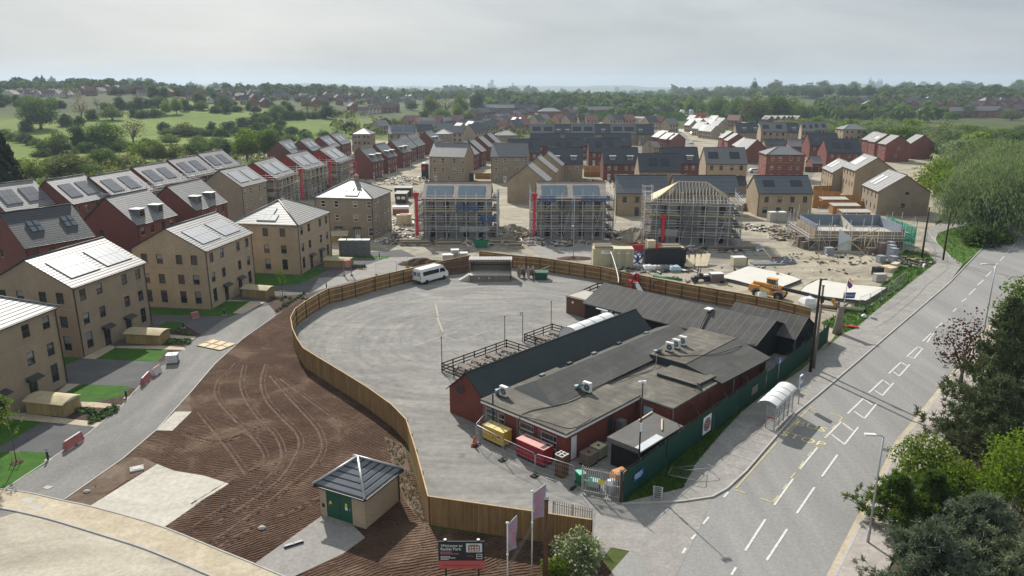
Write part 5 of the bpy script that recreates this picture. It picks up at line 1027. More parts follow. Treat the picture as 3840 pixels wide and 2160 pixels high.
o=thing('pavement_sign','white framed A-board sign standing on the dark verge grass','sign',(10.95,48.75,.03),-.35); b=MB(); b.tube([(-.3,-.2,0),(-.34,0,1.0),(.34,0,1.0),(.3,-.2,0)],.03); b.tube([(-.3,.25,0),(-.32,0,1.0)],.03); b.tube([(.3,.25,0),(.32,0,1.0)],.03); b.build('frame',M['white_paint'],o); b=MB(); b.face([(-.28,-.185,.12),(.28,-.185,.12),(.29,-.03,.92),(-.29,-.03,.92)]); b.build('board',M['galv'],o); b=MB(); [b.face([(-.22,-.19+.0195*k*1.55,.2+k*.15),(.22,-.19+.0195*k*1.55,.2+k*.15),(.22,-.177+.0195*k*1.55,.27+k*.15),(-.22,-.177+.0195*k*1.55,.27+k*.15)]) for k in range(5)]; b.build('lettering',M['sign_dark'],o)
o=thing('bus_stop_flag','blue bus stop flag on a thin pole against the green hoarding','bus stop sign',(27.6,70.6,.1),rang); b=MB(); b.tube([(0,0,0),(0,0,zat(70.6,910)+.1)],.045); b.build('pole',M['galv'],o); zt=zat(70.6,912); b=MB(); b.box(-.28,-.03,zt-.32,.5,.03,zt+.28); b.build('flag',M['sign_blue'],o); b=MB(); b.box(-.2,-.036,zt-.1,.4,-.031,zt+.1); b.box(-.2,.031,zt-.1,.4,.036,zt+.1); b.build('symbol',M['white_ink'],o)
sx=thing('bus_shelter','bus shelter with a pale barrel roof and glazed back on the pavement','bus shelter',(23.55,59.95,.12),rang); Ls=4.95
b=MB(); n=8; pr=[(1.62*(k/n)-.12, 2.28+.42*sin(pi*(.12+.88*k/n)*.86)) for k in range(n+1)]
for k in range(n):
 (y0,za),(y1,zb)=pr[k],pr[k+1]; b.face([(-.25,y0,za),(Ls+.25,y0,za),(Ls+.25,y1,zb),(-.25,y1,zb)],0,None,True); b.face([(-.25,y1,zb-.03),(Ls+.25,y1,zb-.03),(Ls+.25,y0,za-.03),(-.25,y0,za-.03)],0,None,True)
b.build('roof',M['barrel_white'],sx)
for x in (-.25,Ls/4,Ls/2,Ls*.75,Ls+.25): b=MB(); b.tube([(x,y,z+.01) for y,z in pr],.03,5); b.build('roof_rib',M['galv'],sx)
b=MB(); b.bar((-.28,-.14,2.28),(Ls+.28,-.14,2.28),.08,.12); b.bar((-.28,1.52,2.36),(Ls+.28,1.52,2.36),.06,.1); b.build('roof_beam',M['ac_white'],sx)
for k in range(5): x=Ls*k/4; b=MB(); b.tube([(x,0,0),(x,0,2.3)],.045); b.build('post',M['galv'],sx)
b=MB(); b.tube([(0,.75,0),(0,.75,2.6)],.045); b.build('post',M['galv'],sx)
t=NT('shelter_glass'); t.b.inputs['Base Color'].default_value=(.80,.84,.85,1); t.b.inputs['Transmission Weight'].default_value=.75; t.b.inputs['IOR'].default_value=1.05; t.b.inputs['Alpha'].default_value=.55; t.set(.12,.5); MATS['shelter_glass']=t.m
for k in range(4): x0,x1=Ls*k/4+.06,Ls*(k+1)/4-.06; b=MB(); b.box(x0,-.012,.25,x1,.012,1.05); b.box(x0,-.012,1.12,x1,.012,2.2); b.build('glass_panel',M['shelter_glass'],sx)
b=MB(); b.box(-.012,.06,.25,.012,.69,1.05); b.box(-.012,.06,1.12,.012,.69,2.2); b.build('glass_panel',M['shelter_glass'],sx)
b=MB(); b.box(-.03,.02,1.05,.03,.73,1.14); b.build('end_rail',M['sign_red'],sx); b=MB(); [b.bar((Ls*k/4,0,z),(Ls*(k+1)/4,0,z),.04) for k in range(4) for z in (.2,1.08)]; b.bar((0,0,.2),(0,.75,.2),.04); b.bar((0,0,.2),(0,0,1.08),.03); b.build('rail',M['galv'],sx); b=MB(); b.box(.5,.25,.55,Ls-.5,.5,.60); b.build('perch_seat',M['lead_grey'],sx)
o=thing('timetable_case','white timetable case on a post behind the bus shelter','timetable case',tuple(pu(0,0))[:0] or (27.9,65.6,.1),rang); b=MB(); b.tube([(0,0,0),(0,0,2.7)],.05); b.build('post',M['galv'],o); b=MB(); b.box(-.35,-.07,1.6,.35,.07,3.0); b.build('case',M['ac_white'],o); b=MB(); b.box(-.3,-.076,2.5,.3,-.071,2.9); b.box(-.3,-.076,1.7,.3,-.071,2.1); b.build('panel',M['sign_blue'],o)
def pole(label,p,h,r=.14,name='telegraph_pole',m='dark_timber',arm=None,cat='pole'):
 o=thing(name,label,cat,(p[0],p[1],.05)); b=MB(); b.tube([(0,0,0),(0,0,h)],[r*1.2,r*.85],10); b.build('pole',M[m],o); b=MB(); b.box(-r,-r,h,r,r,h+.07); b.build('cap',M['black_paint'],o); return o
o=pole('tall black timber pole, nearer of the pair beside the green hoarding',(32.3,73.85),10.4); b=MB(); b.bar((0,0,10.3),(.6,-.1,10.5),.1); b.build('lamp_bracket',M['black_paint'],o)
o=pole('tall grey timber pole, farther of the pair beside the green hoarding',(33.1,74.9),9.4,.13,m='weathered_grey_wood'); b=MB(); b.box(-.18,-.2,7.6,.18,-.05,8.3); b.build('junction_box',M['black_paint'],o)
pole('black timber pole on the grass patch by the brick stacks',(74.1,128.8),9.0,.15); pole('black timber pole on the footpath beside the grass island',(76.5,126.3),8.6,.14)
o=pole('stout dark timber pole rising in front of the near timber fence',(2.02,38.2),6.4,.15,m='timber_brown'); b=MB(); [b.box(-.22,-.03,z,.22,.03,z+.05) for z in (1,1.6,2.2,2.8,3.4,4)]; b.build('step_iron',M['dark_metal'],o)
def lamp(label,p,h,arm,ang):
 o=thing('street_lamp',label,'street lamp',(p[0],p[1],.1),ang); b=MB(); b.tube([(0,0,0),(0,0,1.1)],.10,10); b.tube([(0,0,1.1),(0,0,h)],[.08,.055],10); b.build('column',M['galv'],o); b=MB(); b.tube([(0,0,h-.05),(arm*.4,0,h+.05),(arm,0,h+.06)],.04); b.build('bracket',M['galv'],o); b=MB(); b.box(arm-.05,-.12,h+.02,arm+.65,.12,h+.14); hd=b.build('lantern',M['ac_white'],o); b=MB(); b.box(arm,-.1,h+.0,arm+.6,.1,h+.018); b.build('lens',M['clear_panel'],hd); return o
q=g(*b3(1365,500),8.0); lamp('grey street lamp on the near right pavement, leaning over the road',(q.x,q.y),7.9,.55,pi-.1)
q=g(*r6(2365,710),9.0); lamp('grey street lamp half hidden behind the coppery tree',(q.x,q.y),8.9,1.2,pi)
q=g(*s4(1775,560)); lamp('slim grey lamp column behind the green netted scaffold',(q.x-3,q.y+12),7.5,1.0,0)
def A3(o,n,b,m,**k): return b.build(n,m,o,**k)
p0=Vector((-13.84,46.62,0)); p1=Vector((-10.25,44.85,0)); ang=atan2(p1.y-p0.y,p1.x-p0.x); Lw=(p1-p0).length; Dp=4.1
o=thing('substation','small buff brick substation with green doors and a slate pyramid roof','substation',p0,ang)
b=MB(); wall_face(b,(0,0,0),(1,0,0),Lw,2.55,[(1.75,.05,2.3,2.15)],(0,1,0)); wall_face(b,(Lw,0,0),(0,1,0),Dp,2.55,[],(-1,0,0)); wall_face(b,(Lw,Dp,0),(-1,0,0),Lw,2.55,[],(0,-1,0)); wall_face(b,(0,Dp,0),(0,-1,0),Dp,2.55,[],(1,0,0)); b.build('wall',M['pale_buff_brick'],o)
for x in (1.17,2.33): b=MB(); b.box(x-.565,.05,.05,x+.565,.1,2.2); d_=b.build('door',M['bottle_green'],o); b=MB(); b.bar((x-.35*(1 if x<2 else -1),.03,1.0),(x-.35*(1 if x<2 else -1),.03,1.25),.04); b.build('handle',M['galv'],d_)
for x,z in ((.95,1.15),(2.35,1.3)): b=MB(); b.box(x-.09,.03,z,x+.09,.048,z+.24); b.build('warning_sign',M['safety_yellow'],o);
b=MB(); b.box(2.24,.03,1.02,2.46,.048,1.26); b.build('notice',M['white_paint'],o)
b=MB(); b.box(.2,-.02,.75,.42,.0,1.05); b.build('vent',M['black_paint'],o)
b=MB(); ov=.28; ap=(Lw/2,Dp/2,4.15); cs=[(-ov,-ov,2.58),(Lw+ov,-ov,2.58),(Lw+ov,Dp+ov,2.58),(-ov,Dp+ov,2.58)]; hs=sqrt((Dp/2+ov)**2+1.57**2)
for i in range(4): a,c=cs[i],cs[(i+1)%4]; b.face([a,c,ap],0,[(0,0),(Lw+2*ov,0),(Lw/2+ov,hs)]); b.face([(a[0],a[1],2.48),(c[0],c[1],2.48),c,a],1); b.tube([Vector(a)+Vector((0,0,.03)),Vector(ap)+Vector((0,0,.05))],.10,6,2)
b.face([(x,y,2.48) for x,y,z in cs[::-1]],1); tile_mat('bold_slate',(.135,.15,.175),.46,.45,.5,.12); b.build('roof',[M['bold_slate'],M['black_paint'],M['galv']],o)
b=MB(); b.bar((-ov,-ov-.06,2.5),(Lw+ov,-ov-.06,2.5),.1); b.bar((Lw+ov+.06,-ov,2.5),(Lw+ov+.06,Dp+ov,2.5),.1); b.build('gutter',M['black_paint'],o); b=MB(); b.tube([(Lw+.1,Dp-.1,2.5),(Lw+.1,Dp-.1,.1)],.05); b.build('downpipe',M['black_paint'],o)
o=thing('welcome_sign','dark Welcome to Radial Park sign board with a coral strip on two posts','sign board',(-2.98,37.3,0),0); zb,zt=zat(37.3,s7(0,990)[1]),zat(37.3,s7(0,658)[1]); wS=2.72
b=MB(); b.box(-wS/2,0,zb+.55,wS/2,.05,zt); b.build('panel',M['sign_dark'],o); b=MB(); b.box(-wS/2,-.004,zb,wS/2,.05,zb+.54); b.build('strip',M['sign_coral'],o)
for x in (-.95,1.0): b=MB(); b.box(x-.05,.055,0,x+.05,.15,zt+.1); b.build('post',M['dark_timber'],o); b=MB(); b.lathe([(.09,0),(.09,.05)],10,0,(x,.1,zt+.1)); b.build('post_cap',M['white_paint'],o)
b=MB(); b.bar((-wS/2,.06,zt+.02),(wS/2,.06,zt+.02),.05); b.build('rail',M['black_paint'],o)
RX=(pi/2,0,0)
text('Welcome to',.25,M['white_ink'],o,(-wS/2+.13,-.006,zt-.22),RX,'lettering',.003,'LEFT',shear=.3)
text('Radial Park',.27,M['white_ink'],o,(-wS/2+.13,-.006,zt-.45),RX,'lettering',.004,'LEFT')
for z,w,m in ((zt-.68,.72,'pink_ink'),(zt-.80,1.2,'pink_ink')):
 b=MB(); [b.box(-wS/2+.13+i*.1,-.006,z,-wS/2+.13+i*.1+.07,-.002,z+.05) for i in range(int(w/.1))]; b.build('small_print',M[m],o)
for z,w in ((zt-.98,.6),(zt-1.07,.95),(zt-1.16,.5)):
 b=MB(); [b.box(-wS/2+.13+i*.08,-.006,z,-wS/2+.13+i*.08+.06,-.002,z+.045) for i in range(int(w/.08))]; b.build('small_print',M['white_ink'],o)
text('Book a viewing and reserve today.',.155,M['crimson_paint'],o,(0,-.01,zb+.24),RX,'lettering',.003)
b=MB(); b.box(.28,-.006,zt-.66,1.22,-.002,zt-.07,0); b.box(.40,-.012,zt-.60,1.10,-.007,zt-.24,1); b.face([(.36,-.011,zt-.24),(1.14,-.011,zt-.24),(.95,-.011,zt-.14),(.55,-.011,zt-.14)],2); [b.box(x,-.016,z,x+.09,-.0125,z+.1,0) for x in (.48,.62,.80,.94) for z in (zt-.38,zt-.55)]; b.build('picture',[M['clear_panel'],M['pink_brick'],M['lead_grey']],o)
b=MB(); [b.box(*q) for q in ((.88,-.006,zt-1.12,1.22,-.002,zt-1.09),(.88,-.006,zt-.81,1.22,-.002,zt-.78),(.88,-.006,zt-1.09,.91,-.002,zt-.81),(1.19,-.006,zt-1.09,1.22,-.002,zt-.81))]; b.build('logo_frame',M['white_ink'],o)
b=MB(); [b.box(.95+i*.055,-.006,zt-.97,.95+i*.055+.04,-.002,zt-.91) for i in range(4)]; b.build('logo',M['white_ink'],o)
b=MB(); [b.box(.33+i*.07,-.006,zt-.95+.02*sin(i),.33+i*.07+.05,-.002,zt-.88+.02*sin(i)) for i in range(6)]; b.build('logo',M['sign_red'],o)
def bflag(label,p,h,w,fh,ang):
 o=thing('banner_flag',label,'flag',(p[0],p[1],0),ang); b=MB(); b.tube([(0,0,0),(0,0,h)],[.055,.04],8); b.build('pole',M['ac_white'],o); b=MB(); b.lathe([(.02,0),(.10,.05),(.10,.12),(.02,.17)],10,0,(0,0,h)); b.build('finial',M['white_paint'],o)
 b=MB(); b.tube([(0,0,h-.08),(w,0,h+.42)],.022); b.build('arm',M['ac_white'],o)
 b=MB(); N=10
 for i in range(N):
  for j in range(4):
   f_=lambda s,t_: (w*s*(1-.12*t_)+.05, .10*sin(t_*7+s*3)*t_, h-.1+.5*s-(fh+.5*s*.6)*t_)
   b.face([f_(j/4,i/N),f_((j+1)/4,i/N),f_((j+1)/4,(i+1)/N),f_(j/4,(i+1)/N)],0,None,True)
 b.build('cloth',M['mauve_flag'],o)
 b=MB(); P=[]
 for i in range(40):
  t_=i/39; s=.42+.2*sin(i*1.35); q=(w*s*(1-.12*(.12+.76*t_))+.05,.10*sin((.12+.76*t_)*7+s*3)*(.12+.76*t_)-.012,h-.1+.5*s-(fh+.5*s*.6)*(.12+.76*t_)); P.append(q)
 b.tube(P,.022,4); b.build('script_lettering',M['pink_ink'],o)
 b=MB(); b.lathe([(.07,0),(.07,.1)],8,0,(0,0,h-fh-.25)); b.build('collar',M['white_paint'],o)
q=g(*b2(1128,1097),4.7); bflag('mauve banner flag with pink script on the lower white pole',(q.x,q.y),4.7,.62,1.9,.45)
q=g(*b2(1298,882),6.0); bflag('mauve banner flag with pink script on the taller white pole',(q.x,q.y),6.0,.85,1.9,.35)
o=thing('stay_wires','pair of taut stay wires slanting between the banner poles to the ground','stay wires'); b=MB(); pa=Vector((1.25,39.8,3.75)); [b.tube([pa+Vector((dx,0,0)),Vector((-.32,38.6,1.55))+Vector((dx,0,0)),Vector((-1.6,37.9,-.05))+Vector((dx,0,0))],.014,4) for dx in (0,.09,.17)]; b.build('wire',M['lead_grey'],o)
fo=thing('timber_fence','long curving close boarded timber fence enclosing the car park','fence',(FP3[1].x,FP3[1].y,0)); O=Vector((FP3[1].x,FP3[1].y,0))
t=NT('fence_boards'); u_=t.n.new('ShaderNodeUVMap'); sp=t.n.new('ShaderNodeSeparateXYZ'); t.l(u_.outputs[0],sp.inputs[0]); dv=t.math('DIVIDE',sp.outputs[0],.125); fr=t.math('FRACT',dv); wn=t.n.new('ShaderNodeTexWhiteNoise'); wn.noise_dimensions='1D'; t.l(t.math('FLOOR',dv),wn.inputs['W'])
mp_=t.n.new('ShaderNodeMapping'); mp_.inputs['Scale'].default_value=(1,.25,1); t.l(u_.outputs[0],mp_.inputs[0]); n_=t.noise(mp_.outputs[0],1.1,5,.7)
c_=t.ramp(n_,[(.3,(.21,.12,.058)),(.55,(.30,.185,.088)),(.75,(.38,.26,.14))]); c_=t.mix(.45,c_,t.ramp(wn.outputs[0],[(0,(.6,.58,.55)),(1,(1.3,1.28,1.22))]),'MULTIPLY'); c_=t.mix(t.ramp(fr,[(0,1.0),(.07,1.0),(.13,0.0)]),c_,(.055,.035,.02)); t.color(c_); t.bump(t.ramp(fr,[(0,0),(.15,1),(.9,.6)]),.6,.02); t.set(.85,.2); MATS['fence_boards']=t.m
acc=0
for k,(p,q) in enumerate(zip(FP3,FP3[1:])):
 p=Vector((p.x,p.y,0))-O; q=Vector((q.x,q.y,0))-O; L=(q-p).length; d_=(q-p)/L; n_=Vector((d_.y,-d_.x,0)) # towards the car park side
 if k==22: acc+=L; continue
 b=MB(); h=FZ
 for s in (1,-1):
  a=p+n_*.012*s; c_=q+n_*.012*s; b.face([a,c_,c_+Vector((0,0,h)),a+Vector((0,0,h))][::s],0,[(acc,0),(acc+L,0),(acc+L,h),(acc,h)][::s])
 b.build('board_panel',M['fence_boards'],fo); b=MB(); b.bar(p+Vector((0,0,h+.03)),q+Vector((0,0,h+.03)),.09,.05); b.build('capping',M['timber_new'],fo)
 side=-1
 b=MB(); [b.bar(p+n_*.05*s_+Vector((0,0,z)),q+n_*.05*s_+Vector((0,0,z)),.06,.09) for z in (.45,1.2,1.95) for s_ in (1,)]; b.build('rails',M['timber_new'],fo)
 n=max(1,round(L/3.0))
 for i in range(n): x=p+d_*(L*i/n)+n_*.09; b=MB(); b.box(x.x-.06,x.y-.06,0,x.x+.06,x.y+.06,h-.02); b.build('post',M['timber_brown'],fo)
 acc+=L
# ================================================================ CAR PARK, ESTATE FURNITURE
def T(name,label,cat,p,rz=0,group=None): return thing(name,label,cat,(p[0],p[1],p[2] if len(p)>2 else 0),rz,group)
def bx(o,name,m,*a): b=MB(); [b.box(*q) for q in a]; return b.build(name,M[m],o)
o=T('stage','weathered timber outdoor stage with a roof and steps, against the timber fence','stage',(-6.7,111.9)); mat('stage_deck',(.50,.48,.45),.8,.2,var=.15)
b=MB(); [b.box(k*.16,-.02,0,k*.16+.145,.03,1.0) for k in range(40)]; b.box(0,.031,0,6.4,3.6,.98); b.build('base',M['weathered_grey_wood'],o); bx(o,'deck','stage_deck',(0,0,1.0,6.5,3.6,1.06))
bx(o,'back_wall','weathered_grey_wood',(-.1,3.6,0,6.6,3.75,3.1)); bx(o,'side_wall','weathered_grey_wood',(6.5,.6,0,6.62,3.6,3.15)); bx(o,'side_wall','weathered_grey_wood',(-.12,2.0,0,0,3.6,3.1))
b=MB(); [b.box(-.2+k*.24,1.7,3.12,-.2+k*.24+.2,3.9,3.2) for k in range(29)]; b.build('roof',M['stage_deck'],o); bx(o,'valance','weathered_grey_wood',(-.2,1.66,2.85,6.75,1.69,3.12)); bx(o,'rail','dark_timber',(.2,3.4,1.9,6.3,3.46,2.0))
for k in range(5): bx(o,'step','stage_deck',(-1.7+k*.33,.3,0,-1.7+k*.33+.33,1.5,.2+k*.2))
for x in (1.4,3.0): bx(o,'handle_plate','white_paint',(x,-.05,.45,x+.14,-.021,.75))
def van(label,p,rz):
 o=T('minibus',label,'minibus',p,rz); Lv,Wv=5.9,1.98
 pr=[(-2.95,.45),(-2.98,1.2),(-2.90,2.15),(-2.75,2.42),(1.55,2.46),(1.95,2.36),(2.45,1.55),(2.86,1.28),(2.97,.95),(2.97,.45)]
 b=MB(); n=len(pr); w=Wv/2
 def xs(s): return [(x, s*(w-.14*smooth(1.2,2.46,z)), z) for x,z in pr]
 Lf,Rt=xs(1),xs(-1)
 for i in range(n): j=(i+1)%n; b.face([Rt[i],Rt[j],Lf[j],Lf[i]][::-1],0,None,False)
 b.face(Lf[::-1]); b.face(Rt); b.build('body',M['van_white'],o)
 def side(s,x0,x1,z0,z1,name='side_window'):
  wz=lambda z: s*(w-.14*smooth(1.2,2.46,z)+.012); b=MB(); q=[(x0,wz(z0),z0),(x1,wz(z0),z0),(x1,wz(z1),z1),(x0,wz(z1),z1)]; b.face(q if s<0 else q[::-1]); b.build(name,M['glass'],o)
 for s in (-1,1): side(s,-2.45,.95,1.38,2.0); side(s,1.15,2.1,1.35,1.98,'door_window')
 b=MB(); b.face([(2.02,-.78,2.26),(2.02,.78,2.26),(2.475,.84,1.56),(2.475,-.84,1.56)][::-1]); b.build('windscreen',M['glass'],o)
 for s in (-.45,.45): b=MB(); b.face([(-2.985,s+.38,1.35),(-2.985,s-.38,1.35),(-2.945,s-.36,1.98),(-2.945,s+.36,1.98)]); b.build('rear_window',M['blind_glass'],o)
 for s in (-1,1): bx(o,'tail_light','red_plastic',(-3.0,s*.88-.06,.9,-2.94,s*.88+.06,1.35)); bx(o,'headlight','clear_panel',(2.86,s*.72-.15,.98,2.985,s*.72+.15,1.2)); bx(o,'mirror','black_paint',(1.95,s*1.08-.10,1.35,2.1,s*1.08+.10,1.7))
 bx(o,'bumper','black_paint',(-3.05,-.95,.4,-2.96,.95,.62)); bx(o,'bumper','black_paint',(2.96,-.95,.38,3.06,.95,.68)); bx(o,'number_plate','safety_yellow',(-3.06,-.26,.7,-3.0,.26,.8))
 for x in (-1.75,2.0):
  for s in (-1,1):
   b=MB(); b.lathe([(.22,-.11),(.34,-.11),(.35,0),(.34,.11),(.22,.11)],18); wl=b.build('wheel',M['rubber'],o,(x,s*.9,.35)); wl.rotation_euler=(pi/2,0,0); b=MB(); b.lathe([(.21,-.1),(.21,.1)],14); b.build('rim',M['galv'],wl)
 return o
mat('van_white',(.78,.79,.79),.25,.6,var=.03)
pa,pb=g(*r5(640,858)),g(*r5(772,822)); rz=atan2(pb.y-pa.y,pb.x-pa.x); mid=(pa+pb)/2+Vector((-sin(rz),cos(rz),0))*.95
van('white minibus with a high roof parked against the timber fence',(mid.x,mid.y,.02),rz)
def drum(label,p,rz,R=1.0,wd=.8):
 o=T('cable_drum',label,'cable drum',(p[0],p[1],R),rz,'wooden cable drums by the stage')
 for s in (-1,1): b=MB(); b.lathe([(R,s*wd/2-.05),(R,s*wd/2+.05)],22); q=b.build('flange',M['weathered_grey_wood'],o); q.rotation_euler=(0,pi/2,0)
 b=MB(); b.lathe([(R*.55,-wd/2),(R*.55,wd/2)],18); q=b.build('core',M['timber_old'],o); q.rotation_euler=(0,pi/2,0)
drum('large wooden cable drum standing nearest the stage',(1.5,114.6),.3); drum('large wooden cable drum standing beside the green container',(3.0,114.1),.2)
o=T('green_container','small dark green container with an open lid, beside the cable drums','container',(4.7,113.6),-.1); b=MB(); b.mesh([(-.9,-.8,0),(.9,-.8,0),(.9,.8,0),(-.9,.8,0),(-1.1,-.9,1.15),(1.1,-.9,1.15),(1.1,.9,1.3),(-1.1,.9,1.3)],[(0,3,2,1),(4,5,6,7),(0,1,5,4),(1,2,6,5),(2,3,7,6),(3,0,4,7)]); b.build('body',M['bottle_green'],o); bx(o,'rim','hoarding_green',(-1.15,-.95,1.1,1.15,-.91,1.22)); b=MB(); b.bar((-.9,-.5,1.3),(1.3,.6,2.0),.08); b.build('lid_bar',M['dark_metal'],o)
for l,a,c in (('brown fence panel leaning against the gap beside the minibus',(1560,365,1690,530),.3),('brown fence panel leaning beside the stage',(1765,350,1850,500),.3)):
 p=g(*s2(a[0]+30,a[3])); q=g(*s2(a[2]+(120 if a[0]<1600 else 40),a[3]-25)); o=T('fence_panel',l,'fence panel',p,atan2((q-p).y,(q-p).x),'loose fence panels'); L=(q-p).length
 b=MB(); [b.mesh([(x,0,0),(x+.14,0,0),(x+.14,.75,2.3),(x,.75,2.3)],[(0,1,2,3)]) for x in [k*.15 for k in range(int(L/.15))]]; b.build('boards',M['timber_brown'],o); b=MB(); [b.bar((0,-.03+.33*z,z),(L,-.03+.33*z,z),.05,.09) for z in (.3,1.2,2.1)]; b.build('rails',M['timber_old'],o)
def cyc(label,p,q,D=1.95,H=1.25):
 p=Vector((p[0],p[1],.03)); q=Vector((q[0],q[1],.03)); L=(q-p).length; o=T('cycle_store',label,'cycle store',p,atan2((q-p).y,(q-p).x),'slatted timber cycle stores')
 b=MB(); b.box(0,0,0,L*.6,D,H); b.build('bin_housing',M['timber_store'],o)
 b=MB(); [b.box(L*.6+k*.16,.0,.0,L*.6+k*.16+.1,.05,H) for k in range(int(L*.4/.16))]; [b.box(L-.05,k*.16,0,L,k*.16+.1,H) for k in range(int(D/.16))]; b.build('slats',M['timber_store'],o)
 for x in (L*.3,): bx(o,'door','timber_store',(x-.55,-.03,.05,x+.55,-.004,H-.15))
 for x,y in ((L-.06,0),(L-.06,D-.06),(L*.62,D-.06)): bx(o,'post','timber_store',(x,y+.06,0,x+.055,y+.12,H))
 b=MB(); n=6
 for k in range(n):
  y0,y1=-.2+(D+.4)*k/n,-.2+(D+.4)*(k+1)/n; zf=lambda y: H+.02+.34*sin(pi*min(1,max(0,(y+.2)/(D+.4)))*.86+.08)
  b.face([(-.15,y0,zf(y0)),(L+.15,y0,zf(y0)),(L+.15,y1,zf(y1)),(-.15,y1,zf(y1))]); b.face([(-.15,y1,zf(y1)-.06),(L+.15,y1,zf(y1)-.06),(L+.15,y0,zf(y0)-.06),(-.15,y0,zf(y0)-.06)]); b.face([(L+.15,y0,zf(y0)-.06),(L+.15,y1,zf(y1)-.06),(L+.15,y1,zf(y1)),(L+.15,y0,zf(y0))]); b.face([(-.15,y1,zf(y1)-.06),(-.15,y0,zf(y0)-.06),(-.15,y0,zf(y0)),(-.15,y1,zf(y1))])
 b.face([(-.15,-.2,zf(-.2)-.06),(L+.15,-.2,zf(-.2)-.06),(L+.15,-.2,zf(-.2)),(-.15,-.2,zf(-.2))]); b.build('roof',M['timber_roof'],o)
mat('timber_store',(.36,.27,.13),.8,.2,var=.22,scale=2,stretch=(3,3,.3)); mat('timber_roof',(.46,.39,.25),.8,.2,var=.2,scale=1.5)
cyc('slatted timber cycle store between the two lowest lawns',(-46.0,63.6),(-41.9,62.75)); cyc('slatted timber cycle store in front of the block with the square lawn',(-46.5,83.1),(-42.05,82.45)); cyc('slatted timber cycle store in front of the orange gabled block',(-39.6,103.1),(-35.6,102.1)); cyc('slatted timber cycle store beside the pink metal frame',(-32.1,121.3),(-27.6,120.6))
q=g(*s2(245,155)); o=T('bin_store','small lean-to timber store in front of the white doored block','bin store',q,.1); bx(o,'side','timber_store',(0,0,0,2.0,.08,1.3)); bx(o,'back','timber_store',(0,.09,0,.1,1.8,1.5)); b=MB(); b.face([(-.1,-.2,1.35),(3.4,-.2,1.35),(3.4,2.0,2.0),(-.1,2.0,2.0)]); b.face([(-.1,2.0,1.92),(3.4,2.0,1.92),(3.4,-.2,1.27),(-.1,-.2,1.27)]); b.build('roof',M['timber_roof'],o); bx(o,'post','timber_store',(3.2,.0,0,3.3,.1,1.3)); bx(o,'post','timber_store',(3.2,1.7,0,3.3,1.8,1.85))
mat('barrier_red',(.38,.12,.12),.6,.3,var=.25,scale=2); mat('barrier_pale',(.55,.50,.47),.6,.3,var=.15)
def barrier(label,p,q,m='barrier_red'):
 p=Vector((p[0],p[1],.03)); q=Vector((q[0],q[1],.03)); o=T('road_barrier',label,'barrier',p,atan2((q-p).y,(q-p).x),'plastic barriers along the lane'); L=max(1.0,(q-p).length); b=MB(); pr=[(-.27,.12),(-.22,.3),(-.08,.8),(.08,.8),(.22,.3),(.27,.12)]
 for (y0,z0),(y1,z1) in zip(pr,pr[1:]+pr[:1]): b.face([(0,y0,z0),(0,y1,z1),(L,y1,z1),(L,y0,z0)])
 b.face([(0,y,z) for y,z in pr][::-1]); b.face([(L,y,z) for y,z in pr]); b.build('body',M[m],o); bx(o,'foot','barrier_pale',(.1,-.25,0,L*.4,.25,.119),(L*.6,-.25,0,L-.1,.25,.119)); b=MB(); b.box(.1,-.07,.802,L-.1,.07,.86); b.build('top_ridge',M['barrier_pale' if m=='barrier_red' else 'barrier_red'],o)
barrier('red and white plastic barrier on the lane kerb, lowest of the row',(-38.0,56.2),(-37.7,58.2)); barrier('red and white plastic barrier on the lane kerb beside the white one',(-38.2,70.1),(-38.45,72.2)); barrier('white plastic barrier on the lane kerb, nearest the caged tank',(-38.3,72.7),(-38.2,74.0),'barrier_pale'); barrier('red plastic barrier in the shaded parking bay behind the square lawn',(-42.7,92.6),(-42.0,93.4))
def bollard(label,p):
 o=T('bollard_light',label,'bollard light',p,0,'black bollard lights along the lane'); b=MB(); b.lathe([(.09,0),(.09,.78)],12); b.build('post',M['black_paint'],o); b=MB(); b.lathe([(.075,.78),(.075,.92)],12); b.build('lens',M['clear_panel'],o); b=MB(); b.lathe([(.10,.92),(.10,.99),(.05,1.0)],12); b.build('cap',M['black_paint'],o); bx(o,'pad','concrete',(-.25,-.2,-.01,.25,.2,.04))
for l,p in (('black bollard light at the lowest lawn corner beside the sapling',(-38.55,54.7)),('black bollard light on the bark bed of the second lawn',(-38.4,67.2)),('black bollard light by the square lawn planting bed',(-42.2,89.0)),('black bollard light by the shaded lawn of the orange gabled block',(-39.0,94.5)),('black bollard light beside the pale block stacks',(-23.9,128.4)),('black bollard light on the shrub bed near the pink frame',(-25.0,120.6)),('black bollard light where the lane meets the timber fence',(-28.5,108.2))): bollard(l,p)
q=[(-37.46,83.33),(-35.46,85.01),(-33.65,81.49),(-35.81,80.15)]; o=T('timber_pallet','pale timber panel with battens lying flat on the lane','timber panel',(-37.3,83.2,.04),atan2(-1.75,3.7)); bx(o,'sheet','timber_pale',(0,-1.0,0,4.0,1.4,.05)); bx(o,'batten','timber_new',*[(x,-1.0,.051,x+.1,1.4,.11) for x in (0,1.3,2.6,3.9)]); bx(o,'batten','timber_new',(0.1,-1.1,.051,3.9,-1.0,.1),(0.1,.15,.051,1.29,.25,.1),(1.41,.15,.051,2.59,.25,.1),(2.71,.15,.051,3.89,.25,.1))
o=T('drain_box','small dark plastic drainage channel lying on the concrete pad','drain channel',g(*b1(1995,1240)),.55); bx(o,'channel','black_paint',(-.65,-.12,0,.65,.12,.16)); bx(o,'grate','dark_metal',(-.6,-.1,.161,-.05,.1,.18),(.05,-.1,.161,.6,.1,.18))
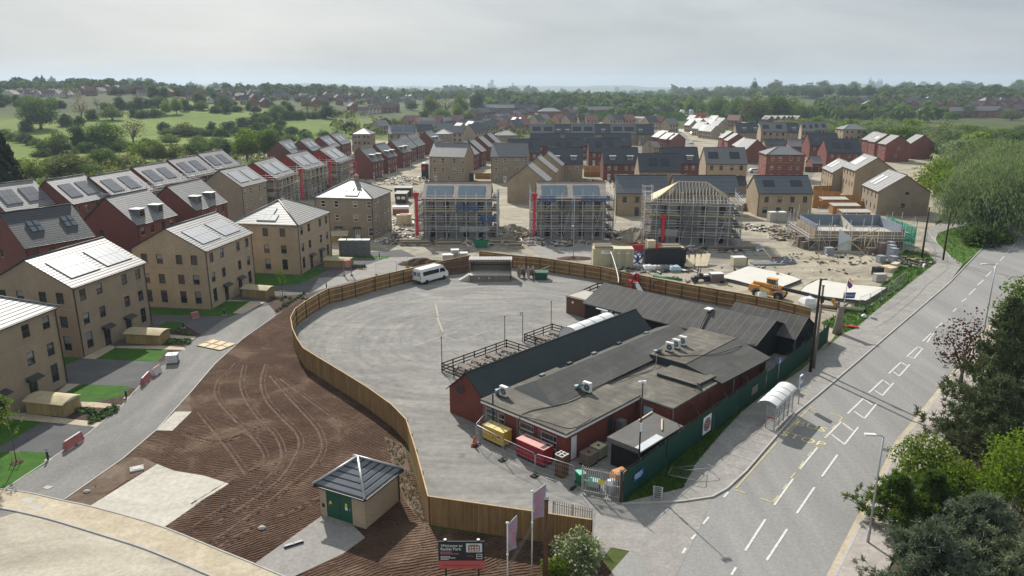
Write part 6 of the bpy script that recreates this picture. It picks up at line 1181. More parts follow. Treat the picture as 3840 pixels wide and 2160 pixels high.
for l,p,s_ in (('pale stone lump on the bare topsoil near the pad',(1780,1128),.32),('pale stone by the substation door corner',(2195,1080),.25),('pale board lump in the scraped soil by the concrete pad',(590,880),.3)):
 q=g(*b1(*p)); b=MB(); rr=random.Random(3); b.mesh([(rr.uniform(-s_,s_),rr.uniform(-s_,s_),0) for k in range(4)]+[(0,0,s_)],[]) if False else b.lathe([(s_*.9,0),(s_,s_*.3),(s_*.6,s_*.75),(s_*.1,s_*.85)],6); o=b.build('stone',M['concrete']); o.location=(q.x,q.y,.0); o.scale=(1,.7,.8); tag(o,l,'stone')
q=g(*b1(930,725)); o=T('manhole_frame','loose square manhole frame on the scraped soil beside the pad','manhole frame',q,.5); bx(o,'frame','concrete',(-.5,-.4,.02,.5,.4,.14)); bx(o,'cover','lead_grey',(-.3,-.25,.141,.3,.25,.17))
o=T('goal_frame','pink painted metal frame standing on the turning head','metal frame',g(*s2(400,540)),.2); mat('pink_paint',(.55,.05,.12),.5,.4,var=.1)
b=MB(); [b.tube([(x,y,0),(x,y,2.9)],.06) for x in (0,1.2) for y in (0,.5)]; b.tube([(-.2,.25,2.5),(1.4,.25,2.5)],.06); b.tube([(0,0,2.2),(0,.5,2.2)],.05); b.tube([(1.2,0,2.2),(1.2,.5,2.2)],.05); b.tube([(0,0,2.4),(1.2,0,2.4)],.05); b.tube([(0,.5,2.4),(1.2,.5,2.4)],.05); b.build('frame',M['pink_paint'],o); bx(o,'foot','rubber',(-.2,-.2,0,.2,.7,.1)); bx(o,'foot','rubber',(1.0,-.2,0,1.4,.7,.1))
heras('mesh fence panel standing on the turning head behind the timber fence',g(*s2(765,530)),g(*s2(1005,500)),2.0,'mesh fence panels on the turning head'); heras('mesh fence panel angled towards the soil heap on the turning head',g(*s2(1005,500)),g(*s2(1130,440)),2.0,'mesh fence panels on the turning head')
mat('wrapped_grey',(.15,.155,.16),.35,.5,var=.4,scale=2); mat('white_wrap',(.72,.73,.73),.4,.5,var=.12,scale=2)
def stack(label,p,rz,w,d,h,layers,m,top=None,group=None,name='pallet_stack',cat='pallet stack'):
 o=T(name,label,cat,p,rz,group); bx(o,'pallet','timber_old',(-w/2,-d/2,0,w/2,d/2,.12))
 for k in range(layers): z0=.125+(h-.13)*k/layers; bx(o,'layer',m,(-w/2+.02*(k%2),-d/2+.02*(k%2),z0,w/2,d/2,.125+(h-.13)*(k+1)/layers-.03))
 bx(o,'wrap',top or m,(-w/2-.02,-d/2-.02,h,w/2+.02,d/2+.02,h+.06)); return o
for k,x in enumerate((400,480,568,655)): stack('shrink wrapped pallet stack, %s from the hipped block in the row of four'%ordn(k),g(*s2(x,298)),.05,1.5,1.3,2.9,2,'wrapped_grey','white_wrap','wrapped pallet stacks in a row of four')
stack('low stack of white slabs, left of the three behind the fence peak',g(*s2(1595,360)),.1,1.9,1.2,1.1,1,'concrete','white_paint'); stack('taller stack of white slabs, middle of the three behind the fence peak',g(*s2(1675,340)),.1,1.4,1.1,1.7,2,'concrete','white_paint'); stack('low stack of white slabs, right of the three behind the fence peak',g(*s2(1765,345)),.1,1.7,1.2,1.2,1,'concrete','white_paint')
def heap(name,p,rx,ry,h,m,kind='stuff',seed=1,n=16,rz=0):
 b=MB(); rr=random.Random(seed); vs=[]
 for i in range(n+1):
  for j in range(n+1):
   x,y=-1+2*i/n,-1+2*j/n; r=min(1,hypot(x,y)); z=h*(1-r*r)*(.6+.7*rr.random()) if r<1 else -.05
   vs.append((x*rx+rr.uniform(-.1,.1),y*ry+rr.uniform(-.1,.1),z))
 b.mesh(vs,[(i*(n+1)+j,(i+1)*(n+1)+j,(i+1)*(n+1)+j+1,i*(n+1)+j+1) for i in range(n) for j in range(n)]); o=b.build(name,m); o.location=(p[0],p[1],0); o.rotation_euler=(0,0,rz); return tag(o,kind=kind)
def litter(name,p,rx,ry,n,mats,seed,smin=.15,smax=.9,zmax=.5):
 """scattered building debris: offcuts, sheets, bricks"""
 b=MB(); rr=random.Random(seed)
 for k in range(n):
  a=rr.uniform(0,2*pi); r=sqrt(rr.random()); x,y=r*rx*cos(a),r*ry*sin(a); l,w,h=rr.uniform(smin,smax*2),rr.uniform(smin,smax)*.5,rr.uniform(.04,.3)
  Mx=Matrix.Translation((x,y,rr.uniform(0,zmax)*(1-r)))@Matrix.Rotation(rr.uniform(0,pi),4,'Z')@Matrix.Rotation(rr.uniform(-.5,.5),4,'X')@Matrix.Rotation(rr.uniform(-.3,.3),4,'Y')
  b.box(-l/2,-w/2,0,l/2,w/2,h,rr.randrange(len(mats)),Mx)
 o=b.build(name,mats); o.location=(p[0],p[1],.02); return tag(o,kind='stuff')
DM=[M['timber_pale'],M['timber_old'],M['concrete'],M['lead_grey'],M['white_paint'],M['timber_brown'],M['buff_brick'],M['black_paint']]
litter('debris_litter',g(*s2(1150,120)),7,6,160,DM,1); litter('debris_litter',g(*s5(1680,860)),7,8,240,DM,2,zmax=1.2); litter('debris_litter',g(*s1(800,820)),6,7,200,DM+[M['orange_sheet']],3,zmax=1.0); litter('debris_litter',g(*s2(1420,400)),3.2,2.0,80,DM+[M['bin_green'],M['red_plastic']],4,smax=.5)
litter('debris_litter',g(*c1(900,900)),14,12,220,DM,5); litter('debris_litter',g(*s4(420,800)),7,6,160,DM,6,zmax=1.0); litter('debris_litter',g(*s1(1700,1000)),12,3,140,DM,7,smax=1.2); litter('debris_litter',g(*s4(1600,1080)),5,4,90,DM,8); litter('debris_litter',g(*c2(1100,800)),8,8,110,DM+[M['red_plastic']],9); litter('debris_litter',g(*s5(300,930)),8,4,120,DM,10); litter('debris_litter',g(*s5(1500,960)),9,3,120,DM,11); litter('debris_litter',g(*s5(2300,960)),8,3,80,DM,12); litter('debris_litter',g(*s1(1100,1260)),8,2.5,90,DM,13); litter('debris_litter',g(*s4(900,1040)),12,5,90,DM,15,smax=.5); litter('debris_litter',g(*s4(250,700)),8,5,140,DM,16); litter('debris_litter',g(*s1(2300,700)),7,5,90,DM,17,smax=.6); litter('debris_litter',g(*s5(120,700)),8,8,180,DM,18); litter('debris_litter',g(*s3(900,470)),18,7,70,DM,14,smax=.5)
heap('soil_heap',g(*s2(1290,400)),4.2,2.2,.9,M['topsoil'],seed=2); heap('sand_heap',g(*s5(1030,1060)),2.2,1.5,1.0,M['site_mud'],seed=3); heap('sand_heap',g(*s1(870,830)),4,4,1.8,M['site_sand'],seed=4); heap('rubble_heap',g(*s4(430,880)),3.5,2.5,1.2,M['site_mud'],seed=5); heap('sand_heap',g(*s5(1650,820)),5,5,1.6,M['site_sand'],seed=6); heap('soil_heap',g(*s1(60,1110)),3.6,1.6,.35,M['timber_brown'],seed=7)
# ================================================================ SCAFFOLDED SHELLS
UT=MB(); UT.tube([(0,0,0),(0,0,1)],1.0,6); UT=UT.data('tube',[M['scaffold_tube']])
UB=MB(); UB.box(0,-.5,-.5,1,.5,.5); UB=UB.data('board',[M['timber_old']])
def tube_o(name,par,p,q,r=.045):
 p=Vector(p); d=Vector(q)-p; o=link(name,UT,par,p); o.scale=(r,r,d.length); o.rotation_mode='QUATERNION'; o.rotation_quaternion=d.to_track_quat('Z','Y'); return o
def net_mat(name,col,a):
 t=NT(name); t.b.inputs['Base Color'].default_value=(*col,1); n=t.noise(t.coord('Object',(1,1,1)),2.5,4,.7); t.l(t.ramp(n,[(.3,a*.5),(.7,min(1,a*1.4))]),t.b.inputs['Alpha']); t.set(.8,.2); MATS[name]=t.m
net_mat('net_blue',(.05,.12,.33),.55); net_mat('net_grey',(.13,.14,.15),.32); net_mat('net_green',(.01,.34,.22),.85); net_mat('net_white',(.6,.6,.58),.5)
mat('board_yellow',(.46,.38,.13),.6,.3,var=.15)
def scaffold(label, A, B, D, H, sides='flr', lift=2.05, chute=None, nets=(), bay=2.15, group='scaffolds around unfinished houses', ladder=True, seed=1, wood='timber_old', over=1.1):
 A=Vector((A[0],A[1],0)); B=Vector((B[0],B[1],0)); L=(B-A).length; rz=atan2((B-A).y,(B-A).x); o=T('scaffolding',label,'scaffolding',A,rz,group); rr=random.Random(seed); nl=int(H/lift+.5)
 runs={'f':((-1.4,-.35),(L+1.4,-.35),(0,-1)),'l':((-.35,D+.3),(-.35,-1.4),(-1,0)),'r':((L+.35,-1.4),(L+.35,D+.3),(1,0)),'b':((L+1.4,D+.35),(-1.4,D+.35),(0,1))}
 cnt={'standard':0,'ledger':0}
 for s in sides:
  p,q,n=runs[s]; p=Vector((*p,0)); q=Vector((*q,0)); n=Vector((*n,0)); R=(q-p).length; nb=max(2,round(R/bay))
  for k in range(nb+1):
   x=p.lerp(q,k/nb)
   for off in ((0,1.05) if s=='f' else (1.05,)) if cnt['standard']<88 else (1.05,):
    if cnt['standard']>=98: continue
    y=x+n*off; tube_o('standard',o,y,y+Vector((0,0,H+rr.uniform(.6,1.9)*over)),.05); cnt['standard']+=1
  for i in range(1,nl+1):
   z=i*lift-.25
   for off,dz in ((1.05,0),(1.05,.55),(1.05,1.05),(0,0)):
    if cnt['ledger']<98: e=(q-p).normalized()*.25; tube_o('ledger',o,p+n*off-e+Vector((0,0,z+dz)),q+n*off+e+Vector((0,0,z+dz)),.044); cnt['ledger']+=1
   b=MB();
   for k in range(4): e0,e1=p+n*(.1+k*.24),q+n*(.1+k*.24); b.bar(e0+Vector((0,0,z+.06)),e1+Vector((0,0,z+.06)),.22,.045)
   b.build('walkway',M[wood],o)
   b=MB(); b.bar(p+n*1.10+Vector((0,0,z+.15)),q+n*1.10+Vector((0,0,z+.15)),.03,.16); b.build('toe_board',M['board_yellow' if i==nl-1 else wood],o)
  for k in range(0,nb,3):
   x0,x1=p.lerp(q,k/nb)+n*1.1,p.lerp(q,(k+1)/nb)+n*1.1; tube_o('brace',o,x0,x1+Vector((0,0,H)),.036)
 for k in range(16 if H>5 else 6):
  s=rr.choice([q for q in sides if q!='b']); p,q,n=runs[s]; p=Vector((*p,0)); q=Vector((*q,0)); n=Vector((*n,0)); t0=rr.random(); z=rr.uniform(0,H*.8); e=p.lerp(q,t0)+n*rr.uniform(.9,1.5)+Vector((0,0,z)); tube_o('loose_pole',o,e,e+(q-p).normalized()*rr.uniform(-2.2,2.2)+Vector((0,0,rr.uniform(.6,2.6))),.04)
 for s,k0,k1,z0,z1,m in nets:
  p,q,n=runs[s]; p=Vector((*p,0)); q=Vector((*q,0)); n=Vector((*n,0)); b=MB(); a_,c_=p.lerp(q,k0)+n*1.14,p.lerp(q,k1)+n*1.14; N=8
  for i in range(N): e,f_=a_.lerp(c_,i/N)+n*.06*sin(i*2.1),a_.lerp(c_,(i+1)/N)+n*.06*sin((i+1)*2.1); b.face([e+Vector((0,0,z0)),f_+Vector((0,0,z0)),f_+Vector((0,0,z1)),e+Vector((0,0,z1))])
  b.build('debris_net',M[m],o)
 if ladder:
  for i in range(nl): b=MB(); x=1.0+i*.2; z0=i*lift; [b.bar((x+dx,-1.2,z0),(x+dx+.3,-.8,z0+lift+.9),.04) for dx in (0,.38)]; [b.bar((x+.03*k,-1.2+.04*k,z0+.29*k),(x+.38+.03*k,-1.2+.04*k,z0+.29*k),.03) for k in range(1,10)]; b.build('ladder',M['galv'],o)
 if chute is not None:
  cx,cz0,cz1=chute; c_=T('rubble_chute','red rubble chute by '+label.split(' around ')[-1].replace('the ','the scaffold of the ',1),'rubble chute',A+Vector((cos(rz)*cx+sin(rz)*1.75,sin(rz)*cx-cos(rz)*1.75,0)),rz,'red rubble chutes')
  b=MB(); pr=[]; n=int((cz1-cz0)/.95);
  for k in range(n): z=cz0+(cz1-cz0)*k/n; z2=cz0+(cz1-cz0)*(k+1)/n; pr+=[(.27,z),(.36,z2-.02)]
  b.lathe(pr,12); b.build('tube',M['red_plastic'],c_); b=MB(); b.mesh([(-.35,-.35,cz1),(.35,-.35,cz1),(.35,.35,cz1),(-.35,.35,cz1),(-.6,-.5,cz1+.9),(.6,-.5,cz1+.9),(.6,.45,cz1+1.0),(-.6,.45,cz1+1.0)],[(0,1,5,4),(1,2,6,5),(2,3,7,6),(3,0,4,7),(0,3,2,1)]); b.build('hopper',M['red_plastic'],c_)
  b=MB(); [b.tube([(s_*.33,0,cz0),(s_*.33,0,cz1)],.02,4) for s_ in (-1,)]; b.build('chain',M['galv'],c_)
 return o
wall_mat('grey_blockwork',(.34,.34,.335),.3); wall_mat('blue_blockwork',(.22,.255,.31),.15); mat('membrane_red',(.27,.04,.045),.6,.3,var=.25); tile_mat('battened',(.42,.36,.32),.40,.8,.2,.22); mat('opening_dark',(.012,.012,.014),.9,.1,var=0)
MATS['frame_none']=M['opening_dark']
def shell(label,A,B,D,ez,**k): return house(label,A,B,D,ez=ez,name='unfinished_house',cat='unfinished house',frame='opening_dark',pipes=False,blind=0,**k)
UW=lambda L,fl=3: rows([L*.14,L*.35,L*.64,L*.86],[.5+2.75*i for i in range(fl)],1.1,1.75)
a1,b1_=g(*r5(612,208),8.3),g(*r5(1122,210),8.3)
shell('scaffolded three storey shell with two blue panels on a battened roof, nearest the hipped block',a1,b1_,9.2,8.2,pitch=30,wall='grey_blockwork',tile='battened',wins={'f':UW(13.5)},panels=[(.6,5.9,1.0,4.2,4,1,'solar_blue'),(7.0,12.4,1.0,4.2,4,1,'solar_blue')])
scaffold('scaffolding around the shell nearest the hipped block',a1,b1_,9,8.2,'flr',chute=(-1.0,1.2,8.6),nets=[('f',.5,.78,5.9,7.2,'net_blue'),('f',.8,.98,3.8,5.2,'net_blue'),('f',.55,.9,1.8,2.9,'net_white'),('r',.1,.9,7.9,9.2,'net_blue'),('l',.1,.6,3.8,6.2,'net_blue')],seed=2)
a2,b2_=g(*r5(1482,206),8.3),g(*r5(2040,206),8.3)
shell('scaffolded three storey shell with two blue panels on a battened roof, in the middle',a2,a2+(b2_-a2)*.93,9.2,8.2,pitch=30,wall='grey_blockwork',tile='battened',wins={'f':UW(13.9)},panels=[(.8,5.9,1.0,4.2,4,1,'solar_blue'),(7.2,12.4,1.0,4.2,4,1,'solar_blue')])
scaffold('scaffolding around the middle shell',a2,a2+(b2_-a2)*.93,9,8.2,'flr',chute=(-.7,1.0,8.4),nets=[('f',.1,.3,7.8,9.0,'net_blue'),('f',.33,.62,5.8,7.6,'net_grey'),('l',.0,.9,8,9.4,'net_blue'),('f',.6,.95,7.8,8.9,'net_blue')],seed=5)
a3,b3_=g(*s1(1100,345),8.3),g(*s1(2200,372),8.3); L3=(b3_-a3).length
sh3=shell('scaffolded three storey shell under bare pale roof trusses',a3,b3_,10,8.2,pitch=30,roof='hip',wall='grey_blockwork',tile='battened',wins={'f':UW(L3)})
for c_ in list(sh3.children):
 if c_.name.startswith(('roof','gutter')): bpy.data.objects.remove(c_)
b=MB(); rdg=3.4; D3=10.0; hx=L3/2; n=24
for k in range(n+1):
 x=L3*k/n; zt=8.25+rdg*min(1,min(x,L3-x)/(D3/2))
 f=min(1,min(x,L3-x)/(D3/2)); y=D3/2*f
 b=MB(); b.bar((x,-.3,8.25),(x,y,zt),.06,.17); b.build('rafter',M['truss_pine'] if 'truss_pine' in M else mat('truss_pine',(.58,.51,.36),.8,.2,var=.12),sh3)
 b=MB(); b.bar((x,D3+.3,8.25),(x,D3-y,zt),.06,.17); b.build('rafter',M['truss_pine'],sh3)
b=MB(); b.bar((D3/2,D3/2,8.25+rdg),(L3-D3/2,D3/2,8.25+rdg),.08,.22); [b.bar(p,q,.09,.22) for p,q in (((0,-.2,8.3),(D3/2,D3/2,8.25+rdg)),((0,D3+.2,8.3),(D3/2,D3/2,8.25+rdg)),((L3,-.2,8.3),(L3-D3/2,D3/2,8.25+rdg)),((L3,D3+.2,8.3),(L3-D3/2,D3/2,8.25+rdg)))]; b.build('ridge_beam',M['truss_pine'],sh3)
b=MB(); b.face([(-.2,-.2,8.34),(-.2,D3+.2,8.34),(D3/2,D3/2,8.3+rdg)][::-1]); b.build('roof_sheathing',M['truss_pine'],sh3)
scaffold('scaffolding around the shell with bare trusses',a3,b3_,10,8.2,'flr',chute=(2.2,.8,5.2),nets=[('f',.36,.55,2.0,8.0,'net_grey'),('f',.15,.35,2.0,3.3,'net_white'),('r',.1,.9,7.9,9.3,'net_grey')],seed=8)
p=g(*s1(1000,880)); o=T('stair_tower','tall scaffold stair tower with torn white sheeting, left of the bare trusses','scaffold tower',p,0)
for x in (-.9,.9):
 for y in (-.6,.9): tube_o('standard',o,(x,y,0),(x,y,11.3),.05)
for i in range(1,6): b=MB(); b.box(-.9,-.6,i*2-.05,.9,.9,i*2); b.build('landing',M['timber_old'],o); [tube_o('ledger',o,(-1.0,y,i*2+dz),(1.0,y,i*2+dz),.036) for y in (-.6,.9) for dz in (0,1)]
b=MB(); rr=random.Random(4); [b.face([(-.95+.2*rr.random(),-.68,z),(.3+.5*rr.random(),-.72,z+.1),(.5,-.68,z+1.3),(-.9,-.7,z+1.1)]) for z in (1.2,3.4,5.2,7.0,8.6)]; b.build('sheeting',M['net_white'],o)
ks=[]
for k,(a,b_,lab) in enumerate((((440,1092),(700,1010),'nearest the buff house'),((975,935),(1255,865),'mid terrace'),((1525,815),(1720,748),'farthest along its terrace'))):
 A_,B_=g(*c6(*a),8.3),g(*c6(*b_),8.3); d_=(B_-A_).normalized(); A_=B_-d_*13.0; ks.append((A_,B_))
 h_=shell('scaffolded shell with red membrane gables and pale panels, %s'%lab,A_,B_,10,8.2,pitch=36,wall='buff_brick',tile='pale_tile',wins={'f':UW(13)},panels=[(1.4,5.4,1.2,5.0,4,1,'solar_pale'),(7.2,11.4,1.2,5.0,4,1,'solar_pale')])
 b=MB(); rs=5*math.tan(radians(36)); b.face([(-.03,10,7.4),(-.03,0,7.4),(-.03,0,8.15),(-.03,5,8.1+rs),(-.03,10,8.15)]); b.build('gable_membrane',M['membrane_red'],h_)
 scaffold('scaffolding around the red gabled shell %s'%lab,A_,B_,10,8.2,'fl',lift=2.05,chute=(13.2,1.0,8.0) if k<2 else (13.5,1.0,6.0),nets=[('f',.1,.5,4.0,5.2,'net_grey'),('l',.1,.9,4,5,'net_white')],seed=20+k,bay=2.6)
for k,(a,b_,lab) in enumerate((((305*3,491),(377*3,479),'nearest the green netting'),)): pass
bs=[g(*r4(915,188),8.3)];
for k in range(4):
 A_=Vector((-80.6+.15*k,147.5+17.2*k,0)) ; B_=A_+Vector((.166,.986,0))*12.2
 lab=['nearest the green netting','second from the green netting','third from the green netting','farthest from the green netting'][k]
 h_=shell('red shell in grey scaffolding with two dark arrays, %s'%lab,A_,B_,10,8.2,pitch=38,wall='dark_red_brick',tile='grey_tile',wins={'f':UW(12.2)},panels=[(1.2,4.6,1.4,5.0,3,2,'solar_mid'),(6.4,9.8,1.4,5.0,3,2,'solar_mid')])
 scaffold('scaffolding around the red shell %s'%lab,A_,B_,10,8.4,'fl',nets=[('l',.2,.9,4,6,'net_grey')],seed=40+k,bay=2.6,ladder=False)
o=T('debris_netting','bright green debris netting hung between two red houses','netting',g(*r4(760,190),6.5)); o.location=(-83.5,147.8,0); o.rotation_euler=(0,0,.3)
b=MB(); rr=random.Random(6)
for i in range(10):
 for j in range(5): f_=lambda a,c:(a*.75,c*.45+.25*sin(a*1.3),8.6-c*.95+.15*sin(a*2+c)-a*.12); b.face([f_(i,j),f_(i+1,j),f_(i+1,j+1),f_(i,j+1)])
b.build('net',M['net_green'],o)
a4,b4=g(*r6(985,590)),g(*r6(1655,600)); L4=(b4-a4).length; rz4=atan2((b4-a4).y,(b4-a4).x); D4=11.0
o=thing('unfinished_house','half built buff house with open blue-grey block rooms, wrapped in scaffold and green netting','unfinished house',a4,rz4)
b=MB(); wall_face(b,(0,0,0),(1,0,0),L4,3.5,rows([L4*.18,L4*.45,L4*.72],[.4],1.1,1.7),(0,1,0)); b.face([(0,.3,3.5),(0,0,3.5),(L4,0,3.5),(L4,.3,3.5)]); wall_face(b,(0,D4,0),(0,-1,0),D4,3.9,[],(1,0,0)); wall_face(b,(L4,0,0),(0,1,0),D4,3.9,[],(-1,0,0)); wall_face(b,(L4,D4,0),(-1,0,0),L4,4.3,[],(0,-1,0)); b.build('wall',M['buff_brick'],o)
b=MB(); b.box(.3,D4-.5,2.8,L4-.3,D4-.3,4.9); b.box(.3,.3,2.8,.5,D4-.5,4.6); b.box(L4-.5,.3,2.8,L4-.3,D4-.5,4.6); b.build('block_wall',M['blue_blockwork'],o)
bx(o,'floor_slab','concrete',(.51,.31,2.6,L4-.51,D4-.51,2.79));
for x in (L4*.5,): b=MB(); b.face([(x,1,2.8),(x,D4-.5,2.8),(x,D4-.5,4.9),(x,2,3.6)]); b.box(x-.08,1,2.8,x+.08,D4-.51,3.4); b.build('party_wall',M['concrete'],o)
for x,y in ((2,5),(5,4),(8,6.5),(11,3)): b=MB(); b.tube([(x,y,2.8),(x,y,3.9),(x+.5,y,3.9)],.09); b.build('waste_pipe',M['ac_white'],o)
scaffold('scaffolding around the half built house by the road',a4,b4,D4,2.3,'flrb',lift=2.2,nets=[('r',.0,1.0,1.4,4.4,'net_green'),('r',.0,.9,2.2,4.6,'net_green'),('f',.9,1.0,1.0,3.6,'net_green')],seed=50,over=2.3,bay=2.0)
tr=T('roof_truss','large timber roof truss standing on edge before the half built house','roof truss',g(*r6(1120,610)),atan2(*(lambda d:(d.y,d.x))(g(*r6(1460,620))-g(*r6(1120,610)))))
LT=(g(*r6(1460,620))-g(*r6(1120,610))).length; b=MB(); [b.bar(p,q,.07,.2) for p,q in (((0,0,.1),(LT,0,.1)),((-.6,0,.0),(LT,0,4.6)),((LT,0,.1),(LT,0,4.4)),((LT*.4,0,.1),(LT*.4,0,2.0)),((LT*.4,0,2.0),(LT*.72,0,.1)),((LT*.72,0,.1),(LT*.72,0,3.3)),((LT*.72,0,.1),(LT*.9,0,3.2)),((LT*.9,0,3.2),(LT,0,.3)),((LT*.6,0,3.1),(LT,0,3.1)))]; b.build('truss',M['timber_pale'],tr)
b=MB(); b.face([(LT*.15,.25,.2),(LT*.45,.25,.2),(LT*.45,.6,2.6),(LT*.15,.6,4.2)]); b.face([(LT*.15,.28,.2),(LT*.15,.63,4.2),(LT*.45,.63,2.6),(LT*.45,.28,.2)]); b.build('spandrel_board',M['clear_panel'],tr)
mat('grey_block',(.30,.32,.35),.85,.2,var=.12); mat('dark_brick_pack',(.20,.15,.14),.85,.2,var=.3,scale=4)
blk=lambda l,p,h,m,rz=.2,w=1.1,g_='packs of blocks near the road': stack(l,p,rz,w,1.1,h,max(1,round(h/.75)),m,None,g_,'block_pack','block pack')
blk('grey block pack alone beside the big roof truss',g(*s4(712,995)),1.35,'grey_block',.1,1.5,None); blk('dark brick pack in a white frame beside the big roof truss',g(*s4(1210,990)),1.2,'dark_brick_pack',.1,1.6,None); blk('tall brick pack with torn white wrapping, by the grass patch',g(*s4(1340,1000)),2.3,'dark_brick_pack',.2,1.6,None)
for k,(x,y,h) in enumerate(((1430,1000,2.5),(1445,1035,2.4),(1470,1075,2.4),(1475,1105,1.4))): blk('pale grey block pack in the tight row by the brick pack, %s from the truss'%ordn(k),g(*s4(x,y)),h,'grey_block',.3)
blk('small pale block pack in front of the tight row',g(*s4(1328,1085)),1.2,'grey_block',.15,1.2,None); blk('stained stone block pack beside the yellow boards',g(*s4(1310,1310)),1.25,'concrete',.1,1.7,None)
o=T('water_tank','black plastic tank beside the yellow boards near the grass patch','tank',g(*s4(1290,1230)),.3); bx(o,'tank','black_paint',(-.7,-.6,0,.7,.6,1.3)); b=MB(); b.lathe([(.3,1.3),(.3,1.4)],10); b.build('lid',M['dark_metal'],o)
for k,(x,y) in enumerate(((1380,1160),(1440,1190),(1490,1150))): o=T('insulation_boards','stack of cream insulation boards, %s from the black tank'%ordn(k),'insulation boards',g(*s4(x,y)),.4+.2*k,'cream insulation boards by the black tank'); [bx(o,'board','timber_pale',(-1.0+.1*i,-.5,.14*i,1.0+.1*i,.5,.14*i+.12)) for i in range(4+k)]
for k,(x,y) in enumerate(((410,900),(455,920),(560,935))): o=T('timber_stack','stack of weathered boards beside the half built house, %s from the scaffold ladder'%ordn(k),'timber stack',g(*s4(x,y)),.3*k,'weathered board stacks'); [bx(o,'board','timber_old' if i%2 else 'weathered_grey_wood',(-1.2,-.6+.05*(i%3),.24*i,1.2,.6,.24*i+.2)) for i in range(9-3*k)]
for k,x in enumerate((55,140)): stack('tall pack of pale slabs, %s one beside the buff ribbed roof house'%('left' if k==0 else 'right'),g(*s4(x,600)),.1,2.2,1.6,2.2,6,'concrete','white_paint','tall packs of pale slabs')
def container(label,p,rz,L,Wd,H,m,group=None,top=None):
 o=T('container',label,'container',p,rz,group); b=MB(); n=int(L/.28)
 b.box(0,.06,.1,L,Wd-.06,H)
 for k in range(n): x=L*k/n; b.box(x+.03,.0,.12,x+.17,.059,H-.1); b.box(x+.03,Wd-.059,.12,x+.17,Wd,H-.1)
 b.build('body',M[m],o); bx(o,'frame',m,(-.03,-.03,0,.09,.05,H+.03),(L-.09,-.03,0,L+.03,.05,H+.03),(-.03,Wd-.05,0,.09,Wd+.03,H+.03),(L-.09,Wd-.05,0,L+.03,Wd+.03,H+.03),(.1,-.03,H-.1,L-.1,.05,H+.03),(.1,-.03,0,L-.1,.05,.1)); return o
mat('container_cream',(.55,.52,.36),.6,.3,var=.12,scale=.8); mat('container_black',(.025,.028,.033),.5,.4,var=.2)
p=g(*s1(300,1205)); c_=container('cream steel container with a white notice, left of the pair',p,.0,4.3,2.5,3.0,'container_cream'); bx(c_,'notice','white_paint',(1.3,-.06,2.1,3.4,-.035,2.7)); b=MB(); [b.box(1.9+i*.17,-.066,2.42,1.9+i*.17+.12,-.061,2.55) for i in range(6)]; b.build('lettering',M['sign_dark'],c_)
p=g(*s1(570,1225)); c_=container('cream steel container with double doors, right of the pair',p,-.02,3.4,2.5,3.2,'container_cream'); [bx(c_,'locking_bar','galv',(x,-.08,.2,x+.05,-.035,3.0)) for x in (.5,1.5,1.9,2.9)]
for x in (.5,2.1): bx(c_,'notice','white_paint',(x,-.06,2.4,x+.6,-.035,2.6))
p=g(*s1(990,1205)); c_=container('black site container with boards and scrap piled on its roof',p,-.03,7.0,2.5,2.9,'container_black'); bx(c_,'panel','sign_dark',(1.6,-.06,.6,6.0,-.035,1.6))
for l,pp,sz,m in (('pile of boards on the cream container roof, left of the pair',(g(*s1(300,1205))+Vector((2,1.2,3.05))),(1.6,.9),'pale'),('pile of scrap boards on the black container roof',(g(*s1(990,1205))+Vector((4.6,1.2,2.98))),(2.0,1.0),'mix')):
 rr=random.Random(5); o=T('board_pile',l,'board pile',pp,.05); [bx(o,'board',rr.choice(['white_paint','timber_pale','concrete','timber_old']),(-sz[0]+rr.uniform(-.3,.3),-sz[1]+rr.uniform(-.2,.4),.11*k,sz[0]+rr.uniform(-.6,.3),sz[1]+rr.uniform(-.4,.2),.11*k+.08)) for k in range(5)]
o=T('wrapped_load','beige wrapped load on the black container roof','wrapped load',g(*s1(990,1205))+Vector((1.1,1.2,2.98)),.1); bx(o,'load','timber_pale',(-.7,-.7,0,.7,.7,1.3)); bx(o,'strap','timber_old',(-.72,-.1,.0,.72,.1,1.32))
o=T('fuel_can_crate','small orange crate on the black container roof','crate',g(*s1(990,1205))+Vector((2.4,.6,2.98)),.1); bx(o,'crate','cone_orange',(-.4,-.3,0,.4,.3,.75)); bx(o,'lid','black_paint',(-.42,-.32,.75,.42,.32,.8))
o=T('skip','red open skip behind the cream containers','skip',g(*s1(910,1005)),.0); b=MB(); b.mesh([(-1.0,-.8,0),(1.0,-.8,0),(1.0,.8,0),(-1.0,.8,0),(-1.8,-.9,1.3),(1.8,-.9,1.3),(1.8,.9,1.3),(-1.8,.9,1.3)],[(0,3,2,1),(0,1,5,4),(1,2,6,5),(2,3,7,6),(3,0,4,7)]); b.build('body',M['sign_red'],o); bx(o,'rim','sign_red',(-1.85,-.95,1.25,1.85,-.9,1.35)); bx(o,'waste','timber_old',(-1.4,-.7,.9,1.4,.7,1.1))
o=T('skip','green open skip beside the first scaffolded shell','skip',g(*s5(1230,1010)),.0); b=MB(); b.mesh([(-.9,-.8,0),(.9,-.8,0),(.9,.8,0),(-.9,.8,0),(-1.5,-.9,1.25),(1.5,-.9,1.25),(1.5,.9,1.25),(-1.5,.9,1.25)],[(0,3,2,1),(0,1,5,4),(1,2,6,5),(2,3,7,6),(3,0,4,7)]); b.build('body',M['bin_green'],o); bx(o,'rim','bin_green',(-1.55,-.95,1.2,1.55,-.9,1.3)); bx(o,'waste','timber_old',(-1.2,-.7,.85,1.2,.7,1.0))
pl=T('timber_planks','fan of long pale timber planks leaning beside the black container','timber planks',g(*s1(1500,1230)),0)
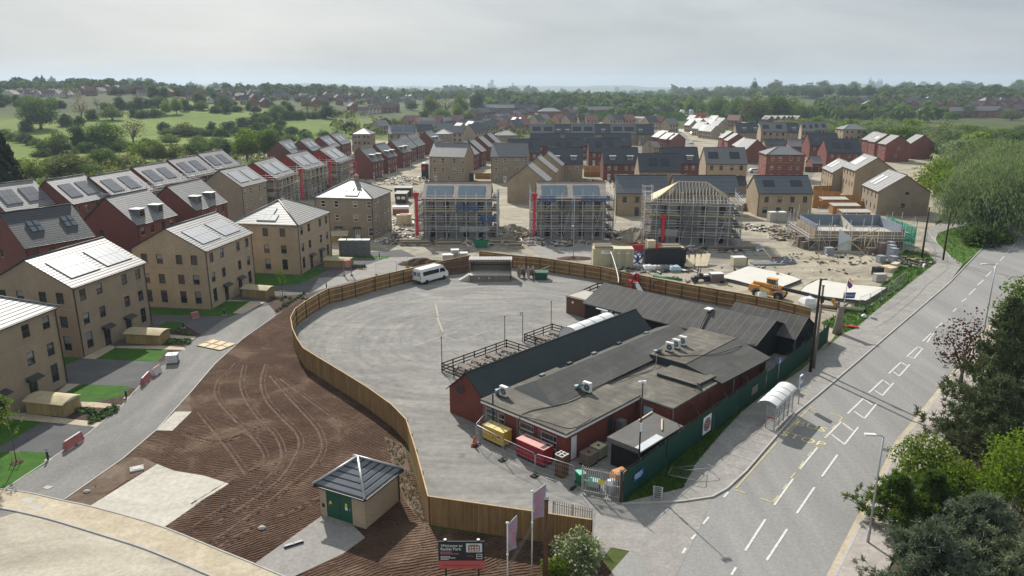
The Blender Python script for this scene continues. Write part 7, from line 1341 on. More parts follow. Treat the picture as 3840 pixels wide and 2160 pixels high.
for k,(x0,x1) in enumerate(((1560,1460),(1620,1545),(1700,1560),(1760,1630),(1800,1690))): pa_=g(*s1(x0,1228))-g(*s1(1500,1230)); pb_=g(*s1(x1,1010))-g(*s1(1500,1230)); pb_=Vector((pb_.x,pb_.y,0)).normalized()*min(5.2,pb_.length); b=MB(); b.bar(Vector((pa_.x,pa_.y,.1+.03*k)),Vector((pa_.x+pb_.x*.7,pa_.y+pb_.y*.75,1.2+.1*k)),.75,.18); b.build('plank',M['timber_pale'],pl)
for k,(x,y) in enumerate(((850,1180),(900,1140),(940,1190))): o=T('pipe_coil','blue pipe coil between the cream and black containers, %s from the doors'%ordn(k),'pipe coil',g(*s1(x,y))+Vector((0,0,.1)),0,'blue pipe coils'); b=MB(); [b.tube([((.85-.06*i)*cos(t*.35),.3*i*.3,(.85-.06*i)*sin(t*.35)+.85) for t in range(19)],.06,5,0,False) for i in range(4)]; b.build('coil',M['sign_blue'],o); bx(o,'strap','white_paint',(-.06,-.06,.0,.06,.45,.25))
def bag(label,p,m,w=1.0,h=.8,group='bulk bags in a row before the black container'):
 o=T('bulk_bag',label,'bulk bag',p,.1,group); b=MB(); b.mesh([(-w*.45,-w*.45,0),(w*.45,-w*.45,0),(w*.45,w*.45,0),(-w*.45,w*.45,0),(-w*.55,-w*.55,h*.5),(w*.55,-w*.55,h*.5),(w*.55,w*.55,h*.5),(-w*.55,w*.55,h*.5),(-w*.4,-w*.4,h),(w*.42,-w*.4,h*.95),(w*.4,w*.4,h),(-w*.4,w*.42,h*.9)],[(0,1,5,4),(1,2,6,5),(2,3,7,6),(3,0,4,7),(4,5,9,8),(5,6,10,9),(6,7,11,10),(7,4,8,11),(8,9,10,11)],0,False); b.build('bag',M[m],o); b=MB(); [b.tube([(x*w*.4,y*w*.4,h*.85),(x*w*.3,y*w*.3,h*1.12),(x*w*.1,y*w*.35,h*.95)],.03,4) for x in (-1,1) for y in (-1,1)]; b.build('loops',M['white_wrap'],o)
for k,(x,y,m,w) in enumerate(((915,1270,'wrapped_grey',1.3),(1030,1265,'white_wrap',1.5),(1110,1270,'white_wrap',1.0),(1170,1270,'concrete',1.0),(1260,1270,'wrapped_grey',1.5),(1390,1275,'pale_blue_sheet',1.9))): bag('bagged material before the black container, %s from the blue coils'%ordn(k),g(*s1(x,y)),m,w,.9)
bag('white bulk bag beside the telehandler rear wheel',g(*s3(720,745)),'white_wrap',1.3,1.1,None); bag('large white bulk bag in front of the telehandler boom',g(*s3(1310,860)),'white_wrap',1.7,1.5,None)
stack('cream wrapped pallet on the sandy yard beyond the first slab',g(*s3(430,330)),.1,2.3,1.6,1.6,1,'container_cream','white_wrap'); stack('small brown pack beside the cream wrapped pallet',g(*s3(510,320)),.1,.8,.9,1.3,2,'timber_brown')
stack('dark brick pack in torn white wrap at the first slab corner',g(*s3(150,530)),.1,2.0,1.4,1.4,2,'dark_brick_pack','white_wrap'); heap('rubble_heap',g(*s3(1000,290)),2.6,1.6,1.0,M['lead_grey'],seed=12); stack('small brown pack beside the dark rubble heap',g(*s3(905,285)),.1,.9,.9,1.0,1,'timber_brown')
mat('slab_top',(.62,.60,.54),.85,.2,var=.06,scale=.5); mat('slab_edge',(.16,.15,.15),.9,.2,var=.3)
for l,P in (('pale house slab with a ragged membrane edge, left of the telehandler boom',[(195,470),(560,330),(860,390),(1110,455),(1240,500),(985,600),(600,570)]),('pale house slab with a ragged membrane edge, beside the road fence',[(1215,650),(1300,570),(1450,500),(1640,530),(1960,572),(2330,605),(2060,775),(1960,770),(1480,712)])):
 P=[g(*s3(*p),.45) for p in P]; c_=sum(P,Vector())/len(P); o=T('house_slab',l,'house slab',(c_.x,c_.y,0),0,'house slabs'); Q=[((p-c_).x,(p-c_).y) for p in P]; b=MB(); b.prism(Q,0,.40); b.build('edge',M['slab_edge'],o); b=MB(); b.prism([(x*.985,y*.985) for x,y in Q],.405,.47); b.build('top',M['slab_top'],o)
 rr=random.Random(8); b=MB(); [b.tube([(Q[i][0]*.99,Q[i][1]*.99,.42),((Q[i][0]+Q[(i+1)%len(Q)][0])/2,(Q[i][1]+Q[(i+1)%len(Q)][1])/2,.3+.2*rr.random()),(Q[(i+1)%len(Q)][0]*.99,Q[(i+1)%len(Q)][1]*.99,.42)],.08,5) for i in range(len(Q))]; b.build('membrane_edge',M['black_paint'],o)
mat('digger_orange',(.60,.28,.07),.55,.3,var=.3,scale=2)
p=(Vector((35.73,102.58,0))+Vector((38.08,100.57,0)))/2; th=atan2(-2.0,2.6); o=T('telehandler','orange telehandler with its boom stretched along the house slabs','telehandler',(p.x+.9,p.y+1.0,.02),th)
b=MB(); b.box(-2.7,-.95,.65,1.9,.95,1.25); b.box(-2.9,-1.0,.9,-1.5,1.0,1.85); b.mesh([(-1.5,-1.05,.7),(.3,-1.05,.7),(.3,-.5,.7),(-1.5,-.5,.7),(-1.5,-1.05,1.7),(.3,-1.05,1.35),(.3,-.5,1.35),(-1.5,-.5,1.7)],[(0,3,2,1),(4,5,6,7),(0,1,5,4),(1,2,6,5),(2,3,7,6),(3,0,4,7)]); b.build('chassis',M['digger_orange'],o)
bx(o,'engine_cover','pale_yellow',(-1.3,-1.09,1.0,.1,-1.055,1.55)); bx(o,'counterweight','digger_orange',(-3.1,-.8,.8,-2.91,.8,1.5))
b=MB(); [b.bar(q,r_,.09) for q,r_ in (((-.9,.1,1.4),(-.75,.2,2.75)),((.65,.1,1.4),(.45,.2,2.75)),((-.9,.95,1.4),(-.75,.9,2.75)),((.65,.95,1.4),(.45,.9,2.75)))]; b.box(-.9,.1,2.72,.6,1.0,2.84); b.build('cab_frame',M['digger_orange'],o); b=MB(); b.box(-.84,.16,1.35,.58,.92,2.70); b.build('cab_glass',M['cab_glass'] if 'cab_glass' in M else mat('cab_glass',(.06,.13,.11),.08,.8,var=0),o)
b=MB(); b.bar((-2.6,-.2,1.95),(1.6,-.2,1.75),.5,.6); b.build('boom',M['digger_orange'],o); b=MB(); b.bar((1.6,-.2,1.78),(5.4,-.2,1.5),.38,.45); b.build('boom_section',M['black_paint'],o); b=MB(); b.bar((5.4,-.2,1.5),(8.6,-.2,1.25),.3,.36); b.build('boom_section',M['dark_metal'],o); b=MB(); b.bar((8.5,-.2,1.4),(9.3,-.2,.45),.5,.45); b.build('boom_head',M['digger_orange'],o); bx(o,'fork_carriage','black_paint',(9.3,-.8,.15,9.42,.4,1.1)); [bx(o,'fork','black_paint',(9.42,y,.1,10.7,y+.14,.17)) for y in (-.65,.1)]
bx(o,'logo_plate','white_paint',(.2,-.465,1.72,1.3,-.455,2.0)); b=MB(); [b.box(.3+i*.3,-.472,1.77,.3+i*.3+.22,-.467,1.95) for i in range(3)]; b.build('lettering',M['sign_dark'],o)
for x in (-1.75,1.35):
 for s in (-1,1): b=MB(); b.lathe([(.3,-.2),(.58,-.22),(.62,-.1),(.62,.1),(.58,.22),(.3,.2)],20); w=b.build('wheel',M['rubber'],o,(x,s*1.0,.62)); w.rotation_euler=(pi/2,0,0); b=MB(); b.lathe([(.29,-.21),(.29,.21)],12); b.build('rim',M['lead_grey'],w); b=MB(); b.tube([(x-.75,s*1.0,.75),(x-.5,s*1.0,1.25),(x,s*1.0,1.42),(x+.5,s*1.0,1.25),(x+.75,s*1.0,.75)],.09,5); b.build('mudguard',M['lead_grey'],o)
o=T('road_roller','small dark ride-on roller with twin upright bars on a timber base','roller',g(*s1(1740,1415)),.2); bx(o,'chassis','black_paint',(-.9,-.5,.5,.9,.5,.9)); bx(o,'seat','dark_metal',(-.2,-.3,.9,.3,.3,1.3)); b=MB(); [b.tube([(-.35,y,.9),(-.25,y,2.5)],.06) for y in (-.4,.4)]; b.build('roll_bar',M['black_paint'],o); [ (lambda w: setattr(w,'rotation_euler',(pi/2,0,0)))( (lambda b: b.lathe([(.48,-.5),(.48,.5)],18).build('drum',M['dark_metal'],o,(x,0,.48)))(MB())) for x in (-1.0,1.0)]; bx(o,'timber_base','timber_old',(1.5,-1.0,0,4.0,.9,.5)); bx(o,'hood','white_wrap',(.4,-.4,.91,1.2,.4,1.15))
o=T('green_pipes','bundle of bright green ducting pipes lying behind the timber fence','pipe bundle',g(*s1(1100,1350)),atan2(*(lambda d:(d.y,d.x))(g(*s1(1480,1410))-g(*s1(1100,1350))))); Lp=(g(*s1(1480,1410))-g(*s1(1100,1350))).length; [ (lambda b:(b.tube([(0,.12*k,.1+.1*(k%2)),(Lp,.12*k,.1+.1*(k%2))],.08,6),b.build('pipe',M['bin_green'],o)))(MB()) for k in range(6)]
o=T('yellow_pipe','thick dull yellow pipe lying below the telehandler boom head','pipe',g(*s3(1400,845)),-.45); b=MB(); b.tube([(0,0,.3),(6.5,0,.3)],.28,10); b.build('pipe',M['worn_yellow'],o); b=MB(); b.lathe([(.31,0),(.31,.3)],10,0,(0,0,0)); q=b.build('collar',M['black_paint'],o,(6.3,0,.3)); q.rotation_euler=(0,pi/2,0)
for k,(x,y,w,lab) in enumerate(((1680,250,3.6,'steel grey'),)): o=T('sheet_stack','flat stack of grey metal sheets beyond the first slab','sheet stack',g(*s3(640,330)),.05); [bx(o,'sheet','lead_grey',(0,.0+.05*i,.06*i,5.5,2.0,.06*i+.05)) for i in range(4)]
o=T('flag_pole','leaning pole with a drooping red and blue flag beside the house slab','flag',g(*s3(1770,890)),.1); b=MB(); b.tube([(0,0,0),(.1,0,4.4)],.06); b.build('pole',M['ac_white'],o); b=MB(); b.face([(.12,0,4.3),(1.0,.1,3.5),(.9,.1,3.2),(.12,0,3.9)]); b.build('cloth',M['sign_red'],o); b=MB(); b.face([(.12,.02,3.9),(.9,.12,3.2),(.5,.1,3.0),(.12,.02,3.6)]); b.build('cloth',M['sign_blue'],o)
o=T('small_flag','limp union style flag sheet on the site fence beside the slab','flag',g(*s3(1840,790)),-.3); b=MB(); b.face([(-.8,0,.5),(.7,.1,.6),(.8,.1,1.5),(-.7,0,1.4)]); b.build('cloth',M['sign_blue'],o); b=MB(); b.face([(-.75,-.02,.85),(.72,.08,.95),(.74,.08,1.15),(-.73,-.02,1.05)]); b.build('stripe',M['white_paint'],o); b=MB(); b.face([(-.75,-.04,.91),(.72,.06,1.0),(.73,.06,1.1),(-.74,-.04,1.0)]); b.build('stripe',M['sign_red'],o); b=MB(); b.tube([(-.8,0,0),(-.8,0,1.6)],.03); b.build('pole',M['galv'],o)
hp=[g(*s3(*p)) for p in ((1960,905),(2100,850),(2240,780),(2340,710),(2440,640),(2530,570))]
for k,(p,q) in enumerate(zip(hp,hp[1:])): heras('mesh fence panel along the pavement by the slabs, %s from the red barrier'%ordn(k),p,q,2.0,'mesh fence panels along the pavement')
hp=[g(*s4(*p)) for p in ((1960,1110),(1975,980),(1870,840),(1700,790))]
for k,(p,q) in enumerate(zip(hp,hp[1:])): heras('mesh fence panel round the grass patch by the timber pole, %s from the road'%ordn(k),p,q,2.0,'mesh fence panels round the grass patch')
o=T('barrier_board','red plastic barrier boards lying on the verge below the tree stump','barrier',g(*s3(1870,1110)),-.5); bx(o,'board','sign_red',(-.9,-.3,0,.9,.2,.15)); bx(o,'board','sign_red',(-.4,-.5,.16,.8,.1,.28))
o=T('tree_stump','tall ivy grey stump with cut branches behind the timber poles','tree stump',g(*s3(1690,1190))); b=MB(); b.tube([(0,0,0),(.05,0,1.5),(.1,0,3.6)],[.6,.45,.38],10); b.build('trunk',M['weathered_grey_wood'],o); [ (lambda b:(b.tube([(.1,0,3.2),(.1+dx,dy,4.0)],[.2,.12],7),b.build('cut_branch',M['weathered_grey_wood'],o)))(MB()) for dx,dy in ((.9,.1),(-.7,.2))]
o=T('white_litter_bag','white rubbish bag on the verge grass by the pavement edge','rubbish bag',g(*s3(2030,990))); b=MB(); b.lathe([(.3,0),(.4,.2),(.25,.45),(.05,.5)],8); b.build('bag',M['white_wrap'],o); b=MB(); b.lathe([(.05,.5),(.08,.6)],6); b.build('knot',M['white_wrap'],o)
for l,(x0,y0,x1) in (('dark flat roofed site cabin, left of the pair behind the first shell',(1405,915,1600)),('dark flat roofed site cabin, right of the pair behind the first shell',(1675,918,1870))):
 p,q=g(*c1(x0,y0)),g(*c1(x1,y0)); c_=container(l,p,0,(q-p).length,6,2.9,'container_black','dark site cabins'); bx(c_,'roof','concrete',(-.1,-.1,2.95,(q-p).length+.1,6.1,3.08))
p=g(*c1(1140,868)); o=T('advert_tower','dark advertising tower with a red panel on the sandy street corner','advert tower',p,.05); bx(o,'body','sign_dark',(0,0,0,2.4,1.6,4.7)); bx(o,'side','white_paint',(2.41,-.02,0,2.9,1.6,4.7)); bx(o,'panel','sign_red',(.3,-.04,2.9,1.3,-.01,4.0)); bx(o,'notice','white_paint',(.3,-.04,.3,1.4,-.01,.55)); b=MB(); b.lathe([(1.3,0),(1.2,.35),(.2,.5)],10,0,(1.3,.8,4.72)); b.build('cap',M['white_wrap'],o)
for l,f,(x0,y0,x1),D_,H_ in (('black site hut with two white framed windows under a white flat roof',s5,(10,395,160),5,2.6),('low black store with a pale flat roof, left of the first shell',s5,(0,300,235),4,2.5)):
 p,q=g(*f(x0,y0)),g(*f(x1,y0)); Lh=(q-p).length; o=T('site_hut',l,'site hut',p,0); bx(o,'wall','container_black',(0,0,0,Lh,D_,H_)); bx(o,'roof','concrete',(-.3,-.3,H_,Lh+.3,D_+.3,H_+.12)); [bx(o,'window','white_paint',(x,-.04,1.2,x+.9,-.002,1.9)) for x in (Lh*.15,Lh*.6)]
o=T('brick_skip','orange brick pallets left of the first scaffolded shell','brick pallets',g(*s5(90,545)),.1); bx(o,'pallet','timber_old',(-2,-1,0,2,1,.12)); bx(o,'bricks','pink_brick',(-1.9,-.9,.13,1.9,.9,1.4)); bx(o,'wrap','white_wrap',(-1.95,-.95,1.41,1.95,.95,2.0))
for k,(x,y) in enumerate(((110,690),(160,680))): stack('yellow timber pallet stack, %s one left of the first shell'%('left' if k==0 else 'right'),g(*s5(x,y)),.1,2.4,1.6,2.2,4,'timber_pale','timber_pale','yellow timber pallet stacks')
for l,f,x,y,L_ in (('long timber stack in front of the first shell',s5,290,975,6),('pale boards lying before the first shell',s5,780,985,5),('timber stack beside the sand between the first two shells',s5,1530,960,5),('dark crate stack between the first two shells',s5,1710,1010,2.6),('long planks on bearers before the bare trussed shell',s1,2150,990,9)):
 o=T('timber_stack',l,'timber stack',g(*f(x,y)),.02); [bx(o,'board',('timber_pale','timber_old','weathered_grey_wood')[i%3],(-L_/2+.1*(i%2),-.6,.22*i+.05,L_/2-.15*(i%2),.6,.22*i+.24)) for i in range(5 if L_<8 else 3)]; bx(o,'bearer','dark_timber',(-L_*.35,-.7,0,-L_*.3,.7,.05),(L_*.3,-.7,0,L_*.35,.7,.05))
o=T('site_mast','tall slim grey mast standing in front of the middle shell','mast',g(*s5(2535,1190)),0); b=MB(); b.tube([(0,0,0),(0,0,zat(o.location.y,s5(0,300)[1]))],.07); b.build('mast',M['galv'],o); bx(o,'lamp','ac_white',(-.3,-.1,6.0,.0,.1,6.2))
o=T('white_hose','white hose arching over the timber fence by the cream containers','hose',g(*s1(515,1190))); b=MB(); q=g(*s1(640,1431),2.0)-o.location; b.tube(curve([(0,0,.5),(0,-1,2.6),(q.x*.5,q.y*.6,2.7),(q.x*.8,q.y*.9,2.3),q],5),.07,6); b.build('hose',M['ac_white'],o); b=MB(); b.lathe([(.12,0),(.12,.5)],8); b.build('coupling',M['galv'],o)
o=T('red_slide','red plastic playhouse slide behind the long black shed','slide',g(*z2(270,250)),.4); bx(o,'tower','red_plastic',(-.6,-.6,0,.6,.6,1.5)); b=MB(); b.tube([(-.6,-.61,1.5),(-.5,-.61,2.4),(.0,-.61,2.7),(.5,-.61,2.4),(.6,-.61,1.5)],.16,6); b.build('arch',M['red_plastic'],o); b=MB(); b.face([(-.4,-.6,1.4),(.4,-.6,1.4),(.4,-2.4,.2),(-.4,-2.4,.2)]); b.face([(-.4,-2.4,.15),(.4,-2.4,.15),(.4,-.6,1.35),(-.4,-.6,1.35)]); b.build('chute',M['white_paint'],o); bx(o,'roof','lead_grey',(-.1,.0,2.3,1.5,1.2,2.4))
o=T('swing_frame','rusty red swing frame behind the long black shed','swing frame',g(*z2(480,290)),-.35); b=MB(); b.tube([(0,0,2),(3.6,0,2)],.05); [b.tube([(x,0,2),(x,s*.8,0)],.05) for x in (0,3.6) for s in (-1,1)]; b.build('frame',M['timber_brown'],o); [ (lambda b:(b.tube([(x-.2,0,2),(x-.2,0,.6)],.015,4),b.tube([(x+.2,0,2),(x+.2,0,.6)],.015,4),b.box(x-.25,-.12,.55,x+.25,.12,.6),b.build('swing_seat',M['pink_paint'],o)))(MB()) for x in (1.1,2.4)]
def gfence(label,f,pts,h=1.85,group='orange garden fences',m='timber_garden'):
 P=[g(*f(*p)) for p in pts]; o=T('garden_fence',label,'garden fence',P[0],0,group); O=P[0]
 for p,q in zip(P,P[1:]):
  p=p-O; q=q-O; L=(q-p).length; d_=(q-p)/max(L,.01); b=MB(); b.bar(p+Vector((0,0,h/2)),q+Vector((0,0,h/2)),.05,h); b.build('panel',M[m],o)
  for k in range(int(L/2.4)+1): x=p+d_*min(L,2.4*k); b=MB(); b.box(x.x-.07,x.y-.07,0,x.x+.07,x.y+.07,h+.1); b.build('post',M['timber_new'],o)
mat('timber_garden',(.40,.20,.075),.8,.2,var=.2,scale=1.5,stretch=(4,4,.3)); mat('timber_fence_pale',(.50,.42,.31),.85,.2,var=.2)
gfence('orange garden fence running back from the ribbed roof house, nearest the scaffold',s4,[(520,440),(1200,445)]); gfence('orange garden fence running back from the ribbed roof house, second row',s4,[(530,365),(1110,370)]); gfence('orange garden fence running back from the ribbed roof house, third row',s4,[(530,310),(850,330)]); gfence('orange garden fence running back from the ribbed roof house, farthest row',s4,[(530,255),(760,250)])
gfence('orange garden fence between the bare trusses and the ribbed roof house',s1,[(2230,460),(2420,465)]); gfence('orange garden fence behind the rubble yard between slate roofed houses',c2,[(1020,735),(1255,735)]); gfence('upper orange garden fence behind the rubble yard between slate roofed houses',c2,[(1020,660),(1255,662)]); gfence('orange garden fence between the two plain grey roofed blocks',c1,[(1900,870),(2125,872)]); gfence('dark garden fence beside the small pink gabled garage',c3,[(1480,760),(1720,765)],1.85,'orange garden fences','timber_brown')
gfence('long pale panelled fence curving along the willows',s4,[(1690,160),(1790,190),(1950,225),(2090,290)],2.4,None,'timber_fence_pale'); gfence('second pale panelled fence stretch beyond the buff gable',r6,[(1700,70),(1790,110),(1990,185)],2.2,None,'timber_fence_pale')
for k,(x,y) in enumerate(((790,330),(920,405),(1040,480))):
 p=g(*s4(x,y),2.2); o=T('garden_shed','low garden shed with a grey felt roof behind the half built house, %s row'%ordn(k),'garden shed',(p.x-3,p.y,0),.0,'garden sheds behind the half built house'); bx(o,'wall','timber_garden',(0,0,0,6.4,2.2,2.0)); b=MB(); b.face([(-.2,-.3,2.0),(6.6,-.3,2.0),(6.6,2.5,2.35),(-.2,2.5,2.35)]); b.face([(-.2,2.5,2.27),(6.6,2.5,2.27),(6.6,-.3,1.93),(-.2,-.3,1.93)]); b.build('roof',M['concrete'],o)
def tuft(mb,p,r,n,m,rr,hh=.8):
 for i in range(n):
  a=rr.uniform(0,2*pi); e=rr.uniform(.2,1.3); d_=Vector((cos(a)*cos(e),sin(a)*cos(e),sin(e)*hh)); c_=p+d_*r*rr.uniform(.3,1); s=r*rr.uniform(.25,.5); t1=Vector((-sin(a),cos(a),rr.uniform(-.5,.5))).normalized()*s; t2=d_.cross(t1).normalized()*s
  mb.face([c_-t1,c_-t2*.6,c_+t1,c_+t2*.6],m)
mat('plant_green',(.07,.14,.035),.7,.3,var=.4,scale=4); mat('plant_grey',(.13,.15,.11),.8,.2,var=.4,scale=4); mat('plant_lime',(.20,.30,.04),.7,.3,var=.3,scale=3)
for f,spots in ((s6,[(960+60*i+20*(j%2),(800-28*i)+30*j) for i in range(5) for j in range(3)]),(s6,[(820+45*i,(720+8*j+18*(i%2))) for i in range(4) for j in range(3)]),(r4,[(1280+35*i,1285+12*j) for i in range(5) for j in range(3)]),(r4,[(1310+38*i,1205+9*i+8*j) for i in range(4) for j in range(2)]),(r4,[(2060+32*i,960+(i%3)*9) for i in range(9)]),(r4,[(2095+22*i,1060-14*i) for i in range(10)]),(s2,[(490+24*i,430+10*j) for i in range(6) for j in range(2)])):
 for k,(x,y) in enumerate(spots):
  mb=MB(); rr=random.Random(int(x*7+y)); q=g(*f(x,y)); tuft(mb,Vector((0,0,.05)),.42,26,0,rr,.7); o=mb.build('bed_plant',M['plant_green' if (f is s6 and x>930) or k%3 else 'plant_grey']); o.location=(q.x,q.y,.03); tag(o,'low bedding shrub in a bark bed beside the estate lane','bedding plant','bedding shrubs in the bark beds')
# ================================================================ TREES
def leaf_mat(name, col, var=.35, trans=.48):
 t=NT(name); oi=t.n.new('ShaderNodeObjectInfo'); n=t.noise(t.coord('Object'),.45,4,.6); n2=t.noise(t.coord('Object'),3.5,2,.5)
 c=t.ramp(n,[(.3,tuple(x*(1-var) for x in col)),(.7,tuple(x*(1+var) for x in col))])
 c=t.mix(.5,c,t.ramp(n2,[(.3,(.6,.65,.6)),(.7,(1.35,1.3,1.2))]),'MULTIPLY')
 c=t.mix(.6,c,t.ramp(oi.outputs['Random'],[(0,(.72,.78,.75)),(.5,(1,1,1)),(1,(1.3,1.2,1.0))]),'MULTIPLY')
 t.color(c); t.set(.75,.15); tr=t.n.new('ShaderNodeBsdfTranslucent'); t.l(t.mix(1.0,c,(1.25,1.35,.7),'MULTIPLY'),tr.inputs['Color']); ms=t.n.new('ShaderNodeMixShader'); ms.inputs[0].default_value=trans
 t.l(t.b.outputs[0],ms.inputs[1]); t.l(tr.outputs[0],ms.inputs[2]); t.l(ms.outputs[0],t.out.inputs[0]); MATS[name]=t.m
leaf_mat('leaf_dark',(.055,.092,.028)); leaf_mat('leaf_mid',(.095,.150,.036)); leaf_mat('leaf_lime',(.150,.205,.036)); leaf_mat('leaf_willow',(.175,.220,.130),.38,.40); leaf_mat('leaf_olive',(.125,.145,.05)); leaf_mat('leaf_copper',(.075,.030,.030)); leaf_mat('leaf_brown',(.120,.105,.050)); leaf_mat('needle_dark',(.125,.15,.078),.3,.12); leaf_mat('needle_blue',(.165,.20,.145),.3,.15); leaf_mat('blossom',(.62,.62,.52),.12,.3); leaf_mat('leaf_bright',(.15,.22,.03),.25); leaf_mat('leaf_conifer',(.03,.042,.03),.3,.1)
mat('bark',(.075,.058,.045),.95,.1,var=.3,scale=2); mat('bark_grey',(.13,.115,.10),.95,.1,var=.3,scale=2); mat('birch_bark',(.55,.53,.49),.8,.2,var=.35,scale=4)
def rnd_dir(rr):
 z=rr.uniform(-1,1); a=rr.uniform(0,2*pi); r=sqrt(1-z*z); return Vector((r*cos(a),r*sin(a),z))
def leaf(mb,p,nrm,s,rr,el=1.0,m=0):
 t1=nrm.cross(rnd_dir(rr));
 if t1.length<.05: t1=Vector((1,0,0))
 t1.normalize(); t2=nrm.cross(t1).normalized(); a=s*rr.uniform(.6,1.2); mb.face([p-t1*a*el,p-t2*a*.62,p+t1*a*el,p+t2*a*.62],m)
def crown(seed, W, H, z0, lobes, per, s, m, flat=.8, jit=.7, el=1.0, droop=0.0, top=1.0, gap=.0):
 """crown of many leaf clumps; returns builder and lobe centres"""
 rr=random.Random(seed); mb=MB(); cs=[]
 for k in range(lobes):
  d=rnd_dir(rr); d.z=d.z*.95 if d.z>0 else d.z*.62; rad=rr.uniform(.35,.78); c=Vector((d.x*W/2*rad,d.y*W/2*rad,z0+(H-z0)*(.42+.44*d.z*rad*1.25*top)))
  R=W*rr.uniform(.15,.27); cs.append((c,R))
 for k in range(lobes//3): a=k*2.4; cs.append((Vector((cos(a)*W*.27,sin(a)*W*.27,z0+(H-z0)*rr.uniform(.14,.26))),W*rr.uniform(.13,.19)))
 cs.append((Vector((0,0,z0+(H-z0)*.6)),W*.28)); cs.append((Vector((rr.uniform(-.1,.1)*W,0,H-W*.17)),W*.17))
 for c,R in cs:
  n=int(per*(R/(W*.21))**2)
  for i in range(n):
   d=rnd_dir(rr);
   if d.z<-.55 and rr.random()<.6: continue
   rad=R*(rr.uniform(.72,1.08) if rr.random()<.8 else rr.uniform(.2,.8)); p=c+Vector((d.x,d.y,d.z*flat))*rad
   if droop: p.z-=droop*max(0,(Vector((p.x,p.y,0)).length/(W/2))**2)*rr.uniform(.3,1)
   nn=(d+rnd_dir(rr)*jit).normalized()
   if droop:
    t2=Vector((0,0,-1))+rnd_dir(rr)*.45; t2.normalize(); t1=t2.cross(d).normalized(); a=s*rr.uniform(.6,1.2); mb.face([p-t2*a*1.6,p-t1*a*.3,p+t2*a*1.6,p+t1*a*.3],m)
   else: leaf(mb,p,nn,s,rr,el,m)
 return mb,cs
def trunk(cs,z0,H,r,seed,m=0,lean=0):
 rr=random.Random(seed+99); b=MB(); top=Vector((lean,0,z0+(H-z0)*.45)); b.tube([(0,0,-.1),(lean*.3,0,z0*.6+.1),(lean*.7,0,z0+.2),top],[r*1.25,r,r*.8,r*.35],8,m)
 for c,R in cs[:9]: q=Vector((lean*.6,0,z0*.85+rr.uniform(0,.25)*(H-z0))); b.tube([q,q.lerp(c,.5)+Vector((0,0,.03*H)),c],[r*.5,r*.3,r*.1],5,m,False)
 return b
PROTO={}
def proto(kind,name,mats_leaf,bark,seed,W,H,z0,lobes,per,s,**k):
 o=thing(name,'',k.pop('cat','tree'),(0,0,0)); r=k.pop('r',W*.035); mb,cs=crown(seed,W,H,z0,lobes,per,s,0,**k)
 trunk(cs,z0,H,r,seed).build('trunk',M[bark],o); mb.build('crown',M[mats_leaf],o); PROTO.setdefault(kind,[]).append((o,W,H)); return o
for sd in (1,2,3): proto('oak','tree','leaf_mid','bark',sd,10,9,.9,28,150,.30)
for sd in (4,5): proto('dark','tree','leaf_dark','bark',sd,9,10,.6,28,130,.31)
for sd in (6,7): proto('lime','tree','leaf_lime','bark',sd,9,9,.7,26,130,.29)
for sd in (8,9): proto('olive','tree','leaf_olive','bark',sd,9,9,.6,24,120,.29)
for sd in (10,): proto('copper','tree','leaf_copper','bark',sd,9,8,1.2,22,80,.36)
for sd in (11,12): proto('shrub','shrub','leaf_dark','bark',sd,8,4.6,.0,22,70,.36,cat='shrub',flat=.75)
for sd in (13,): proto('shrubl','shrub','leaf_mid','bark',sd,8,4.6,.0,22,70,.34,cat='shrub',flat=.75)
for sd in (14,15): proto('bare','bare_tree','leaf_brown','bark_grey',sd,8,11,1.5,26,22,.26,r=.26)
for sd in (16,): proto('poplar','poplar','leaf_dark','bark',sd,3.2,13,.6,44,60,.30,top=1.15,flat=1.9)
for sd in (17,18,19): proto('willow','willow','leaf_willow','bark_grey',sd,13,11,.9,52,400,.19,droop=.7,r=.4)
for sd in (33,34): proto('willowf','willow','leaf_willow','bark_grey',sd,13,11,.6,34,95,.42,r=.4)
for sd in (35,): proto('brightf','tree','leaf_bright','bark',sd,9,7.5,.4,24,90,.38)
for sd in (20,): proto('bright','tree','leaf_bright','bark',sd,9,7.5,.6,26,120,.24)
for sd in (24,25): proto('wood','tree','leaf_dark','bark',sd,9,10,.4,20,60,.48)
for sd in (26,): proto('woodm','tree','leaf_mid','bark',sd,9,10,.4,20,60,.48)
ADJ={'willowf':'pale feathery willow','brightf':'bright yellow green tree','oak':'broad green tree','dark':'dark green tree','lime':'bright lime green tree','olive':'olive green tree','copper':'copper leaved tree','shrub':'dark rounded shrub','shrubl':'pale green shrub','bare':'bare branched tree','poplar':'slim upright poplar','willow':'pale feathery willow','bright':'bright yellow green tree','wood':'dark green tree','woodm':'mid green tree'}
used_p=set(); PEND=[]
def put(kind,loc,w,h,zone,rr):
 L=PROTO[kind]; o,W,H=L[rr.randrange(len(L))]
 if o.name in used_p: o=copy_tree(o)
 used_p.add(o.name); o.location=loc; o.rotation_euler=(0,0,rr.uniform(0,6.28)); o.scale=(w/W,w/W,h/H); PEND.append((kind,zone,loc,o)); return o
rr_t=random.Random(77)
def plant(f,items,zone,terr=True):
 for x,y,w,h,k in items:
  p=gt(*f(x,y)) if terr else g(*f(x,y)); sc=f(1,0)[0]-f(0,0)[0]; mpp=(p.y*cos(PIT)+(CH-p.z)*sin(PIT))/FP*sc
  put(k,p-Vector((0,0,.15)),w*mpp,h*mpp,zone,rr_t)
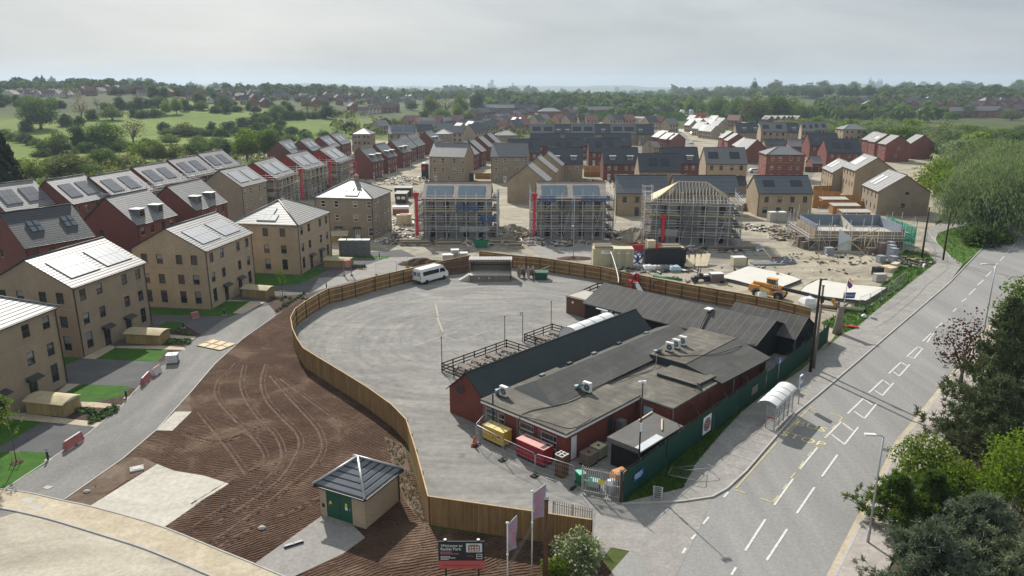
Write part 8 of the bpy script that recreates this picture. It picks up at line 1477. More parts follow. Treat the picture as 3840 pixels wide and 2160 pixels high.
plant(r1,[(312,495,300,240,'oak'),(205,515,110,85,'shrub'),(620,430,130,225,'bare'),(700,425,110,80,'shrub'),(848,425,205,120,'olive'),(500,470,130,90,'shrub'),(600,460,90,75,'shrub'),(1010,400,100,60,'shrub'),(1075,410,110,65,'shrub'),(1170,400,130,70,'shrub'),(1255,385,90,120,'lime'),(1335,380,100,130,'lime'),(1395,355,80,100,'dark'),(1225,330,110,60,'shrub'),(1110,350,60,95,'dark'),(1050,335,100,95,'dark'),(910,345,100,105,'dark'),(735,340,70,95,'bare'),(145,325,90,50,'shrub'),(40,280,100,55,'oak'),(15,325,70,50,'shrub'),(460,330,100,45,'shrub'),(1170,280,120,125,'dark'),(1245,275,70,110,'oak'),(1510,320,130,135,'olive'),(1610,285,90,85,'dark'),(1705,350,130,110,'dark'),(1785,360,120,50,'shrub'),(1940,450,130,90,'dark'),(2010,430,90,70,'shrub'),(2100,400,140,95,'oak'),(2190,390,90,105,'dark'),(2320,390,110,145,'bare'),(2385,390,80,125,'bare'),(2465,410,130,110,'dark'),(2120,470,100,55,'shrub'),(1930,360,90,45,'shrub'),(1880,350,70,50,'shrub')],'in the open pasture')
plant(r1,[(450,680,210,195,'olive'),(610,655,170,215,'dark'),(810,650,290,230,'oak'),(1010,610,260,210,'bare'),(1240,515,110,85,'shrub'),(1400,545,230,115,'olive'),(1600,520,90,90,'dark'),(1590,520,60,50,'shrub'),(1735,520,150,85,'shrub'),(1830,480,110,75,'shrub'),(1960,520,190,75,'shrub'),(2090,505,120,55,'shrub'),(2200,525,120,60,'shrub'),(2300,545,110,60,'shrub'),(2440,560,130,70,'olive'),(2540,555,80,55,'shrub')],'in the hedge below the pasture')
plant(r1,[(540,870,420,230,'olive'),(255,900,220,175,'lime'),(790,800,260,170,'oak'),(910,660,180,100,'lime'),(1080,745,250,165,'lime'),(1200,750,170,190,'olive'),(1330,740,230,150,'olive'),(1480,720,230,150,'oak'),(1290,610,170,90,'lime'),(1560,680,170,140,'olive'),(1720,720,210,160,'dark'),(1865,735,260,270,'lime'),(2040,720,210,240,'oak'),(1500,610,160,80,'olive'),(1640,630,150,80,'shrubl'),(640,640,140,70,'shrubl'),(1990,590,200,90,'shrubl'),(2170,600,170,80,'olive'),(2310,580,140,70,'shrubl'),(2420,600,150,60,'lime'),(2560,600,150,80,'olive'),(1110,620,120,60,'shrubl'),(420,770,170,75,'shrub'),(300,700,140,50,'shrubl'),(950,800,200,130,'olive'),(110,800,160,80,'shrub'),(690,880,220,130,'oak')],'in the scrub behind the scaffolds')
sky=[(x+rr_t.uniform(-20,20),212+rr_t.uniform(-6,26)+(0 if x<1300 else 18),rr_t.uniform(60,105),rr_t.uniform(48,80),rr_t.choice(['wood','wood','woodm','dark'])) for x in range(30,1500,52)]+[(995,190,110,85,'woodm'),(1060,195,150,95,'wood'),(1150,195,120,85,'woodm'),(1235,205,90,70,'wood'),(1050,235,110,65,'copper'),(505,255,90,120,'bare'),(120,225,90,65,'copper'),(710,185,70,60,'dark'),(1330,235,40,60,'copper')]
plant(r1,sky,'on the left skyline ridge')
sky2=[(x+rr_t.uniform(-25,25),y+rr_t.uniform(-8,8),rr_t.uniform(45,80),rr_t.uniform(35,60),rr_t.choice(['wood','wood','woodm','oak'])) for y,x0,st in ((245,1450,75),(285,1600,110),(320,1750,140)) for x in range(x0,2576,st)]
plant(r1,sky2,'among the far town roofs')
plant(r2,[(40,270,80,55,'woodm'),(120,255,40,50,'poplar'),(150,305,80,40,'wood'),(260,270,90,50,'wood'),(415,275,30,70,'poplar'),(460,270,28,60,'poplar'),(340,350,150,75,'oak'),(230,355,90,50,'oak'),(535,350,110,75,'dark'),(505,300,60,50,'woodm'),(580,270,80,50,'wood')],'beside the distant meadow road')
plant(r2,[(680,400,170,190,'olive'),(790,390,170,175,'bare'),(905,395,150,185,'olive'),(1030,360,150,165,'dark'),(640,450,150,120,'dark'),(740,455,180,130,'oak'),(880,445,100,160,'lime'),(960,450,130,110,'olive'),(800,455,150,100,'oak'),(1120,330,120,80,'lime'),(1200,330,120,70,'oak'),(470,460,120,60,'olive'),(330,490,150,80,'shrub'),(220,510,110,60,'olive'),(60,500,140,70,'shrub'),(560,470,130,80,'oak'),(400,480,110,60,'shrubl')],'in the clump by the meadow')
cx=[(x+rr_t.uniform(-25,25),rr_t.uniform(318,332),rr_t.uniform(90,150),rr_t.uniform(60,95),rr_t.choice(['wood','wood','woodm','dark','olive'])) for x in range(1250,2576,62)]
plant(r2,cx,'behind the far terrace roofs')
cx=[(x+rr_t.uniform(-30,30),rr_t.uniform(268,285),rr_t.uniform(80,140),rr_t.uniform(50,75),rr_t.choice(['wood','wood','woodm','copper' if x%4==0 else 'wood'])) for x in range(1050,2576,80)]
plant(r2,cx,'in the hazy central wood')
plant(r2,[(1262,215,14,45,'poplar'),(1278,215,14,45,'poplar'),(1033,215,20,35,'poplar')],'below the tallest city tower')
cx=[(x+rr_t.uniform(-25,25),y+rr_t.uniform(-8,8),rr_t.uniform(100,170),rr_t.uniform(65,100),rr_t.choice(['wood','wood','woodm','dark','oak'])) for y,x0,st in ((255,60,95),(215,700,120)) for x in range(x0,2576,st)]
plant(r3,cx,'in the right horizon wood')
plant(r3,[(535,240,48,125,'poplar'),(1408,200,30,95,'poplar'),(1470,195,26,80,'poplar'),(1492,195,26,80,'poplar'),(1040,195,40,60,'dark'),(960,205,50,50,'dark')],'above the right skyline')
plant(r3,[(45,395,100,165,'lime'),(250,410,200,170,'oak'),(390,430,190,190,'oak'),(560,450,280,240,'olive'),(700,450,260,220,'oak'),(830,340,130,95,'lime'),(870,430,170,140,'lime'),(150,380,110,100,'oak'),(480,440,150,140,'dark'),(330,420,120,110,'dark'),(760,450,120,100,'dark'),(1210,350,130,95,'oak'),(1260,430,170,115,'olive'),(2480,430,180,100,'olive')],'in the street corner grove')
def wlw(items,zone,kinds=None):
 for X,Y,W_w,H_w,k in items: put(k,Vector((X,Y,tz(X,Y)-.2)),W_w,H_w,zone,rr_t)
WL=[]
rr=random.Random(21)
def inpoly(x,y,P):
 c=False
 for i in range(len(P)):
  a,b=P[i],P[(i+1)%len(P)]
  if (a[1]>y)!=(b[1]>y) and x<(b[0]-a[0])*(y-a[1])/(b[1]-a[1])+a[0]: c=not c
 return c
PW=[(130,210),(150,232),(185,296),(222,400),(255,500),(185,520),(158,430),(174,380),(186,335),(160,270)]
tries=0
while len(WL)<46 and tries<4000:
 tries+=1; x,y=rr.uniform(125,260),rr.uniform(205,520)
 if not inpoly(x,y,PW) or any(hypot(x-a[0],y-a[1])<10 for a in WL): continue
 WL.append((x,y,rr.uniform(16,23),rr.uniform(12,16)-(max(0,y-290)/230)*6,rr.choice(['willowf','willowf','willowf','brightf','oak'])))
W2=[]; P2=[(208,325),(330,345),(400,470),(400,500),(300,520),(262,470)]
while len(W2)<30:
 x,y=rr.uniform(205,405),rr.uniform(320,520)
 if inpoly(x,y,P2) and not any(hypot(x-a[0],y-a[1])<13 for a in W2): W2.append((x,y,rr.uniform(16,22),rr.uniform(4.5,7),rr.choice(['willowf','willowf','oak','brightf'])))
wlw(W2,'beyond the road bend')
wlw(WL,'in the roadside willow wood')
wlw([(99.5,150,25,16.5,'willow'),(112,165,22,16,'willow'),(121,180,24,16,'willow'),(116,192,15,10,'bright'),(131,196,24,16,'willow'),(121,208,14,11,'bright'),(138,214,24,16,'willow')],'at the main road bend')
wlw([(91,139,9,4,'shrub'),(96,142,7,3.4,'shrubl')],'on the round grass island')
E2_=[(190+rr.uniform(-6,6)+k*9,250+k*22+rr.uniform(-5,5),rr.uniform(14,18),rr.uniform(9,13),rr.choice(['willow','oak','dark'])) for k in range(7)]
wlw(E2_,'across the main road')
def far_wood(name,pts,m,seed,n_leaf=34,s=2.6):
 rr=random.Random(seed); mb=MB()
 for x,y,w,h in pts:
  z=tz(x,y)
  for i in range(n_leaf):
   d=rnd_dir(rr); d.z=abs(d.z); p=Vector((x+d.x*w/2,y+d.y*w/2,z+h*.25+d.z*h*.75)); leaf(mb,p,(d+rnd_dir(rr)*.6).normalized(),s*rr.uniform(.7,1.3)*w/9,rr)
 return tag(mb.build(name,M[m]),kind='stuff')
rr=random.Random(5)
def scatter(n,a0,a1,d0,d1,w0=9,w1=17,clump=True):
 out=[]
 while len(out)<n:
  a=radians(rr.uniform(a0,a1)); d=d0*(d1/d0)**rr.random()
  v=sin(d*.0061+a*9)+sin(d*.0023-a*17+1)
  if clump and v<rr.uniform(-1.1,.5): continue
  w=rr.uniform(w0,w1); out.append((d*sin(a),d*cos(a),w,w*rr.uniform(.6,.95)))
 return out
far_wood('distant_woodland',scatter(900,-42,42,1100,2300),'leaf_dark',1,30,2.8)
far_wood('distant_woodland',scatter(900,-42,42,2300,5200,18,34),'leaf_mid',2,22,3.2)
far_wood('distant_woodland',scatter(420,5,42,760,1300),'leaf_mid',3,36,2.6)
far_wood('distant_woodland',scatter(260,-10,6,900,1300),'leaf_dark',6,36,2.6)
far_wood('distant_woodland',scatter(300,-40,-7,900,1500,8,14),'leaf_dark',8,34,2.2)
far_wood('scrub',scatter(420,-38,-14,215,330,3,6,False),'leaf_olive',4,26,1.5)
far_wood('scrub',scatter(160,-14,6,430,640,4,8,False),'leaf_olive',5,26,1.6)
o=thing('conifer','huge dark conifer cut by the left frame edge behind the red row','tree',(-105.5,152,0)); rr=random.Random(31); mb=MB()
for i in range(5200):
 t_=rr.random()**.8; z=1.0+20.5*t_; R=6.8*(1-t_)**.75+.4; a=rr.uniform(0,2*pi); k=.55+.45*abs(sin(a*4.5+z*1.1)); q=R*k*rr.uniform(.7,1.05); d=Vector((cos(a),sin(a),.2)); leaf(mb,Vector((q*cos(a),q*sin(a),z-.18*q)),(d+rnd_dir(rr)*.6).normalized(),.5,rr)
mb.build('crown',M['leaf_conifer'],o); b=MB(); b.tube([(0,0,-.2),(0,0,20)],[.5,.06],8); b.build('trunk',M['bark'],o)
def pine(label,p,W_,H_,m,seed,nb=46,tuft_n=60,s=.16,z0=.8,name='pine_tree',lean=0,con=1.6):
 o=thing(name,label,'tree',(p[0],p[1],0)); rr=random.Random(seed); tb=MB(); mb=MB(); tb.tube([(0,0,-.2),(lean*.5,0,H_*.5),(lean,0,H_*.93)],[W_*.045,W_*.03,.04],8)
 for k in range(nb):
  t_=(k+rr.random())/nb; z=z0+(H_-z0)*t_*.95; R=W_/2*(1-t_**con)*rr.uniform(.55,1.08)+.25; a=k*2.399+rr.uniform(-.4,.4); base=Vector((lean*z/H_,0,z*.96)); tip=base+Vector((cos(a)*R,sin(a)*R,R*rr.uniform(-.02,.34))); mid=base.lerp(tip,.5)+Vector((0,0,-.06*R)); tb.tube([base,mid,tip],[.05+.012*R,.035,.012],4,0,False)
  nt=int(4+R*3.2)
  for j in range(nt):
   q=rr.uniform(.25,1.02); c=(base.lerp(mid,q*2) if q<.5 else mid.lerp(tip,q*2-1))+rnd_dir(rr)*.22*R**.5; ax=(tip-base).normalized()*.6+Vector((0,0,.8))+rnd_dir(rr)*.5; ax.normalize()
   for i in range(int(tuft_n/ (1+.0*R))//4):
    d=(ax*rr.uniform(.2,1.0)+rnd_dir(rr)*.9).normalized(); t1=d.cross(rnd_dir(rr)).normalized()*s*.16; e=c+d*s*rr.uniform(1.2,2.6); b0=c+rnd_dir(rr)*s*.5; mb.face([b0-t1,b0+t1,e+t1*.7,e-t1*.7])
 tb.build('trunk',M['bark'],o); mb.build('crown',M[m],o); return o
def leafy(label,p,W_,H_,z0,m,seed,lobes,per,s,name='tree',bark='bark',extra=None,**k):
 o=thing(name,label,'shrub' if name.endswith('shrub') or name.endswith('bush') else 'tree',(p[0],p[1],0)); mb,cs=crown(seed,W_,H_,z0,lobes,per,s,0,**k); trunk(cs,max(z0,.4),H_,W_*.03,seed).build('trunk',M[bark],o); mb.build('crown',M[m],o)
 if extra:
  m2,n2,s2_=extra; rr=random.Random(seed+5); fb=MB()
  for c,R in cs:
   for i in range(n2):
    d=rnd_dir(rr); d.z=abs(d.z)*.8+.1; q=c+d*R*1.04
    for j in range(4): leaf(fb,q+rnd_dir(rr)*s2_*.8,(d+rnd_dir(rr)*.5).normalized(),s2_,rr)
  fb.build('blossom',M[m2],o)
 return o
pine('tall dark pine towering over the right pavement, behind the street lamp',(42.0,58.5),13.0,14.0,'needle_dark',1,100,90,.22,.6,con=.85)
pine('dark pine to the right of the tall one, cut by the frame edge',(48.5,55),12,13,'needle_dark',2,84,84,.22,1.2,con=1.1)
pine('dark pine low behind the blossoming shrub',(38.6,53.2),9,8.5,'needle_dark',9,70,80,.2,.6)
pine('young green pine with upright candle shoots beside the near street lamp',(26.9,45.4),5.6,4.3,'leaf_mid',3,50,80,.16,.2)
pine('young green pine behind the candle shoots, below the blossoming shrub',(30.2,46.6),5.2,3.6,'leaf_mid',8,46,80,.16,.2)
pine('blue green pine filling the lower right corner, nearest the road',(25.6,38.6),7.4,4.7,'needle_blue',4,76,100,.17,.2)
pine('blue green pine in the lower right corner, behind the nearest one',(30.2,41.2),7.8,5.2,'needle_blue',5,76,100,.17,.2)
pine('blue green pine at the bottom frame edge on the right',(30.6,37.0),7.6,5.2,'needle_blue',6,70,100,.17,.2)
leafy('rounded shrub covered in cream blossom beside the dark pines',(32.4,51.2),4.8,4.1,.2,'leaf_lime',7,34,190,.12,'blossom_shrub',extra=('blossom',9,.075))
leafy('young birch with a pale trunk and fresh yellow green leaves',(35.4,45.6),5.6,8.2,1.6,'leaf_bright',8,34,130,.13,'birch_tree','birch_bark')
leafy('fresh green shrub between the birch and the blossoming shrub',(33.6,48.4),4.6,3.6,.1,'leaf_bright',18,28,170,.12,'leafy_shrub')
leafy('deep green shrub in shade under the birch',(36.5,42.5),5.0,3.4,.1,'leaf_mid',19,28,150,.13,'leafy_shrub')
leafy('mid green shrub below the dark pine at the frame edge',(40.5,48.5),6.0,4.6,.1,'leaf_mid',20,30,160,.14,'leafy_shrub')
leafy('thin coppery tree with see-through twigs left of the tall pine',(46.9,71.0),6.6,8.8,.9,'leaf_copper',9,34,34,.17,'coppery_tree','bark_grey')
leafy('olive brown tree at the frame edge behind the coppery one',(54.5,67.5),8.5,11.5,1.0,'leaf_olive',12,32,110,.22,'olive_tree')
leafy('green tree beyond the coppery one at the road edge',(60.5,82.0),8.0,9.5,.8,'leaf_mid',22,32,110,.22,'leafy_tree')
leafy('white blossoming hawthorn at the end of the front timber fence',(4.15,39.7),3.3,3.6,.0,'leaf_willow',10,40,120,.09,'hawthorn_bush',extra=('blossom',9,.06))
leafy('mottled green bush beside the white hawthorn, nearest the dark pole',(2.75,38.6),2.5,2.2,.0,'leaf_lime',11,18,130,.10,'green_bush')
leafy('low yellow weed bush at the bottom pavement edge on the right',(25.6,37.2),2.2,1.6,.0,'leaf_lime',14,12,90,.12,'weed_bush')
def sapling(label,p,h,seed):
 o=thing('sapling',label,'young tree',(p[0],p[1],.03)); rr=random.Random(seed); tb=MB(); mb=MB(); tb.tube([(0,0,0),(.03,0,h*.5),(0,0,h)],[.04,.03,.012],6)
 for k in range(11):
  z=h*(.38+.055*k); a=k*2.4; R=h*.17*(1.1-.07*k); tip=Vector((cos(a)*R,sin(a)*R,z+R*1.5)); tb.tube([(0,0,z),tip],[.015,.006],4,0,False)
  for i in range(26): c=Vector((0,0,z)).lerp(tip,rr.uniform(.3,1.05))+rnd_dir(rr)*.16; leaf(mb,c,rnd_dir(rr),.11,rr)
 tb.build('trunk',M['bark_grey'],o); mb.build('crown',M['leaf_bright'],o)
 for x,y in ((-.35,0),(.35,0)): b=MB(); b.tube([(x,y,0),(x,y,1.0)],.03); b.build('stake',M['timber_new'],o)
 b=MB(); b.bar((-.4,0,.95),(.4,0,.95),.03,.06); b.build('tie_bar',M['timber_new'],o); b=MB(); b.lathe([(.5,0),(.45,.04)],12); b.build('mulch_ring',M['bark_mulch'],o)
sapling('staked lime green sapling on the lowest lawn',(-40.85,54.2),5.9,1); sapling('upright lime green sapling beside the bark bed of the orange gabled block',(-33.7,103.1),4.0,2)
def verge(name,P,n,m,seed,s=.18):
 rr=random.Random(seed); mb=MB(); xs=[p[0] for p in P]; ys=[p[1] for p in P]; k=0
 while k<n:
  x,y=rr.uniform(min(xs),max(xs)),rr.uniform(min(ys),max(ys))
  if not inpoly(x,y,P): continue
  k+=1
  for j in range(3): d=Vector((rr.uniform(-.6,.6),rr.uniform(-.6,.6),1)).normalized(); t1=d.cross(rnd_dir(rr)).normalized()*.03; b0=Vector((x+rr.uniform(-.1,.1),y+rr.uniform(-.1,.1),.02)); h=s*rr.uniform(.6,2.2); mb.face([b0-t1,b0+t1,b0+d*h+t1*.2,b0+d*h-t1*.2])
 return tag(mb.build(name,M[m]),kind='stuff')
mat('grass_blade',(.075,.15,.025),.8,.2,var=.4,scale=1.5); mat('dry_grass',(.26,.235,.13),.85,.1,var=.3)
vg=[(p.x,p.y) for p in [Vector((GF[0].x+.1,GF[0].y-.1,0))]+inner[:7]+GF[::-1][2:]]; verge('verge_grass',vg,2600,'grass_blade',1,.16)
verge('verge_grass',[(p.x,p.y) for p in G(r6,[(1040,1150),(1210,1230),(1300,1200),(1460,1060),(1700,865),(1915,700),(1850,630),(1690,600),(1620,640),(1640,720),(1560,820),(1380,960),(1230,1060)])],2600,'grass_blade',2,.22)
verge('verge_grass',[(p.x,p.y) for p in G(r6,[(2080,715),(2010,640),(1930,560),(1908,520),(1935,475),(2050,432),(2250,395),(2420,300),(2570,250),(2410,432),(2250,602)])],2200,'grass_blade',3,.25)
verge('dry_grass',[(p.x,p.y) for p in G(b2,[(300,520),(420,570),(440,660),(420,700),(470,760),(590,1110),(600,1160),(520,1050),(430,900),(330,640)])],420,'dry_grass',4,.08)
sheet('scraped_soil',G(b2,[(290,500),(430,560),(470,760),(600,1150),(600,1180),(520,1060),(430,940),(330,640)]),.020,ground_mat('bare_soil',[(.10,.068,.048),(.155,.112,.08),(.215,.17,.125)],.6,3.0,bump=.8))
sheet('scraped_soil',G(b1,[(1290,200),(1300,330),(1190,330)]),.020,M['bare_soil']); sheet('scraped_soil',G(b1,[(440,935),(840,650),(960,640),(1065,690),(860,800),(610,975)]),.0195,M['bare_soil'])
hedge=[]
for P,n in (([(0,302),(470,335)],9),([(780,345),(1240,330),(1700,372)],16),([(1250,540),(1700,545),(2200,560)],18),([(330,700),(700,665),(1150,640)],16),([(1880,470),(2200,420),(2560,395)],14),([(30,560),(330,640)],8)):
 Q=curve([(x,y,0) for x,y in P],12)
 for k in range(n): q=Q[int(k*(len(Q)-1)/max(1,n-1))]; hedge.append((q.x+rr_t.uniform(-14,14),q.y+rr_t.uniform(-7,7),rr_t.uniform(70,130),rr_t.uniform(45,85),rr_t.choice(['shrub','shrub','dark','shrubl','olive'])))
plant(r1,hedge,'in the pasture hedgerows')
# ================================================================ FAR HOUSES, TOWN AND CITY
FH={}
def fh_mesh(wall,tile,L,D,ez,pitch,hip,chim,solar):
 k=(wall,tile,L,D,ez,pitch,hip,chim,solar)
 if k in FH: return FH[k]
 t_=math.tan(radians(pitch)); rise=D/2*t_; w=MB()
 fw=[(q*L,z,1.1,1.3) for q in (.2,.5,.8) for z in ((.9,3.3) if ez>4 else (.9,))]
 for s in (0,1):
  O,U,I=((-L/2,-D/2,0),(1,0,0),(0,1,0)) if s==0 else ((L/2,D/2,0),(-1,0,0),(0,-1,0)); wall_face(w,O,U,L,ez,fw,I); O=Vector(O); U=Vector(U); I=Vector(I)
  for x,z,a,h in fw: q=O+I*.115; w.face([q+U*(x-a/2)+Vector((0,0,z)),q+U*(x+a/2)+Vector((0,0,z)),q+U*(x+a/2)+Vector((0,0,z+h)),q+U*(x-a/2)+Vector((0,0,z+h))],1)
  w.box(0,0,0,.01,.01,.01)
 for x in (-L/2,L/2): w.face([(x,D/2,0),(x,-D/2,0),(x,-D/2,ez),(x,D/2,ez)] if x<0 else [(x,-D/2,0),(x,D/2,0),(x,D/2,ez),(x,-D/2,ez)])
 if not hip:
  w.face([(-L/2,D/2,ez),(-L/2,-D/2,ez),(-L/2,0,ez+rise)]); w.face([(L/2,-D/2,ez),(L/2,D/2,ez),(L/2,0,ez+rise)])
 r=MB(); ov=.35; SL=(D/2+ov)/cos(radians(pitch)); z0=ez-ov*t_+.12; zr=z0+(D/2+ov)*t_; x1=L/2+(ov if hip else .2)
 ra=x1-(D/2+ov) if hip else x1
 r.face([(-x1,-D/2-ov,z0),(x1,-D/2-ov,z0),(ra,0,zr),(-ra,0,zr)],0,[(0,0),(L,0),(L,SL),(0,SL)]); r.face([(x1,D/2+ov,z0),(-x1,D/2+ov,z0),(-ra,0,zr),(ra,0,zr)],0,[(0,0),(L,0),(L,SL),(0,SL)])
 if hip:
  for s in (1,-1): r.face([(s*x1,-s*(D/2+ov),z0),(s*x1,s*(D/2+ov),z0),(s*ra,0,zr)],0,[(0,0),(D,0),(D/2,SL)])
 else:
  for s in (1,-1):
   for y in (1,-1): r.face([(s*x1,y*(D/2+ov),z0-.2),(s*x1,y*(D/2+ov),z0),(s*x1,0,zr),(s*x1,0,zr-.2)],1)
 r.face([(-x1,-D/2-ov,z0-.15),(x1,-D/2-ov,z0-.15),(x1,-D/2-ov,z0),(-x1,-D/2-ov,z0)],1)
 c=None
 if chim: cb=MB(); cb.box(L*.3,-.45,zr-1.2,L*.3+.9,.45,zr+.9); cb.box(L*.3+.2,-.15,zr+.9,L*.3+.5,.15,zr+1.2); c=cb.data('chimney',[M[wall]])
 sp=None
 if solar:
  sb=MB(); f=lambda x,s: (x,-D/2-ov+s*cos(radians(pitch)),z0+.08+s*sin(radians(pitch))); sb.face([f(-L*.32,1.2),f(L*.32,1.2),f(L*.32,3.2),f(-L*.32,3.2)]); sp=sb.data('solar_panel',[M['solar_dark']])
 FH[k]=(w.data('wall',[M[wall],M['glass']]),r.data('roof',[M[tile],M['white_paint'] if wall=='render_white' else M['gutter_black']]),c,sp); return FH[k]
wall_mat('render_white',(.55,.54,.51),.1); wall_mat('timber_wrap',(.42,.27,.22),.2); wall_mat('far_brick',(.255,.125,.10)); wall_mat('far_beige',(.42,.35,.27))
VAR={'r':('far_brick','dark_tile',10,8,5.2,38,False,False,False),'rb':('far_brick','brown_tile',9,8.5,5.2,40,False,True,False),'rh':('far_brick','dark_tile',11,8.5,5.0,36,True,False,False),'b':('far_beige','mid_tile',9,8,5.4,40,False,False,False),'bd':('far_beige','slate_tile',9,8,5.4,42,False,False,False),'p':('timber_wrap','pink_tile',9,8,5.4,42,False,False,False),'w':('render_white','brown_tile',11,8.5,3.0,40,False,True,False),'t':('far_brick','mid_tile',22,8,5.3,36,False,False,False),'tb':('dark_red_brick','slate_tile',24,8.5,5.6,38,False,False,False),'k':('far_brick','mid_tile',19,11,8.6,26,True,False,False),'s':('far_brick','pale_tile',8,9.5,5.6,34,False,False,True),'l':('far_beige','pale_tile',6.5,9,5.4,40,False,False,False)}
FAR=[]
def far_house(f,x,y,v,rz,zone,sc=1.0,flat=False,dz=0):
 p=g(*f(x,y)) if flat else gt(*f(x,y)); w,r,c,sp=fh_mesh(*VAR[v]); o=thing('brick_house' if 'brick' in VAR[v][0] else 'house','','house',(p.x,p.y,p.z-.1+dz),rz); o.scale=(sc,sc,sc)
 link('wall',w,o); link('roof',r,o)
 if c: link('chimney',c,o)
 if sp: link('solar_panel',sp,o)
 FAR.append((v,zone,p,o)); return o
rf=random.Random(11)
RE=[(1010,360,'rh',.1),(1262,350,'rh',-.1),(1480,362,'rb',.7),(1775,352,'t',-.05),(2045,348,'t',-.1),(2300,358,'r',.5),(2450,330,'r',.4),(380,225,'rb',.6),(460,215,'r',.5),(560,240,'rh',.3),(690,232,'rb',.75),(760,205,'rb',.7),(850,215,'rb',.6),(950,255,'r',.7),(1010,235,'rb',.6),(1085,212,'r',.5),(1160,265,'rb',.7),(1230,215,'r',-.3),(1330,200,'rh',.1),(1400,260,'rb',.65),(1480,180,'rb',.5),(1560,195,'r',-.2),(1625,262,'rb',.7),(1730,200,'r',-.15),(1830,185,'rb',.4),(1880,258,'r',.5),(1940,195,'rb',.6),(2080,200,'rh',.1),(2160,215,'rb',.5),(2280,195,'rh',.1),(2400,225,'rb',.6),(2500,205,'rb',.6),(2560,240,'r',.5),(640,165,'r',.4),(740,155,'rb',.5),(880,160,'r',.5),(980,165,'rb',.5),(1110,160,'r',.3),(60,250,'rb',.6),(150,262,'r',.6),(40,320,'rb',.7),(170,330,'rb',.7),(290,215,'r',.4),(1200,300,'rb',.6),(1330,300,'rb',.7),(2130,270,'rb',.6),(2260,290,'rb',.6),(560,185,'rb',.5)]
for x,y,v,a in RE: far_house(c4,x,y,v,a+rf.uniform(-.08,.08),'in the right brick estate',rf.uniform(1.2,1.4))
for k in range(16): far_house(r3,800+12*k+rf.uniform(-3,3),205+rf.uniform(-8,22),'rb',.6,'on the right wooded slope',.8)
CN=[(985,150,'p',.6),(1095,215,'p',1.1),(1275,150,'p',1.2),(1390,150,'p',.2),(1520,160,'bd',.9),(1690,300,'bd',-1.1),(1650,140,'b',.0),(1770,225,'bd',1.0),(1850,265,'bd',-1.1),(1900,200,'bd',.9),(1960,250,'b',.9),(2010,180,'bd',1.0),(2060,215,'b',1.0),(2110,130,'bd',.9),(2160,170,'bd',1.0),(2225,120,'b',1.0),(2260,80,'bd',.9),(2330,90,'bd',1.0),(2390,70,'bd',.9),(2440,60,'b',.9),(2400,130,'p',.9),(2500,190,'bd',-.9),(2555,190,'p',.8),(1200,185,'bd',.0),(1330,190,'tb',0),(560,240,'b',.9),(1560,260,'bd',.9),(1230,250,'b',.2),(1180,330,'bd',.3),(1620,350,'b',.0),(1880,320,'bd',.95),(1950,300,'bd',.95),(2010,260,'b',1.0),(2100,255,'bd',1.0),(2170,235,'bd',1.0),(2240,200,'b',1.0),(2310,165,'bd',1.0),(2370,110,'b',1.0),(2450,110,'bd',.9),(1430,190,'p',.3),(1600,170,'p',.4),(1480,300,'b',.0),(2480,70,'b',.9),(2540,130,'p',.9),(2290,240,'p',.9)]
for x,y,v,a in CN: far_house(c1,x,y,v,a,'behind the sandy street',1.0,True)
CN2=[(170,205,'bd',.9),(260,190,'p',.2),(440,120,'bd',.9),(520,105,'b',.9),(840,118,'bd',.8),(1020,118,'bd',.1),(1110,122,'p',.1),(1440,118,'bd',.6),(1350,120,'b',.6),(1560,115,'p',.4),(700,110,'p',.9),(1840,150,'bd',.5),(1920,140,'p',-.1),(2080,180,'b',.6)]
for x,y,v,a in CN2: far_house(c2,x,y,v,a,'behind the slate terrace',1.0,True)
for k,(x,y) in enumerate(((1985,355),(2020,345),(2085,380),(2140,385),(1830,445),(1880,450))): far_house(c2,x,y,'l' if k>3 else 's',-1.25 if k<4 else .5,'beside the long grey street',.85 if k<4 else .6,True)
for k,(x,y) in enumerate(((40,250),(75,215),(110,250),(150,225),(190,280),(150,300),(230,330),(290,340),(240,220),(310,240),(370,260),(60,165),(350,180),(420,210),(330,170))): far_house(c3,x,y,'bd' if k%3 else 'l',-1.15,'along the corner street',.85,True)
far_house(c3,580,195,'p',-.6,'along the corner street',1.0,True)
for k,x in enumerate((1010,1090,1170,1230,1270,1370)): far_house(c3,x,160,'s',-1.0,'behind the yellow gabled blocks',.8,True)
C5=[(390,205,'tb',.9),(440,190,'tb',.8),(340,215,'r',.7),(560,150,'t',0),(640,140,'tb',.0),(720,150,'t',0),(800,150,'tb',.1),(880,150,'r',.6),(700,215,'r',.8),(760,205,'r',.8),(830,185,'r',.9),(520,190,'r',.6),(600,200,'r',.6),(1020,230,'k',0),(1170,175,'r',.9),(1210,200,'r',.8),(1330,170,'t',0),(1440,168,'t',.0),(1560,168,'t',.02),(1650,170,'r',.5),(1760,175,'rb',.8),(1860,175,'t',.3),(1950,165,'t',.2),(2050,140,'rb',.7),(2120,150,'rb',.6),(930,112,'s',.2),(1000,112,'s',.5),(1130,112,'t',.1),(1220,110,'t',.05),(1350,112,'t',0),(1460,112,'t',0),(1550,112,'rb',.3),(1620,114,'r',0),(1720,112,'t',.1),(1830,115,'t',.1),(1930,112,'rb',.3),(470,140,'t',.3),(560,115,'t',.2),(660,112,'t',.1),(760,115,'t',.1)]
for x,y,v,a in C5: far_house(c5,x,y,v,a+rf.uniform(-.05,.05),'in the far brick terraces',1.0,True)
for k in range(20): far_house(r1,75+22*k+rf.uniform(-6,6)+(60 if k>9 else 0),248+rf.uniform(-14,6),'w',rf.choice([0,pi/2,.3])+rf.uniform(-.1,.1),'in the ridge bungalow row',.95)
